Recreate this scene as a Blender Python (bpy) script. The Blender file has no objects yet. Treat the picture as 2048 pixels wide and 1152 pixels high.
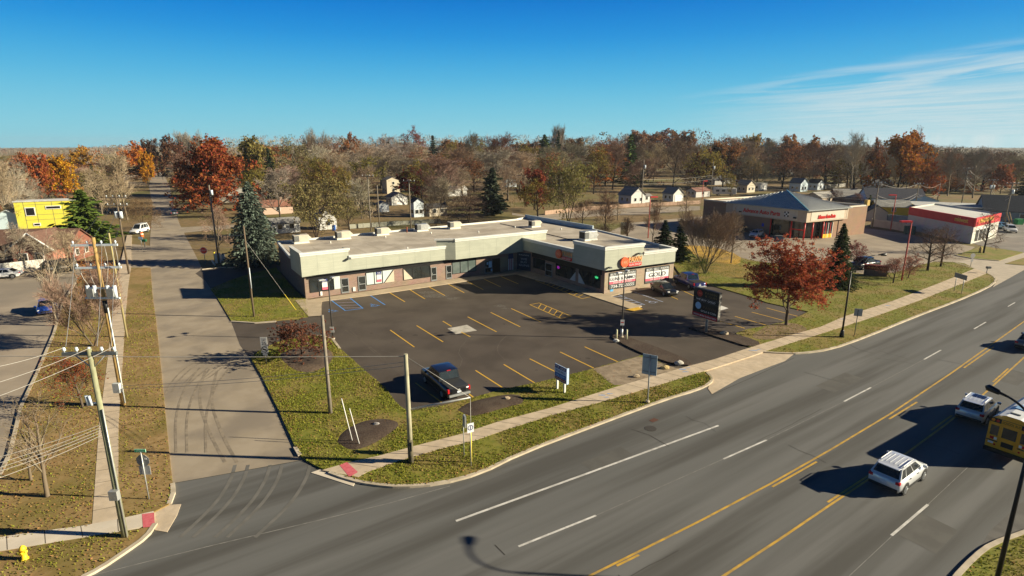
import bpy, bmesh, math, random
from mathutils import Vector, Matrix, Euler
from math import sin, cos, pi, radians, atan2, hypot
random.seed(7)
R = random
C = bpy.context.scene.collection
sc = bpy.context.scene

# ------------------------------------------------------------------ camera, sky, sun
CAM_H, FOC, PITCH = 19.6, 1140.0, math.atan(288 / 1140.0)
cam = bpy.data.cameras.new('camera')
cam.sensor_width = 36.0
cam.lens = 36.0 * FOC / 2048
cam.clip_start, cam.clip_end = 0.5, 6000
camo = bpy.data.objects.new('camera', cam)
C.objects.link(camo)
camo.location = (0, 0, CAM_H)
camo.rotation_euler = (pi / 2 - PITCH, 0, 0)
sc.camera = camo
sc.view_settings.view_transform = 'Standard'
sc.view_settings.look = 'None'
EXPO = 1.06
sc.view_settings.exposure = EXPO
sc.view_settings.gamma = 1
SUN_AZ, SUN_EL = radians(-4.0), radians(21.0)      # azimuth of the sun measured from +X
sdir = Vector((cos(SUN_EL) * cos(SUN_AZ), cos(SUN_EL) * sin(SUN_AZ), sin(SUN_EL)))
sun = bpy.data.lights.new('sun', 'SUN')
sun.energy, sun.angle, sun.color = 5.0, radians(0.5), (1.0, 0.89, 0.66)
suno = bpy.data.objects.new('sun', sun)
C.objects.link(suno)
suno.rotation_euler = sdir.to_track_quat('Z', 'Y').to_euler()

w = bpy.data.worlds.new('World')
sc.world = w
w.use_nodes = True
NT = w.node_tree
NT.nodes.clear()
def nd(tree, typ, **kw):
    n = tree.nodes.new(typ)
    for k, v in kw.items(): setattr(n, k, v)
    return n
def lk(tree, a, b): tree.links.new(a, b)
sky = nd(NT, 'ShaderNodeTexSky', sky_type='NISHITA')
sky.sun_disc = False
sky.sun_elevation = SUN_EL
sky.sun_rotation = pi / 2 - SUN_AZ
sky.air_density, sky.dust_density, sky.ozone_density = 1.0, 0.4, 2.5
hsv = nd(NT, 'ShaderNodeHueSaturation')
hsv.inputs['Saturation'].default_value = 1.42
hsv.inputs['Hue'].default_value = 0.487
hsv.inputs['Value'].default_value = 1.0
lk(NT, sky.outputs[0], hsv.inputs['Color'])
tc = nd(NT, 'ShaderNodeTexCoord')
sp = nd(NT, 'ShaderNodeSeparateXYZ')
lk(NT, tc.outputs['Generated'], sp.inputs[0])
def mth(tree, op, a, b=None, c=None):
    n = nd(tree, 'ShaderNodeMath', operation=op)
    for i, v in enumerate((a, b, c)):
        if v is None: continue
        if isinstance(v, (int, float)): n.inputs[i].default_value = v
        else: lk(tree, v, n.inputs[i])
    return n.outputs[0]
def sstep(tree, v, a, b):
    n = nd(tree, 'ShaderNodeMapRange', interpolation_type='SMOOTHSTEP')
    lk(tree, v, n.inputs[0]); n.inputs[1].default_value = a; n.inputs[2].default_value = b
    return n.outputs[0]
zz = mth(NT, 'MAXIMUM', sp.outputs[2], 0.012)
cu = mth(NT, 'DIVIDE', sp.outputs[0], zz)
cv = mth(NT, 'DIVIDE', sp.outputs[1], zz)
ct = mth(NT, 'ADD', mth(NT, 'MULTIPLY', cu, 0.97), mth(NT, 'MULTIPLY', cv, 0.24))      # across the cirrus streaks
cs = mth(NT, 'SUBTRACT', mth(NT, 'MULTIPLY', cv, 0.97), mth(NT, 'MULTIPLY', cu, 0.24))  # along them
cvv = nd(NT, 'ShaderNodeCombineXYZ')
lk(NT, mth(NT, 'MULTIPLY', ct, 0.70), cvv.inputs[0]); lk(NT, mth(NT, 'MULTIPLY', cs, 0.24), cvv.inputs[1])
cn = nd(NT, 'ShaderNodeTexNoise')
cn.inputs['Scale'].default_value = 1.0; cn.inputs['Detail'].default_value = 7; cn.inputs['Roughness'].default_value = 0.58
cn.inputs['Distortion'].default_value = 1.1
lk(NT, cvv.outputs[0], cn.inputs['Vector'])
streak = mth(NT, 'MULTIPLY', sstep(NT, cn.outputs[0], 0.33, 0.68), sstep(NT, ct, 5.9, 7.0))
lowband = mth(NT, 'MULTIPLY', sstep(NT, ct, 8.2, 11.0), mth(NT, 'ADD', mth(NT, 'MULTIPLY', sstep(NT, cn.outputs[0], 0.3, 0.7), 0.45), 0.35))
azm = mth(NT, 'DIVIDE', sp.outputs[0], mth(NT, 'MAXIMUM', sp.outputs[1], 0.05))
cl = mth(NT, 'MULTIPLY', mth(NT, 'MAXIMUM', mth(NT, 'MULTIPLY', streak, 0.75), lowband), sstep(NT, azm, 0.22, 0.62))
# clear late-autumn air: pale cyan at the horizon deepening to blue, darkened overhead to limit fill, over the Nishita sky
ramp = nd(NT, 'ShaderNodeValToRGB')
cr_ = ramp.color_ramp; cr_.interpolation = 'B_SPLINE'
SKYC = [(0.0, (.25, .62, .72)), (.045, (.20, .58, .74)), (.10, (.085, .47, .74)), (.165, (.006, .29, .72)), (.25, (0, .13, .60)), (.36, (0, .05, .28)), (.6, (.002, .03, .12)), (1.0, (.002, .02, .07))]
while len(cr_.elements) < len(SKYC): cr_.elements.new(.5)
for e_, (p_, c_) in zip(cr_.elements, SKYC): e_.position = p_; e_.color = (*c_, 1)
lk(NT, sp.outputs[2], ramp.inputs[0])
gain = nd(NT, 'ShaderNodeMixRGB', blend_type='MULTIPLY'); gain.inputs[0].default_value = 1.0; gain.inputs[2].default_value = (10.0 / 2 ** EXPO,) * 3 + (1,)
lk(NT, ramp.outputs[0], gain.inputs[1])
dim = nd(NT, 'ShaderNodeMapRange', interpolation_type='SMOOTHSTEP')      # sky behind the camera dimmed to lower fill light on shaded walls
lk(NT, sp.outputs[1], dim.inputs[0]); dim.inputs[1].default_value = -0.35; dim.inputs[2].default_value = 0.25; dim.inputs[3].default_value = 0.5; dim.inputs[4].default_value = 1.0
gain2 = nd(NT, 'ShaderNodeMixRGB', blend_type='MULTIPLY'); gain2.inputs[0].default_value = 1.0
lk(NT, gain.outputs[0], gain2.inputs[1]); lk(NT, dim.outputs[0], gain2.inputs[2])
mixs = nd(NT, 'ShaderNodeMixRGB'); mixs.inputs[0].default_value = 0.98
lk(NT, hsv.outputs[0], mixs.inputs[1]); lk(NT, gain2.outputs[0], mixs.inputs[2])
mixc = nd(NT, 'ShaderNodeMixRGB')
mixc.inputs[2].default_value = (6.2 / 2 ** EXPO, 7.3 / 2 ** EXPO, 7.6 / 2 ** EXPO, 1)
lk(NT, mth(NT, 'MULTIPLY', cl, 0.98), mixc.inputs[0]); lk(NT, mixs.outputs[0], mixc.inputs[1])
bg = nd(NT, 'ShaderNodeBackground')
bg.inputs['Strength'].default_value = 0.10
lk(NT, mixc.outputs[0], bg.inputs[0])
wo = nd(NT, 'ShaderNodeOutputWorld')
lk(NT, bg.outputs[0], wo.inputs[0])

# ------------------------------------------------------------------ helpers
cp_, sp_ = cos(PITCH), sin(PITCH)
def ray(px, py):
    X, Y = px - 1024, py - 576
    return Vector((X, FOC * cp_ - Y * sp_, -FOC * sp_ - Y * cp_))
def G(px, py, z=0.0):
    """ground point (height z) seen at a pixel of the 2048 x 1152 photograph"""
    d = ray(px, py)
    t = (z - CAM_H) / d.z
    return Vector((d.x * t, d.y * t, z))
def PX(p):
    x, y, z = p[0], p[1], p[2] - CAM_H
    d = y * cp_ - z * sp_; u = y * sp_ + z * cp_
    return 1024 + FOC * x / d, 576 - FOC * u / d
def HT(base, pytop):
    lo, hi = 0.0, 60.0
    for _ in range(40):
        m = (lo + hi) / 2
        if PX(base + Vector((0, 0, m)))[1] > pytop: lo = m
        else: hi = m
    return lo
def onwall(P0, e, px, py):
    """(distance along, height) of the point of the vertical wall through P0 along e seen at a pixel"""
    d = ray(px, py); n = Vector((-e.y, e.x, 0))
    t = (P0 - Vector((0, 0, CAM_H))).dot(n) / d.dot(n)
    p = Vector((0, 0, CAM_H)) + d * t
    return (p - P0).dot(e), p.z

MATS = {}
def mat(name, c1, c2=None, scale=8.0, rough=0.85, detail=4, metal=0.0, spec=0.3, bump=0.0, c3=None, scale2=0.6, amt2=0.5,
        stretch=None, coat=0.0, emit=None, lo=0.35, hi=0.65, rot=0.0):
    if name in MATS: return MATS[name]
    m = bpy.data.materials.new(name); m.use_nodes = True
    t = m.node_tree; b = t.nodes['Principled BSDF']
    b.inputs['Roughness'].default_value = rough; b.inputs['Metallic'].default_value = metal
    b.inputs['Specular IOR Level'].default_value = spec; b.inputs['Coat Weight'].default_value = coat
    if coat: b.inputs['Coat Roughness'].default_value = 0.05
    if emit:
        b.inputs['Emission Color'].default_value = (*emit[:3], 1); b.inputs['Emission Strength'].default_value = emit[3]
    col = None
    if c2 is None: c2 = tuple(min(1, v * 1.12) for v in c1)
    tcn = nd(t, 'ShaderNodeTexCoord'); vec = tcn.outputs['Object']
    if stretch or rot:
        if rot:
            mr = nd(t, 'ShaderNodeMapping'); mr.inputs['Rotation'].default_value = (0, 0, rot); lk(t, vec, mr.inputs[0]); vec = mr.outputs[0]
        mp = nd(t, 'ShaderNodeMapping'); mp.inputs['Scale'].default_value = stretch or (1, 1, 1)
        lk(t, vec, mp.inputs[0]); vec = mp.outputs[0]
    n1 = nd(t, 'ShaderNodeTexNoise'); n1.inputs['Scale'].default_value = scale; n1.inputs['Detail'].default_value = detail
    lk(t, vec, n1.inputs['Vector'])
    mx = nd(t, 'ShaderNodeMixRGB'); mx.inputs[1].default_value = (*c1, 1); mx.inputs[2].default_value = (*c2, 1)
    lk(t, sstep(t, n1.outputs[0], lo, hi), mx.inputs[0]); col = mx.outputs[0]
    if c3:
        n2 = nd(t, 'ShaderNodeTexNoise'); n2.inputs['Scale'].default_value = scale2; n2.inputs['Detail'].default_value = 5
        lk(t, tcn.outputs['Object'] if not rot else vec, n2.inputs['Vector'])
        m2 = nd(t, 'ShaderNodeMixRGB'); m2.inputs[2].default_value = (*c3, 1)
        lk(t, mth(t, 'MULTIPLY', sstep(t, n2.outputs[0], 0.42, 0.66), amt2), m2.inputs[0]); lk(t, col, m2.inputs[1]); col = m2.outputs[0]
    lk(t, col, b.inputs['Base Color'])
    if bump:
        bp = nd(t, 'ShaderNodeBump'); bp.inputs['Strength'].default_value = bump; bp.inputs['Distance'].default_value = 0.03
        lk(t, n1.outputs[0], bp.inputs['Height']); lk(t, bp.outputs[0], b.inputs['Normal'])
    MATS[name] = m
    return m
def brick(name, c1, c2, mortar, scale=1.0, offs=0.5):
    if name in MATS: return MATS[name]
    m = bpy.data.materials.new(name); m.use_nodes = True
    t = m.node_tree; b = t.nodes['Principled BSDF']; b.inputs['Roughness'].default_value = 0.9
    ge = nd(t, 'ShaderNodeNewGeometry'); tcn = nd(t, 'ShaderNodeTexCoord')
    # run bricks along the wall: horizontal coordinate = tangent component
    cr = nd(t, 'ShaderNodeVectorMath', operation='CROSS_PRODUCT'); cr.inputs[1].default_value = (0, 0, 1)
    lk(t, ge.outputs['True Normal'], cr.inputs[0])
    dt = nd(t, 'ShaderNodeVectorMath', operation='DOT_PRODUCT'); lk(t, cr.outputs[0], dt.inputs[0]); lk(t, tcn.outputs['Object'], dt.inputs[1])
    s = nd(t, 'ShaderNodeSeparateXYZ'); lk(t, tcn.outputs['Object'], s.inputs[0])
    cx = nd(t, 'ShaderNodeCombineXYZ'); lk(t, dt.outputs['Value'], cx.inputs[0]); lk(t, s.outputs[2], cx.inputs[1])
    br = nd(t, 'ShaderNodeTexBrick'); br.inputs['Scale'].default_value = scale
    br.inputs['Brick Width'].default_value = 0.42; br.inputs['Row Height'].default_value = 0.14; br.inputs['Mortar Size'].default_value = 0.012
    br.inputs['Color1'].default_value = (*c1, 1); br.inputs['Color2'].default_value = (*c2, 1); br.inputs['Mortar'].default_value = (*mortar, 1)
    lk(t, cx.outputs[0], br.inputs['Vector'])
    nz = nd(t, 'ShaderNodeTexNoise'); nz.inputs['Scale'].default_value = 0.8; nz.inputs['Detail'].default_value = 5; lk(t, tcn.outputs['Object'], nz.inputs['Vector'])
    mm = nd(t, 'ShaderNodeMixRGB', blend_type='MULTIPLY'); mm.inputs[0].default_value = 0.35; lk(t, br.outputs[0], mm.inputs[1]); lk(t, nz.outputs['Color'], mm.inputs[2])
    hs = nd(t, 'ShaderNodeHueSaturation'); hs.inputs['Value'].default_value = 1.2; hs.inputs['Saturation'].default_value = 0.95; lk(t, mm.outputs[0], hs.inputs['Color'])
    lk(t, hs.outputs[0], b.inputs['Base Color'])
    MATS[name] = m
    return m
def leafmat(name, trans=0.25, var=0.35, bark=False):
    """foliage: the tree's own colour (Object Info) varied from leaf to leaf"""
    if name in MATS: return MATS[name]
    m = bpy.data.materials.new(name); m.use_nodes = True
    t = m.node_tree; t.nodes.remove(t.nodes['Principled BSDF']); out = t.nodes['Material Output']
    oi = nd(t, 'ShaderNodeObjectInfo'); ge = nd(t, 'ShaderNodeNewGeometry')
    hs = nd(t, 'ShaderNodeHueSaturation'); lk(t, oi.outputs['Color'], hs.inputs['Color'])
    lk(t, mth(t, 'ADD', mth(t, 'MULTIPLY', ge.outputs['Random Per Island'], 0.045), 0.478), hs.inputs['Hue'])
    rnd2 = mth(t, 'FRACT', mth(t, 'MULTIPLY', ge.outputs['Random Per Island'], 17.3))
    lk(t, mth(t, 'ADD', mth(t, 'MULTIPLY', rnd2, 2 * var), 1 - var), hs.inputs['Value'])
    d = nd(t, 'ShaderNodeBsdfDiffuse'); lk(t, hs.outputs[0], d.inputs[0])
    if trans:
        tr = nd(t, 'ShaderNodeBsdfTranslucent'); lk(t, hs.outputs[0], tr.inputs[0])
        mx = nd(t, 'ShaderNodeMixShader'); mx.inputs[0].default_value = trans
        lk(t, d.outputs[0], mx.inputs[1]); lk(t, tr.outputs[0], mx.inputs[2]); lk(t, mx.outputs[0], out.inputs[0])
    else: lk(t, d.outputs[0], out.inputs[0])
    MATS[name] = m
    return m

class MB:
    """collects shapes into one mesh"""
    def __init__(s): s.v = []; s.f = []; s.m = []; s.sm = []
    def add(s, vs, fs, mi=0, smooth=False):
        o = len(s.v); s.v += [tuple(v) for v in vs]
        for f in fs: s.f.append([o + i for i in f]); s.m.append(mi); s.sm.append(smooth)
        return s
    def poly(s, pts, mi=0): return s.add(pts, [list(range(len(pts)))], mi)
    def box(s, c, d, mi=0, rz=0.0, M=None):
        hx, hy, hz = d[0] / 2, d[1] / 2, d[2] / 2
        vs = [Vector((x, y, z)) for z in (-hz, hz) for y in (-hy, hy) for x in (-hx, hx)]
        if rz: mr = Matrix.Rotation(rz, 3, 'Z'); vs = [mr @ v for v in vs]
        if M is not None: vs = [M @ v for v in vs]
        vs = [v + Vector(c) for v in vs]
        return s.add(vs, [(0, 2, 3, 1), (4, 5, 7, 6), (0, 1, 5, 4), (2, 6, 7, 3), (0, 4, 6, 2), (1, 3, 7, 5)], mi)
    def obox(s, o, e, n, u0, u1, d0, d1, z0, z1, mi=0):
        """box in a wall frame: along e, outward n, up z"""
        vs = [o + e * u + n * d + Vector((0, 0, z)) for z in (z0, z1) for d in (d0, d1) for u in (u0, u1)]
        fs = [(0, 2, 3, 1), (4, 5, 7, 6), (0, 1, 5, 4), (2, 6, 7, 3), (0, 4, 6, 2), (1, 3, 7, 5)]
        if e.cross(n).z < 0: fs = [f[::-1] for f in fs]
        return s.add(vs, fs, mi)
    def tube(s, pts, rs, n=8, mi=0, cap=True, smooth=True):
        pts = [Vector(p) for p in pts]
        if not isinstance(rs, (list, tuple)): rs = [rs] * len(pts)
        o = len(s.v); L = len(pts)
        for i, p in enumerate(pts):
            d = (pts[min(i + 1, L - 1)] - pts[max(i - 1, 0)])
            if d.length < 1e-9: d = Vector((0, 0, 1))
            d.normalize()
            a = d.cross(Vector((0, 0, 1)) if abs(d.z) < 0.95 else Vector((1, 0, 0))).normalized(); b = d.cross(a)
            for k in range(n):
                q = 2 * pi * k / n
                s.v.append(tuple(p + (a * cos(q) + b * sin(q)) * rs[i]))
        for i in range(L - 1):
            for k in range(n):
                k2 = (k + 1) % n
                s.f.append([o + i * n + k, o + (i + 1) * n + k, o + (i + 1) * n + k2, o + i * n + k2]); s.m.append(mi); s.sm.append(smooth)
        if cap:
            s.f.append([o + k for k in range(n)]); s.m.append(mi); s.sm.append(False)
            s.f.append([o + (L - 1) * n + k for k in range(n)][::-1]); s.m.append(mi); s.sm.append(False)
        return s
    def prism(s, pts, z0, z1, mi=0):
        n = len(pts); vs = [(p[0], p[1], z0) for p in pts] + [(p[0], p[1], z1) for p in pts]
        a = sum(pts[i][0] * pts[(i + 1) % n][1] - pts[(i + 1) % n][0] * pts[i][1] for i in range(n))
        fs = [list(range(n, 2 * n)), list(range(n))[::-1]] + [(i, (i + 1) % n, n + (i + 1) % n, n + i) for i in range(n)]
        if a < 0: fs = [list(f)[::-1] for f in fs]
        return s.add(vs, fs, mi)
    def text(s, body, o, ex, ey, w, h, ext=0.0, mi=0, bold=0.004):
        vs, fs = text_geo(body, bold, ext)
        nn = ex.cross(ey).normalized()
        xs = [v[0] for v in vs]; ys = [v[1] for v in vs]
        x0, x1, y0, y1 = min(xs), max(xs), min(ys), max(ys)
        if 'tight' == 0: pass
        return s.add([o + ex * ((v[0] - x0) / (x1 - x0) * w) + ey * ((v[1] - y0) / (y1 - y0) * h) + nn * v[2] for v in vs], fs, mi)
    def build(s, name, mats, parent=None, bevel=0.0, loc=None):
        me = bpy.data.meshes.new(name)
        me.from_pydata(s.v, [], s.f)
        if not isinstance(mats, (list, tuple)): mats = [mats]
        for m in mats: me.materials.append(m)
        me.polygons.foreach_set('material_index', s.m); me.polygons.foreach_set('use_smooth', s.sm)
        me.update()
        o = bpy.data.objects.new(name, me); C.objects.link(o)
        if parent is not None: o.parent = parent
        if loc is not None: o.location = loc
        if bevel:
            b = o.modifiers.new('bevel', 'BEVEL'); b.width = bevel; b.segments = 2; b.limit_method = 'ANGLE'; b.angle_limit = radians(35)
        return o
_txt = {}
def text_geo(body, bold, ext):
    k = (body, bold, ext)
    if k not in _txt:
        cu_ = bpy.data.curves.new('t', 'FONT'); cu_.body = body; cu_.offset = bold; cu_.extrude = ext; cu_.resolution_u = 2
        ob = bpy.data.objects.new('t', cu_); C.objects.link(ob)
        dg = bpy.context.evaluated_depsgraph_get()
        me = bpy.data.meshes.new_from_object(ob.evaluated_get(dg))
        _txt[k] = ([tuple(v.co) for v in me.vertices], [list(p.vertices) for p in me.polygons])
        bpy.data.meshes.remove(me); bpy.data.objects.remove(ob); bpy.data.curves.remove(cu_)
    return _txt[k]
def tag(o, label=None, cat=None, group=None, kind=None):
    if label: o['label'] = label
    if cat: o['category'] = cat
    if group: o['group'] = group
    if kind: o['kind'] = kind
    return o
def thing(name, label, cat, loc=(0, 0, 0), rz=0.0, group=None):
    o = bpy.data.objects.new(name, None); C.objects.link(o)
    o.empty_display_size = 0.3
    o.location = loc; o.rotation_euler = (0, 0, rz)
    return tag(o, label, cat, group)
def copy_tree(o, parent=None):
    c = o.copy(); C.objects.link(c); c.parent = parent
    for ch in o.children: copy_tree(ch, c)
    return c
Z = Vector((0, 0, 1))
def struct(name, mb, m): return tag(mb.build(name, m), kind='structure')
def sheet(name, pix, z, m, zz=None):
    return struct(name, MB().poly(ccw([G(x, y, z if zz is None else zz) if True else 0 for x, y in pix], z)), m)
def ccw(pts, z):
    pts = [Vector((p[0], p[1], z)) for p in pts]
    n = len(pts)
    a = sum(pts[i].x * pts[(i + 1) % n].y - pts[(i + 1) % n].x * pts[i].y for i in range(n))
    return pts if a > 0 else pts[::-1]
def smooth(pix, k=2):
    """rounds a pixel polyline (Chaikin)"""
    for _ in range(k):
        q = [pix[0]]
        for a, b in zip(pix, pix[1:]):
            q += [(a[0] * .75 + b[0] * .25, a[1] * .75 + b[1] * .25), (a[0] * .25 + b[0] * .75, a[1] * .25 + b[1] * .75)]
        pix = q + [pix[-1]]
    return pix
def strip(pts, w, z, mb=None, mi=0):
    """flat ribbon of width w along world points"""
    mb = mb or MB(); L = []
    for i, p in enumerate(pts):
        d = pts[min(i + 1, len(pts) - 1)] - pts[max(i - 1, 0)]; d.z = 0; d.normalize(); n = Vector((-d.y, d.x, 0))
        L.append((p + n * w / 2, p - n * w / 2))
    vs = [];
    for a, b in L: vs += [(a.x, a.y, z), (b.x, b.y, z)]
    mb.add(vs, [(2 * i + 1, 2 * i + 3, 2 * i + 2, 2 * i) for i in range(len(L) - 1)], mi)
    return mb
def kerb(mb, pts, w, z0, z1):
    L = []
    for i, p in enumerate(pts):
        d = pts[min(i + 1, len(pts) - 1)] - pts[max(i - 1, 0)]; d.z = 0; d.normalize(); n = Vector((-d.y, d.x, 0))
        L.append((p + n * w / 2, p - n * w / 2))
    vs = []
    for a, b in L: vs += [(a.x, a.y, z0), (a.x, a.y, z1), (b.x, b.y, z1), (b.x, b.y, z0)]
    fs = []
    for i in range(len(L) - 1):
        for k in range(3): fs.append((4 * i + k, 4 * i + k + 1, 4 * i + k + 5, 4 * i + k + 4))
    n = 4 * (len(L) - 1)
    fs += [(3, 2, 1, 0), (n, n + 1, n + 2, n + 3)]
    mb.add(vs, fs)
    return mb
# ------------------------------------------------------------------ setting: ground, roads, lots, lawns
M_ground = mat('lawn litter', (0.17, 0.12, 0.05), (0.23, 0.15, 0.07), 0.9, c3=(0.115, 0.12, 0.025), scale2=0.04, amt2=0.75, rough=0.95)
M_road = mat('road asphalt', (0.116, 0.116, 0.110), (0.152, 0.150, 0.143), 0.5, c3=(0.080, 0.077, 0.070), scale2=0.55, amt2=1.0, rough=0.85, stretch=(0.05, 1.0, 1), rot=radians(-34.5), lo=.3, hi=.7, spec=0.25)
M_street = mat('side street concrete', (0.31, 0.255, 0.185), (0.355, 0.295, 0.22), 0.6, c3=(0.215, 0.18, 0.14), scale2=0.22, amt2=0.8, rough=0.9)
M_lot = mat('new asphalt', (0.068, 0.054, 0.041), (0.088, 0.070, 0.054), 0.35, c3=(0.115, 0.094, 0.073), scale2=0.16, amt2=0.6, rough=0.8, detail=8)
M_walk = mat('pavement concrete', (0.50, 0.40, 0.28), (0.58, 0.47, 0.34), 0.7, c3=(0.42, 0.34, 0.25), scale2=2.2, amt2=0.55, rough=0.9)
M_walk2 = mat('newer concrete', (0.60, 0.52, 0.41), (0.66, 0.58, 0.47), 1.3, rough=0.9, c3=(0.5, 0.44, 0.35), scale2=0.4)
M_tan = mat('worn concrete lot', (0.30, 0.245, 0.185), (0.37, 0.305, 0.23), 0.35, c3=(0.235, 0.20, 0.155), scale2=0.08, amt2=0.8, rough=0.9, detail=8)
M_grey = mat('grey asphalt lot', (0.19, 0.175, 0.155), (0.245, 0.225, 0.195), 0.4, c3=(0.14, 0.13, 0.115), scale2=0.12, rough=0.9, detail=8)
M_kerb = mat('kerb concrete', (0.46, 0.39, 0.29), (0.55, 0.47, 0.36), 1.6, rough=0.9, c3=(0.33, 0.28, 0.2), scale2=0.9)
M_green = mat('green lawn', (0.135, 0.150, 0.013), (0.20, 0.19, 0.028), 2.2, c3=(0.255, 0.18, 0.06), scale2=0.30, amt2=0.8, rough=0.95, detail=7)
M_dry = mat('dry lawn', (0.25, 0.16, 0.06), (0.33, 0.22, 0.095), 2.0, c3=(0.15, 0.125, 0.025), scale2=0.25, amt2=0.7, rough=0.95, detail=7)
M_mulch = mat('bark mulch', (0.040, 0.026, 0.018), (0.085, 0.058, 0.042), 9.0, c3=(0.11, 0.085, 0.06), scale2=0.8, amt2=0.4, rough=1, detail=7, bump=0.6)
M_dirt = mat('sandy dirt', (0.24, 0.185, 0.125), (0.33, 0.26, 0.18), 2.2, c3=(0.16, 0.12, 0.08), scale2=0.6, rough=1, detail=7)
M_yleaf = mat('yellow leaf carpet', (0.42, 0.24, 0.03), (0.52, 0.32, 0.06), 2.5, c3=(0.22, 0.15, 0.05), scale2=0.22, amt2=0.8, rough=1, detail=6)
M_joint = mat('joint dark', (0.10, 0.085, 0.065))
M_yel = mat('yellow paint', (0.62, 0.36, 0.03), (0.66, 0.40, 0.05), 3.0, rough=0.7)
M_yelroad = mat('road yellow', (0.45, 0.27, 0.04), (0.56, 0.34, 0.06), 2.0, c3=(0.25, 0.18, 0.08), scale2=1.6, amt2=0.6, rough=0.8)
M_white = mat('road white', (0.52, 0.50, 0.46), (0.66, 0.64, 0.60), 2.0, c3=(0.3, 0.29, 0.27), scale2=1.8, amt2=0.5, rough=0.8)
M_blue = mat('blue paint', (0.05, 0.24, 0.66), (0.08, 0.30, 0.72), 3.0, rough=0.7)
M_lilac = mat('faded hatch paint', (0.32, 0.27, 0.34), (0.40, 0.34, 0.42), 3.0, rough=0.8)
M_palehatch = mat('pale blue paint', (0.30, 0.36, 0.52), (0.40, 0.46, 0.62), 3.0, rough=0.8)
M_pink = mat('red ramp plate', (0.55, 0.11, 0.13), (0.62, 0.15, 0.17), 5.0, rough=0.8)
M_tyre = mat('tyre rubber marks', (0.20, 0.165, 0.122), (0.285, 0.235, 0.172), 1.6)
M_crack = mat('crack tar', (0.05, 0.045, 0.04))

g = MB(); g.poly([(-2500, -120, -0.03), (2500, -120, -0.03), (2500, 3500, -0.03), (-2500, 3500, -0.03)])
struct('ground', g, M_ground)

# main road: wide sheet below the raised verges
rd = Vector((cos(radians(34.5)), sin(radians(34.5)), 0)); rn = Vector((-rd.y, rd.x, 0))
O = G(1183, 1152)
def RW(u, v, z=0.0): p = O + rd * u + rn * v; return Vector((p.x, p.y, z))
north_edge = [(-400, 1180), (150, 1160), (250, 1100), (345, 967), (620, 917), (640, 940), (720, 950), (900, 950), (1040, 890), (1200, 835), (1350, 778),
              (1440, 735), (1520, 700), (1640, 690), (1731, 665), (1833, 620), (1909, 585), (1960, 548), (2048, 512), (2160, 455), (2260, 405)]
pn = [G(x, y) for x, y in north_edge]
south = [RW(260, -9), RW(120, -14.5), RW(60, -15.5), RW(0, -15.5), RW(-60, -15)]
struct('road', MB().poly(ccw(pn + south, 0.0)), M_road)
# side street
R_edge = [(620, 917), (604, 905), (590, 890), (558, 820), (520, 745), (480, 690), (462, 642), (440, 607), (415, 560), (396, 520), (376, 481), (360, 450), (350, 420), (339, 372), (328, 350), (320, 336), (312, 322)]
L_edge = [(301, 322), (301, 336), (302, 350), (298, 372), (306, 420), (302, 450), (300, 481), (301, 540), (305, 590), (312, 640), (322, 735), (333, 850), (345, 967)]
struct('side_street', MB().poly(ccw([G(x, y) for x, y in R_edge + L_edge], 0.004)), M_street)
# drive crossings on the left of the side street and the alley east of it
sheet('crossing', [(236, 528), (247, 500), (262, 488), (304, 492), (302, 535), (262, 535)], 0.008, M_street)
sheet('alley', [(391, 547), (404, 538), (440, 534), (503, 530), (548, 525), (600, 560), (600, 590), (552, 534), (503, 546), (460, 560), (421, 577), (411, 562)], 0.010, M_lot)
sheet('cross_street', [(330, 455), (352, 455), (470, 449), (470, 456), (362, 466), (330, 470)], 0.009, M_street)
# shop lot
lot = [(462, 642), (600, 640), (606, 600), (1030, 540), (1200, 560), (1350, 560), (1428, 571), (1494, 590), (1535, 604), (1617, 622), (1640, 660), (1500, 705), (1384, 736),
       (1300, 760), (1187, 745), (900, 830), (790, 828), (660, 740), (520, 730), (500, 718), (480, 690)]
sheet('car_park', lot, 0.012, M_lot)
# neighbour lots
sheet('concrete_lot', [(1200, 472), (1258, 446), (1400, 433), (1560, 442), (1745, 458), (1830, 470), (1950, 494), (1925, 512), (2000, 523), (2060, 508), (2090, 498), (2110, 505),
                       (2048, 528), (1990, 552), (1950, 545), (1909, 530), (1860, 540), (1780, 560), (1700, 575), (1600, 560), (1500, 530), (1440, 502), (1370, 500), (1300, 505)], 0.010, M_tan)
sheet('grey_lot', [(1880, 470), (1990, 440), (2090, 436), (2300, 436), (2300, 470), (2120, 500), (2046, 506), (1965, 492)], 0.014, M_grey)
sheet('far_lane', [(1200, 432), (1300, 428), (1400, 420), (1400, 412), (1300, 414), (1180, 420), (1060, 432), (1024, 425), (1024, 430), (1090, 440)], 0.006, M_tan)
leftlot = [(-260, 1020), (-5, 958), (20, 905), (42, 812), (75, 743), (108, 665), (125, 606), (160, 552), (196, 536), (100, 540), (0, 552), (-300, 575)]
sheet('left_lot', leftlot, 0.010, M_tan)

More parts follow.
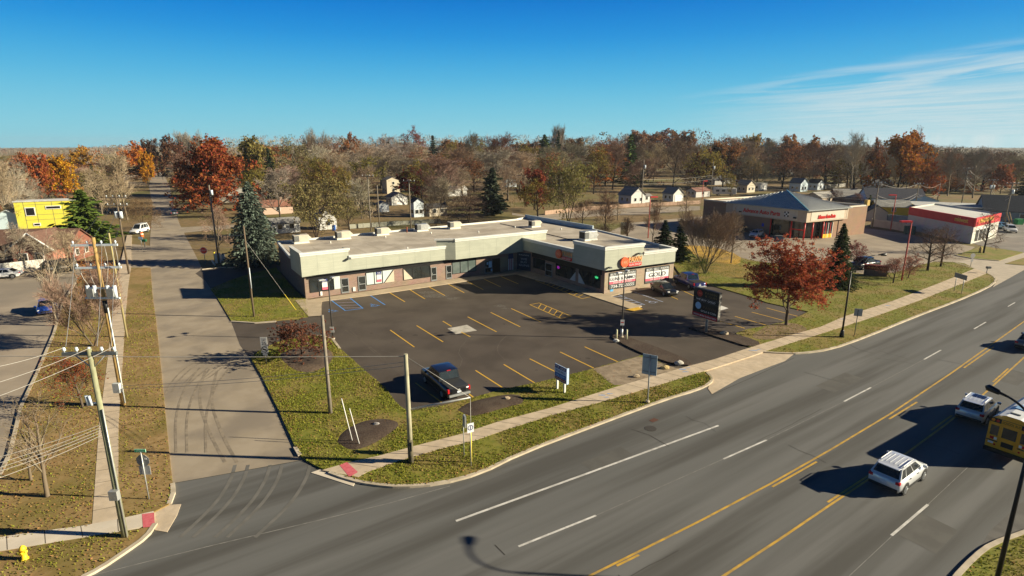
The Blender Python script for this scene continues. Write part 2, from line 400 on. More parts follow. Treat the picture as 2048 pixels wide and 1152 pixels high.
# raised verges and lawns (0.10 m)
def slab(name, pix, m, z1=0.10):
    return struct(name, MB().prism([G(x, y, z1) for x, y in pix], -0.02, z1), m)
road_kerb = smooth([(590, 893), (603, 915), (645, 938), (700, 958), (745, 967), (800, 972), (880, 966), (960, 945), (1040, 905), (1200, 845), (1330, 797), (1395, 778), (1421, 765), (1424, 754), (1414, 744)], 1)
lotside = [(1384, 738), (1340, 735), (1290, 709), (1240, 722), (1187, 737), (1127, 752), (1068, 766), (1006, 778), (945, 795), (880, 812), (815, 822), (795, 808), (770, 775), (735, 745), (700, 714), (679, 696)]
mouth = [(665, 677), (644, 671), (618, 670), (580, 676), (555, 684), (538, 692), (517, 702), (502, 716)]
street_side = [(522, 750), (558, 822)]
slab('corner_lawn', road_kerb + lotside + mouth + street_side, M_green)
lawn2 = [(462, 641), (441, 606), (432, 592), (421, 578), (460, 561), (503, 547), (552, 536), (590, 580), (611, 598), (617, 633), (585, 637), (552, 641), (510, 644)]
slab('side_lawn', lawn2, M_green, 0.08)
k5 = smooth([(1528, 703), (1560, 705), (1600, 706), (1660, 698), (1731, 673), (1833, 631), (1909, 603), (1975, 575), (1994, 560), (1986, 551), (1972, 545)], 1)
lawn4 = k5 + [(1949, 537), (1930, 527), (1909, 524), (1871, 523), (1843, 529), (1790, 545), (1730, 548), (1660, 540), (1580, 532), (1500, 520), (1440, 503), (1370, 500), (1340, 520),
              (1360, 548), (1428, 572), (1494, 591), (1535, 605), (1617, 623), (1592, 635), (1569, 643), (1533, 651), (1495, 658), (1472, 666), (1490, 690)]
slab('east_lawn', lawn4, M_green)
slab('corner_grass', [(1911, 510), (1965, 492), (2046, 504), (1998, 521), (1950, 517)], M_green)
slab('far_grass', [(2010, 527), (2042, 517), (2100, 500), (2100, 520), (2048, 530)], M_green)
slab('left_verge', [(237, 850), (245, 730), (252, 620), (256, 576), (262, 535), (301, 535), (305, 590), (312, 640), (322, 735), (333, 850), (345, 966), (346, 985), (338, 1008), (310, 1022), (236, 1042)], M_dry)
slab('left_lawn', [(-150, 1110), (-90, 1000), (-5, 958), (20, 905), (42, 812), (75, 743), (108, 665), (125, 606), (165, 556), (236, 532), (229, 600), (215, 720), (198, 850), (184, 1052)], M_dry)
kl = smooth([(310, 1046), (292, 1072), (252, 1100), (200, 1135), (150, 1160), (80, 1195)], 1)
slab('roadside_lawn', [(-150, 1130), (0, 1101), (150, 1078), (285, 1056)] + kl + [(-150, 1230)], M_dry)
kr = smooth([(2110, 1040), (2048, 1064), (1985, 1086), (1950, 1112), (1905, 1160), (1860, 1230)], 1)
slab('corner_verge', kr + [(2110, 1230)], M_green)
# kerbs
kb = MB()
for line in (road_kerb[:3], road_kerb[5:], k5, kl, kr[1:], [(345, 966), (346, 985), (338, 1006)],
             [(679, 696), (665, 677), (644, 671), (618, 670)], [(462, 642), (510, 645), (552, 642)], [(404, 538), (440, 534), (470, 535)],
             [(-5, 958), (20, 905), (42, 812), (75, 743), (108, 665), (125, 606), (150, 565)], [(1911, 510), (1950, 517), (1998, 521)], [(1871, 523), (1909, 524), (1949, 537)]):
    kerb(kb, [G(x, y, 0.12) for x, y in line], 0.24, -0.02, 0.125)
struct('kerb', kb, M_kerb)
# pavements
def walk(name, up, lo, z, m, step=1.55, jm=None):
    U = [G(x, y, z) for x, y in up]; L = [G(x, y, z) for x, y in lo]
    struct(name, MB().prism(U + L[::-1], 0.0, z), m)
    def along(P, t):
        ls = [(P[i + 1] - P[i]).length for i in range(len(P) - 1)]; T = sum(ls) * t
        for i, l in enumerate(ls):
            if T <= l: return P[i].lerp(P[i + 1], T / l)
            T -= l
        return P[-1]
    n = max(2, int(sum((U[i + 1] - U[i]).length for i in range(len(U) - 1)) / step)); j = MB()
    for i in range(1, n):
        a, b = along(U, i / n), along(L, i / n)
        strip([a, b], 0.035, z + 0.004, j)
    struct('pavement_joint', j, M_joint)
up = [(644, 940), (699, 924), (759, 911), (824, 893), (918, 869), (1000, 842), (1099, 816), (1234, 773), (1377, 732), (1427, 719), (1484, 700), (1529, 686), (1578, 671), (1640, 654), (1688, 633), (1782, 603), (1866, 571), (1909, 554), (1949, 537)]
lo = [(716, 954), (736, 943), (800, 921), (882, 897), (952, 880), (1000, 863), (1104, 830), (1219, 799), (1320, 769), (1398, 745), (1450, 729), (1500, 713), (1534, 701), (1575, 688), (1640, 668), (1731, 639), (1833, 603), (1924, 567), (1975, 546)]
walk('pavement', up, lo, 0.115, M_walk)
walk('west_pavement', [(184, 1052), (198, 850), (215, 720), (229, 600), (236, 548), (246, 505), (254, 470)], [(236, 1042), (237, 850), (245, 730), (252, 620), (256, 576), (262, 535), (262, 500), (264, 470)], 0.115, M_walk)
walk('corner_pavement', [(-150, 1100), (0, 1074), (80, 1062), (160, 1052), (236, 1038), (307, 1022)], [(-150, 1131), (0, 1102), (80, 1089), (160, 1075), (236, 1063), (308, 1048)], 0.117, M_walk2)
struct('ramp', MB().prism([G(x, y, 0.03) for x, y in [(308, 1022), (338, 1010), (362, 1008), (354, 1030), (334, 1064), (310, 1060)]], 0, 0.03), M_walk)
struct('ramp', MB().prism([G(x, y, 0.03) for x, y in [(622, 945), (645, 937), (718, 953), (706, 972)]], 0, 0.03), M_walk2)
sheet('ramp_plate', [(284, 1028), (308, 1025), (310, 1053), (286, 1055)], 0.123, M_pink)
sheet('ramp_plate', [(679, 930), (694, 924), (716, 944), (699, 954)], 0.123, M_pink)
# driveway aprons
sheet('apron', [(1398, 745), (1484, 716), (1534, 701), (1560, 706), (1588, 708), (1570, 722), (1540, 733), (1480, 756), (1424, 788), (1416, 777), (1424, 757)], 0.024, M_walk)
sheet('apron', [(1949, 537), (1980, 548), (1995, 560), (1985, 575), (2048, 540), (2120, 505), (2100, 495), (2046, 506), (1998, 521), (1950, 517), (1909, 524)], 0.024, mat('pale apron', (0.42, 0.36, 0.28), (0.48, 0.41, 0.32), 0.8, rough=0.9))
# shop walks
SW = mat('shop walk', (0.42, 0.335, 0.23), (0.49, 0.395, 0.275), 0.9, c3=(0.33, 0.27, 0.19), scale2=0.5, rough=0.9)
struct('shop_walk', MB().prism([G(x, y, 0.1) for x, y in [(612, 600), (1030, 540), (1062, 543), (1208, 588), (1350, 565), (1352, 570), (1240, 587), (1222, 592), (1284, 612), (1265, 619), (1100, 565), (1076, 560),
        (1033, 548), (1000, 552), (857, 573), (741, 590), (644, 602), (640, 626), (617, 630)]], 0.0, 0.1), SW)
sheet('access_walk', [(590, 600), (611, 598), (643, 604), (643, 631), (617, 633)], 0.106, SW)
sheet('yellow_ramp', [(1250, 619), (1277, 614), (1286, 618), (1268, 622)], 0.104, M_yel)
# markings of the shop lot
mk = MB(); mz = 0.017
def ln(a, b, w=0.13, mb=None, z=mz): strip([G(*a), G(*b)], w, z, mb or mk)
for a, b in [((780.5, 660.3), (828.6, 694.3)), ((833.2, 651.3), (886.3, 684.1)), ((885.7, 642.5), (903, 653)), ((922, 664), (940.5, 673.8)), ((935.4, 633.9), (993, 663.8)), ((981.4, 625), (1040.3, 653.8)), ((1022.5, 617.3), (1081.7, 644.2)),
             ((951.1, 741.1), (1007.6, 777.2)), ((1007.6, 729.1), (1068.5, 765.5)), ((1059.4, 717.7), (1127, 752)), ((1120.1, 704.1), (1187.3, 736.3)), ((1169.2, 693.8), (1237.5, 724.6)),
             ((831, 766), (884, 806)), ((893, 752), (948, 796)),
             ((778.8, 585.2), (810, 604)), ((818.7, 579), (849.9, 598.1)), ((857, 573.4), (889.8, 591.3)), ((895.7, 567.9), (928.5, 585.7)), ((932.6, 562.3), (966.6, 579.5)), ((966.6, 557.6), (1001.7, 574.2)), ((1000.6, 552.7), (1036.9, 568.1)),
             ((1439.8, 642.5), (1489.6, 656.8)), ((1469.8, 632.9), (1534.4, 651)), ((1503.6, 624.5), (1566.7, 641.1)), ((1533.3, 616), (1595.3, 632.9)), ((1362, 580), (1388, 592)), ((1330, 588), (1356, 599))]: ln(a, b)
box_ = [(1059.5, 609.5), (1078.4, 606), (1142.5, 632.8), (1121.9, 636.9)]
for i in range(4): ln(box_[i], box_[(i + 1) % 4], 0.11)
for i in range(1, 6):
    t = i / 6; a = (1059.5 + 62.4 * (t + .1), 609.5 + 27.4 * (t + .1)); b = (1078.4 + 64 * (t - .1), 606 + 26.8 * (t - .1)); ln(a, b, 0.10)
ln((1071, 561), (1164, 597.5), 0.11); ln((1164, 597.5), (1184, 593), 0.11)
for i in range(10):
    t = (i + .6) / 10.6; ln((1071 + 93 * t, 561 + 36.5 * t), (1071 + 93 * t + 14, 561 + 36.5 * t - 6.5), 0.10)
struct('stall_marking', mk, M_yel)
bm_ = MB()
for a, b in [((662.8, 600.8), (690.6, 621.5)), ((698.7, 594.9), (726.1, 617)), ((690.6, 621.5), (726.1, 617)), ((740.1, 590.6), (770.2, 610))]: ln(a, b, 0.13, bm_)
def wheelchair(cx, cy, s=1.0, mb=None):
    """wheelchair symbol painted on the ground, drawn in the stall's own axes"""
    c = G(cx, cy); ex = Vector((cos(radians(33)), sin(radians(33)), 0)); ey = Vector((-ex.y, ex.x, 0))
    P = lambda x, y: c + ex * x * s + ey * y * s
    strip([P(.42 * cos(a), -.15 + .36 * sin(a)) for a in [radians(100 + 26 * i) for i in range(10)]], .09 * s, mz, mb)
    for L in ([P(-.08, .62), P(-.02, .05), P(.32, .02), P(.5, -.45), P(.64, -.4)], [P(-.05, .3), P(.25, .28)]): strip(L, .1 * s, mz + .003, mb)
    q = [P(-.1 + .11 * cos(k), .78 + .11 * sin(k)) for k in [i * pi / 5 for i in range(10)]]
    mb.poly([(p.x, p.y, mz) for p in q])
wheelchair(664, 622, 1.0, bm_); wheelchair(748, 611, 1.0, bm_)
struct('blue_marking', bm_, M_blue)
lm_ = MB()
for i in range(4):
    t = (i + .5) / 4; ln((662.8 + 27.8 * t - 3, 600.8 + 20.7 * t - 2.5), (698.7 + 27.4 * min(1, t + .05) + 0, 594.9 + 22.1 * min(1, t + .02) + 1), 0.11, lm_)
struct('hatch_marking', lm_, M_lilac)
pm = MB()
ln((1233, 588), (1288, 609), 0.12, pm); ln((1265, 583), (1326, 604), 0.12, pm); ln((1288, 609), (1274, 612), .12, pm)
for i in range(5):
    t = (i + .4) / 5; ln((1222 + 52 * t, 592 + 20 * t), (1233 + 55 * t + 9, 588 + 21 * t + 3), 0.13, pm)
wheelchair(1303, 604, 1.1, pm)
struct('pale_marking', pm, M_palehatch)
sheet('concrete_patch', [(895, 657), (934, 649.5), (954, 661), (912, 668)], 0.0145, mat('pale patch', (0.46, 0.43, 0.36), (0.54, 0.5, 0.43), 1.2, c3=(0.3, 0.27, 0.22), scale2=1.3, amt2=0.6))
sheet('white_patch', [(1442, 611), (1457, 616.5), (1442, 620.5), (1425, 615)], 0.0145, mat('white patch', (0.6, 0.58, 0.54)))
# main-road markings: straight curves through their photographed ends
ym = MB()
def rl(pix, w, mb, z=0.006, off=0.0):
    pts = [G(x, y) for x, y in pix]
    # resample by quadratic through first, middle, last
    if off:
        q = []
        for i, p in enumerate(pts):
            d = pts[min(i + 1, len(pts) - 1)] - pts[max(i - 1, 0)]; d.normalize(); q.append(p + Vector((-d.y, d.x, 0)) * off)
        pts = q
    strip(pts, w, z, mb)
y1 = [(1090, 1200), (1183, 1150), (1290, 1097), (1400, 1042), (1540, 968), (1660, 900), (1780, 828), (1900, 748), (2048, 643), (2150, 572)]
y2 = [(1350, 1220), (1450, 1150), (1560, 1078), (1660, 1010), (1735, 960), (1815, 905), (1890, 850), (1960, 795), (2048, 715), (2130, 640)]
rl(y1, 0.13, ym); rl(y2, 0.13, ym)
for a, b in [((1230, 1129), (1275, 1107)), ((1541, 972), (1630, 922)), ((1775, 837), (1831, 803)), ((1925, 735), (1985, 693))]: rl([a, b], 0.13, ym, 0.007, -0.11)
for a, b in [((1660, 1007), (1742, 953)), ((1867, 862), (1908, 832)), ((1990, 765), (2020, 738))]: rl([a, b], 0.13, ym, 0.007, 0.13)
struct('yellow_line', ym, M_yelroad)
wm = MB()
rl([(912, 1042), (1180, 945), (1437, 851)], 0.16, wm)
for a, b in [((1037, 1093), (1192, 1031)), ((1447, 918), (1533, 880)), ((1688, 803), (1742, 775)), ((1848, 719), (1882, 700)), ((1948, 658), (1972, 644)), ((2016, 613), (2030, 605)), ((1783, 1071), (1856, 1009)), ((2040, 860), (2075, 828))]: rl([a, b], 0.13, wm)
struct('white_line', wm, M_white)
fm = MB(); rl([(180, 1152), (420, 1092), (640, 1040), (780, 1006), (900, 972)], 0.045, fm); rl([(1690, 1160), (1783, 1073)], 0.03, fm); rl([(1856, 1009), (1935, 935)], 0.03, fm); rl([(1533, 880), (1688, 803)], .03, fm); rl([(1742, 775), (1848, 719)], .03, fm); rl([(1192, 1031), (1447, 918)], .03, fm)
struct('faint_line', fm, mat('faint joint line', (0.17, 0.165, 0.15), (0.26, 0.25, 0.23), 2.5))
# gutter, cracks, patches and drains
gm = MB(); rl(road_kerb[6:-3], 0.45, gm, 0.005, 0.0)
cm = MB()
for L in [[(1262, 858), (1300, 871), (1338, 893)], [(345, 967), (480, 943), (620, 918)], [(1424, 790), (1500, 757), (1588, 716)], [(1700, 690), (1720, 700), (1745, 706)], [(990, 1090), (1010, 1110)]]: rl(L, 0.05, cm, 0.008)
rc = R.Random(3)
for i in range(16):
    u, v = rc.uniform(-22, 75), rc.uniform(-11, 8); p_ = [RW(u, v, 0)]
    for j in range(rc.randint(3, 6)): p_.append(p_[-1] + (rn * rc.uniform(.3, .9) * (1 if i % 2 else -1) + rd * rc.uniform(-.35, .35)))
    strip(p_, rc.uniform(.02, .04), 0.0085, cm)
for i in range(5):
    u, v = rc.uniform(-20, 40), rc.uniform(-10, 7); p_ = [RW(u, v, 0)]
    for j in range(rc.randint(5, 9)): p_.append(p_[-1] + (rd * rc.uniform(.8, 1.6) + rn * rc.uniform(-.10, .10)))
    strip(p_, .03, 0.0088, cm)
struct('road_crack', cm, M_crack)
pt_ = MB()
for u, v, a_, b_ in ((6, 6.5, 3.5, 1.2), (30, 4.0, 5, 1.6), (-12, 2.5, 2.5, 1.4), (44, -4.0, 4, 1.5), (15, -8.5, 3, 1.8)):
    pt_.poly([RW(u + x, v + y, 0.0045) for x, y in ((0, 0), (a_, 0.05), (a_ + .1, b_), (.05, b_ - .05))])
struct('road_patch', pt_, mat('road patch', (0.092, 0.088, 0.079), (0.112, 0.107, 0.096), .9))
# tyre tracks in the mouth of the street and on the lots
tm = MB()
tz = 0.0
def track(L, wd, k=2, z=0.009):
    pts = [G(x, y) for x, y in smooth(L, k)]
    global tz
    tz += 0.0004; strip(pts, wd, z + tz % .0039, tm)
for i, s in enumerate([0, 13, 30, 44, 62, 72]):
    track([(330 + s, 790 - s * .4), (348 + s, 755), (385 + s, 725), (440 + s, 708), (470 + s, 700)], 0.13 + 0.04 * (i % 2))
for s in (0, 22, 60): track([(352 + s, 905), (350 + s, 830), (372 + s, 770), (400 + s, 735)], 0.16)
for s in (0, 24): track([(410 + s, 742), (395 + s, 800), (420 + s, 870), (450 + s, 925)], 0.20)
struct('tyre_track', tm, M_tyre)
tm = MB()
for s in (0, 26, 70, 94, 150): track([(360 + s, 1075), (430 + s, 1010), (462 + s, 960), (470 + s, 930)], 0.22, 2, 0.005)
struct('tyre_track', tm, mat('pale tracks', (0.128, 0.122, 0.109), (0.16, 0.152, 0.136), 1.3))
tm = MB()
for L in [[(645, 637), (740, 622), (840, 606), (900, 594), (960, 596)], [(655, 655), (740, 640), (840, 622), (950, 605)], [(900, 800), (860, 790), (780, 735), (700, 660)], [(800, 745), (750, 700), (690, 660)],
          [(1010, 720), (990, 700), (1010, 670), (1060, 655)], [(1330, 610), (1270, 622), (1240, 640)], [(1360, 620), (1300, 628), (1270, 650)], [(1340, 690), (1430, 720)], [(1310, 680), (1400, 712)]]: track(L, 0.10, 2, 0.0142)
struct('tyre_track', tm, mat('lot tracks', (0.085, 0.068, 0.052), (0.115, 0.094, 0.073), 0.7))
pa = MB()
def blotch(mb, px, py, r, z, n=14, sq=.6):
    c = G(px, py); mb.poly([(c.x + cos(a) * r * R.uniform(.6, 1.1), c.y + sin(a) * r * sq * R.uniform(.6, 1.1), z) for a in [2 * pi * i / n for i in range(n)]])
for x, y, r in [(870, 592, 2.3), (855, 585, 1.4), (905, 597, 1.1), (1000, 612, .9), (1010, 617, .6)]: blotch(pa, x, y, r, 0.0141)
tag(pa.build('chalky_stain', mat('chalky stain', (0.088, 0.073, 0.058), (0.16, 0.145, 0.125), 5.0, detail=8, lo=.45, hi=.62)), kind='structure')
oil = MB(); ro = R.Random(11)
for a, b in (((805, 672), (861, 668)), ((861, 668), (912, 660)), ((965, 648), (1010, 640)), ((1035, 748), (1093, 735)), ((1150, 722), (1205, 712)), ((795, 596), (835, 590)), ((873, 583), (912, 577)), ((1500, 640), (1535, 632)), ((918, 772), (975, 760))):
    for k in range(2):
        t_ = ro.random(); blotch(oil, a[0] + (b[0] - a[0]) * t_, a[1] + (b[1] - a[1]) * t_ + ro.uniform(-4, 4), ro.uniform(.12, .38), 0.0143 + .0003 * k, 10)
for k in range(14): blotch(oil, ro.uniform(700, 1180), ro.uniform(640, 720), ro.uniform(.08, .2), 0.0149 + .0001 * k, 8)
struct('oil_stain', oil, mat('oil stain', (0.040, 0.033, 0.026), (0.062, 0.05, 0.039), 3))
lc = MB()
for L in [[(640, 636), (700, 628), (790, 622), (880, 612), (960, 606)], [(905, 745), (930, 725), (915, 700), (935, 682)], [(1240, 640), (1190, 650), (1150, 672), (1090, 690)], [(760, 700), (800, 712), (850, 718), (900, 735)], [(1330, 660), (1370, 668), (1440, 690), (1480, 698)]]:
    strip([G(x + ro.uniform(-3, 3), y + ro.uniform(-1.5, 1.5)) for x, y in smooth(L, 1)], .05, 0.0160, lc)
struct('lot_seam', lc, mat('lot seam', (0.10, 0.083, 0.066), (0.13, 0.11, 0.09), 2))
# right-hand far road shoulder patches
sheet('side_asphalt', [(1985, 1086), (1950, 1112), (1980, 1062), (2048, 1000), (2110, 960), (2110, 1040), (2048, 1064)], 0.004, mat('patched asphalt', (0.10, 0.094, 0.085), (0.13, 0.122, 0.11), 1.0))
# drains
d1 = tag(MB().poly(ccw([G(*p) for p in [(1298, 841), (1308, 836), (1318, 840), (1306, 845)]], 0.010)).build('storm_drain', mat('rusty iron', (0.10, 0.045, 0.03))), 'rusty square storm drain grate in the gutter by the verge kerb', 'drain')
mh = MB(); c_ = G(1301, 857)
mh.tube([c_ + Z * 0.001, c_ + Z * 0.012], 0.42, 18)
tag(mh.build('manhole_cover', mat('manhole iron', (0.05, 0.045, 0.04))), 'round dark manhole cover in the road below the storm drain', 'manhole')
# planting beds
def bed(name, pix, m, z=0.125, h=0.10):
    """low mound inside an outline"""
    P = [G(x, y, 0.1) for x, y in smooth(pix + [pix[0]], 2)][:-1]
    c = sum(P, Vector()) / len(P); mb = MB(); n = len(P); rings = [(1, 0.104), (.93, z + .01), (.6, z + h * .8), (0.25, z + h)]
    vs = []
    for f, zz_ in rings: vs += [(c.x + (p.x - c.x) * f, c.y + (p.y - c.y) * f, zz_) for p in P]
    fs = [(r * n + i, r * n + (i + 1) % n, (r + 1) * n + (i + 1) % n, (r + 1) * n + i) for r in range(3) for i in range(n)] + [[3 * n + i for i in range(n)]]
    mb.add(vs, fs, 0, True)
    o = mb.build(name, m); bmx = bmesh.new(); bmx.from_mesh(o.data); bmesh.ops.recalc_face_normals(bmx, faces=bmx.faces); 
    if bmx.faces[-1].normal.z < 0: bmesh.ops.reverse_faces(bmx, faces=bmx.faces)
    bmx.to_mesh(o.data); bmx.free()
    return tag(o, kind='structure')
bed('mulch_bed', [(674, 884), (682, 866), (715, 845), (760, 836), (795, 842), (798, 853), (770, 874), (735, 894), (700, 902)], M_mulch)
bed('mulch_bed', [(915, 820), (935, 805), (985, 793), (1030, 787), (1049, 796), (1044, 808), (1010, 815), (975, 826), (940, 834)], M_mulch)
bed('mulch_bed', [(560, 708), (590, 695), (640, 690), (668, 705), (660, 730), (625, 746), (590, 742), (565, 722)], mat('pale mulch', (0.10, 0.068, 0.045), (0.18, 0.13, 0.09), 6, c3=(0.045, 0.032, 0.024), scale2=0.35, amt2=0.9, bump=.5))
struct('island', MB().prism([G(x, y, 0.16) for x, y in smooth([(1224, 674), (1228, 667), (1245, 665), (1262, 676), (1300, 688), (1376, 718), (1385, 730), (1350, 728), (1290, 708), (1250, 690), (1224, 674)], 1)[:-1]], 0, 0.15), M_mulch)
struct('island', MB().prism([G(x, y, 0.16) for x, y in smooth([(1377, 655), (1388, 648), (1440, 660), (1490, 672), (1526, 686), (1501, 694), (1450, 678), (1412, 666), (1377, 655)], 1)[:-1]], 0, 0.15), M_mulch)
sheet('dirt_patch', smooth([(1187, 738), (1240, 723), (1288, 710), (1340, 735), (1384, 737), (1370, 738), (1300, 757), (1234, 773), (1215, 762), (1200, 750), (1187, 738)], 1), 0.108, M_dirt)
sheet('dirt_patch', smooth([(1533, 652), (1569, 645), (1600, 648), (1618, 660), (1590, 672), (1560, 678), (1520, 680), (1500, 672), (1533, 652)], 1), 0.108, mat('leafy dirt', (0.17, 0.115, 0.06), (0.26, 0.18, 0.1), 3, c3=(0.12, 0.1, 0.03), scale2=.5))
sheet('yellow_leaves', smooth([(1362, 490), (1420, 492), (1482, 510), (1480, 530), (1440, 526), (1390, 512), (1362, 490)], 1), 0.110, M_yleaf)
sheet('yellow_leaves', smooth([(1220, 468), (1260, 478), (1300, 490), (1330, 496), (1310, 500), (1260, 492), (1215, 478), (1220, 468)], 1), 0.016, M_yleaf)
sheet('leafy_lawn', smooth([(1400, 512), (1470, 528), (1540, 545), (1500, 560), (1420, 545), (1390, 530), (1400, 512)], 1), 0.108, mat('leafy lawn', (0.30, 0.2, 0.05), (0.2, 0.15, 0.03), 3, c3=(0.12, 0.12, 0.02), scale2=.5))
# blue utility paint on the pavement
bp_ = MB()
for x, y, r in [(1205, 793, .35), (1213, 797, .3), (1220, 790, .3), (1365, 741, .4), (1371, 746, .35), (1376, 738, .25), (1507, 703, .5), (1517, 701, .3), (1685, 640, .4), (1775, 613, .4)]: blotch(bp_, x, y, r, 0.1215, 10, .35)
struct('utility_paint', bp_, mat('utility blue', (0.16, 0.30, 0.60), (0.36, 0.38, 0.42), 5.0, detail=6, rough=.9))

from mathutils import noise
# grass blades and fallen leaves: nobody could count them
def poly_pts(pix): return [G(x, y, 0.1) for x, y in pix]
def inside(p, P):
    c = False; j = len(P) - 1
    for i in range(len(P)):
        if (P[i].y > p.y) != (P[j].y > p.y) and p.x < (P[j].x - P[i].x) * (p.y - P[i].y) / (P[j].y - P[i].y) + P[i].x: c = not c
        j = i
    return c
walkP = [poly_pts(up + lo[::-1]), poly_pts([(184, 1052), (198, 850), (215, 720), (229, 600), (256, 576), (252, 620), (245, 730), (237, 850), (236, 1042)])]
bedsP = [poly_pts(q) for q in ([(674, 884), (682, 866), (715, 845), (760, 836), (795, 842), (798, 853), (770, 874), (735, 894), (700, 902)], [(915, 820), (935, 805), (985, 793), (1030, 787), (1049, 796), (1044, 808), (1010, 815), (975, 826), (940, 834)],
          [(560, 708), (590, 695), (640, 690), (668, 705), (660, 730), (625, 746), (590, 742), (565, 722)], [(1187, 738), (1240, 723), (1288, 710), (1340, 735), (1384, 737), (1370, 738), (1300, 757), (1234, 773)])]
gb, gl = MB(), MB()
def scatter(pix, nb, nl, hb=(.05, .12), lv=.075):
    P = poly_pts(pix); x0, x1 = min(p.x for p in P), max(p.x for p in P); y0, y1_ = min(p.y for p in P), max(p.y for p in P)
    A = abs(sum(P[i].x * P[(i + 1) % len(P)].y - P[(i + 1) % len(P)].x * P[i].y for i in range(len(P)))) / 2
    for kind, n in (('b', int(A * nb)), ('l', int(A * nl))):
        k = 0; tries = 0
        while k < n and tries < n * 12:
            tries += 1
            p = Vector((R.uniform(x0, x1), R.uniform(y0, y1_), 0.1))
            if not inside(p, P) or any(inside(p, q) for q in walkP): continue
            ib = any(inside(p, q) for q in bedsP)
            if ib and kind == 'b': continue
            if kind == 'b' and noise.noise(p * .35) + .5 * noise.noise(p * 1.3) < R.uniform(-.55, .25) - .1: continue
            if ib and R.random() < .6: continue
            a = R.uniform(0, 2 * pi); k += 1
            if kind == 'b':
                wd, h = R.uniform(.02, .05), R.uniform(*hb); q = Vector((cos(a), sin(a), 0)) * wd; t = Vector((R.uniform(-.06, .06), R.uniform(-.06, .06), h))
                gb.add([p - q, p + q, p + t], [(0, 1, 2)])
            else:
                s = R.uniform(.5, 1) * lv; q = Vector((cos(a) * s, sin(a) * s, R.uniform(-.02, .02))); r2 = Vector((-sin(a) * s * .7, cos(a) * s * .7, R.uniform(-.02, .02))); p = p + Z * R.uniform(.03, .06)
                gl.add([p - q, p - r2, p + q, p + r2], [(0, 1, 2, 3)])
scatter(road_kerb + lotside + mouth + street_side, 62, 3.2)
def kerbside(line, dx, dy): return line + [(x + dx, y + dy) for x, y in line[::-1]]
scatter(kerbside(road_kerb[6:-2], -6, -17), 10, 22, lv=.07)
scatter(kerbside(k5[2:-3], -4, -9), 6, 14, lv=.08)
scatter([(602, 905), (560, 822), (522, 750), (500, 718), (520, 712), (548, 755), (590, 830), (622, 905)], 10, 14)
scatter(lawn2, 30, 2.0)
scatter(lawn4, 16, 1.2)
scatter([(237, 850), (245, 730), (252, 620), (301, 560), (312, 640), (322, 735), (333, 850), (345, 966), (338, 1008), (236, 1042)], 22, 8)
scatter([(-40, 1085), (-5, 958), (20, 905), (42, 812), (75, 743), (108, 665), (165, 600), (229, 600), (215, 720), (198, 850), (184, 1052)], 18, 14)
scatter([(-20, 1110), (150, 1078), (285, 1056), (250, 1098), (150, 1160), (-20, 1180)], 40, 5)
scatter([(2110, 1050), (2048, 1070), (1960, 1115), (1920, 1160), (2110, 1200)], 60, 4)
og = tag(gb.build('grass', leafmat('grass blades', .2, .45)), 'short tufts of autumn grass on the verges and lawns', 'grass', kind='stuff'); og.color = (0.21, 0.215, 0.032, 1)
ol = tag(gl.build('leaves', leafmat('fallen leaves', .1, .5)), 'brown fallen leaves scattered over the lawns', 'leaves', kind='stuff'); ol.color = (0.30, 0.17, 0.07, 1)
# ------------------------------------------------------------------ buildings
M_fascia = mat('sage panel', (0.40, 0.415, 0.335), (0.44, 0.455, 0.37), 0.5, rough=0.7, stretch=(.4, .4, 14), c3=(0.36, 0.375, 0.305), scale2=0.7, amt2=.6)
M_trim = mat('pale trim', (0.66, 0.655, 0.60), (0.72, 0.715, 0.66), 2.0, rough=0.6)
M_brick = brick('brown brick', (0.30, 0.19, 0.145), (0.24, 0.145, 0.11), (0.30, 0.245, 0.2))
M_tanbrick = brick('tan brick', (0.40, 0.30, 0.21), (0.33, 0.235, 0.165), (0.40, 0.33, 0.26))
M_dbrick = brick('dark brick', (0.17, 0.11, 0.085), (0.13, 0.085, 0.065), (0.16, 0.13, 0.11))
M_roof = mat('ballast roof', (0.43, 0.375, 0.295), (0.50, 0.44, 0.355), 0.6, c3=(0.33, 0.28, 0.22), scale2=0.25, amt2=0.8, rough=0.95, detail=8)
M_glass = mat('shop glass', (0.018, 0.022, 0.022), (0.035, 0.04, 0.04), 0.6, rough=0.06, spec=0.8)
M_frame = mat('dark frame', (0.02, 0.02, 0.02), rough=0.5)
M_curtain = mat('pale curtain', (0.62, 0.70, 0.68), (0.52, 0.60, 0.58), 2.5, rough=0.4, stretch=(6, 6, .3))
M_beige = mat('beige board', (0.56, 0.48, 0.37), (0.6, 0.52, 0.4), 2)
M_wht = mat('white paint', (0.78, 0.77, 0.74), (0.7, 0.69, 0.66), 1.2, rough=0.6)
M_black = mat('black', (0.012, 0.012, 0.013), rough=0.5)
M_red = mat('sign red', (0.62, 0.025, 0.025), (0.68, 0.035, 0.03), 3, rough=0.4)
M_orange = mat('sign orange', (0.85, 0.16, 0.07), (0.8, 0.13, 0.05), 3, rough=0.35)
M_gold = mat('sign gold', (0.62, 0.40, 0.10), (0.7, 0.46, 0.14), 3, rough=0.4)
M_brownt = mat('dull gold letters', (0.16, 0.12, 0.05), (0.2, 0.15, 0.07), 3)
M_pinkr = mat('pink red strip', (0.72, 0.12, 0.18), (0.76, 0.16, 0.22), 3)
M_grey1 = mat('mid grey', (0.22, 0.23, 0.23), rough=.6)
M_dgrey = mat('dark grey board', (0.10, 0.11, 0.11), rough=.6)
M_metal = mat('galvanised', (0.42, 0.43, 0.42), (0.5, 0.51, 0.5), 3, rough=0.45, metal=0.5)
M_hvac = mat('hvac beige', (0.52, 0.47, 0.38), (0.58, 0.53, 0.43), 1.5, rough=.6)
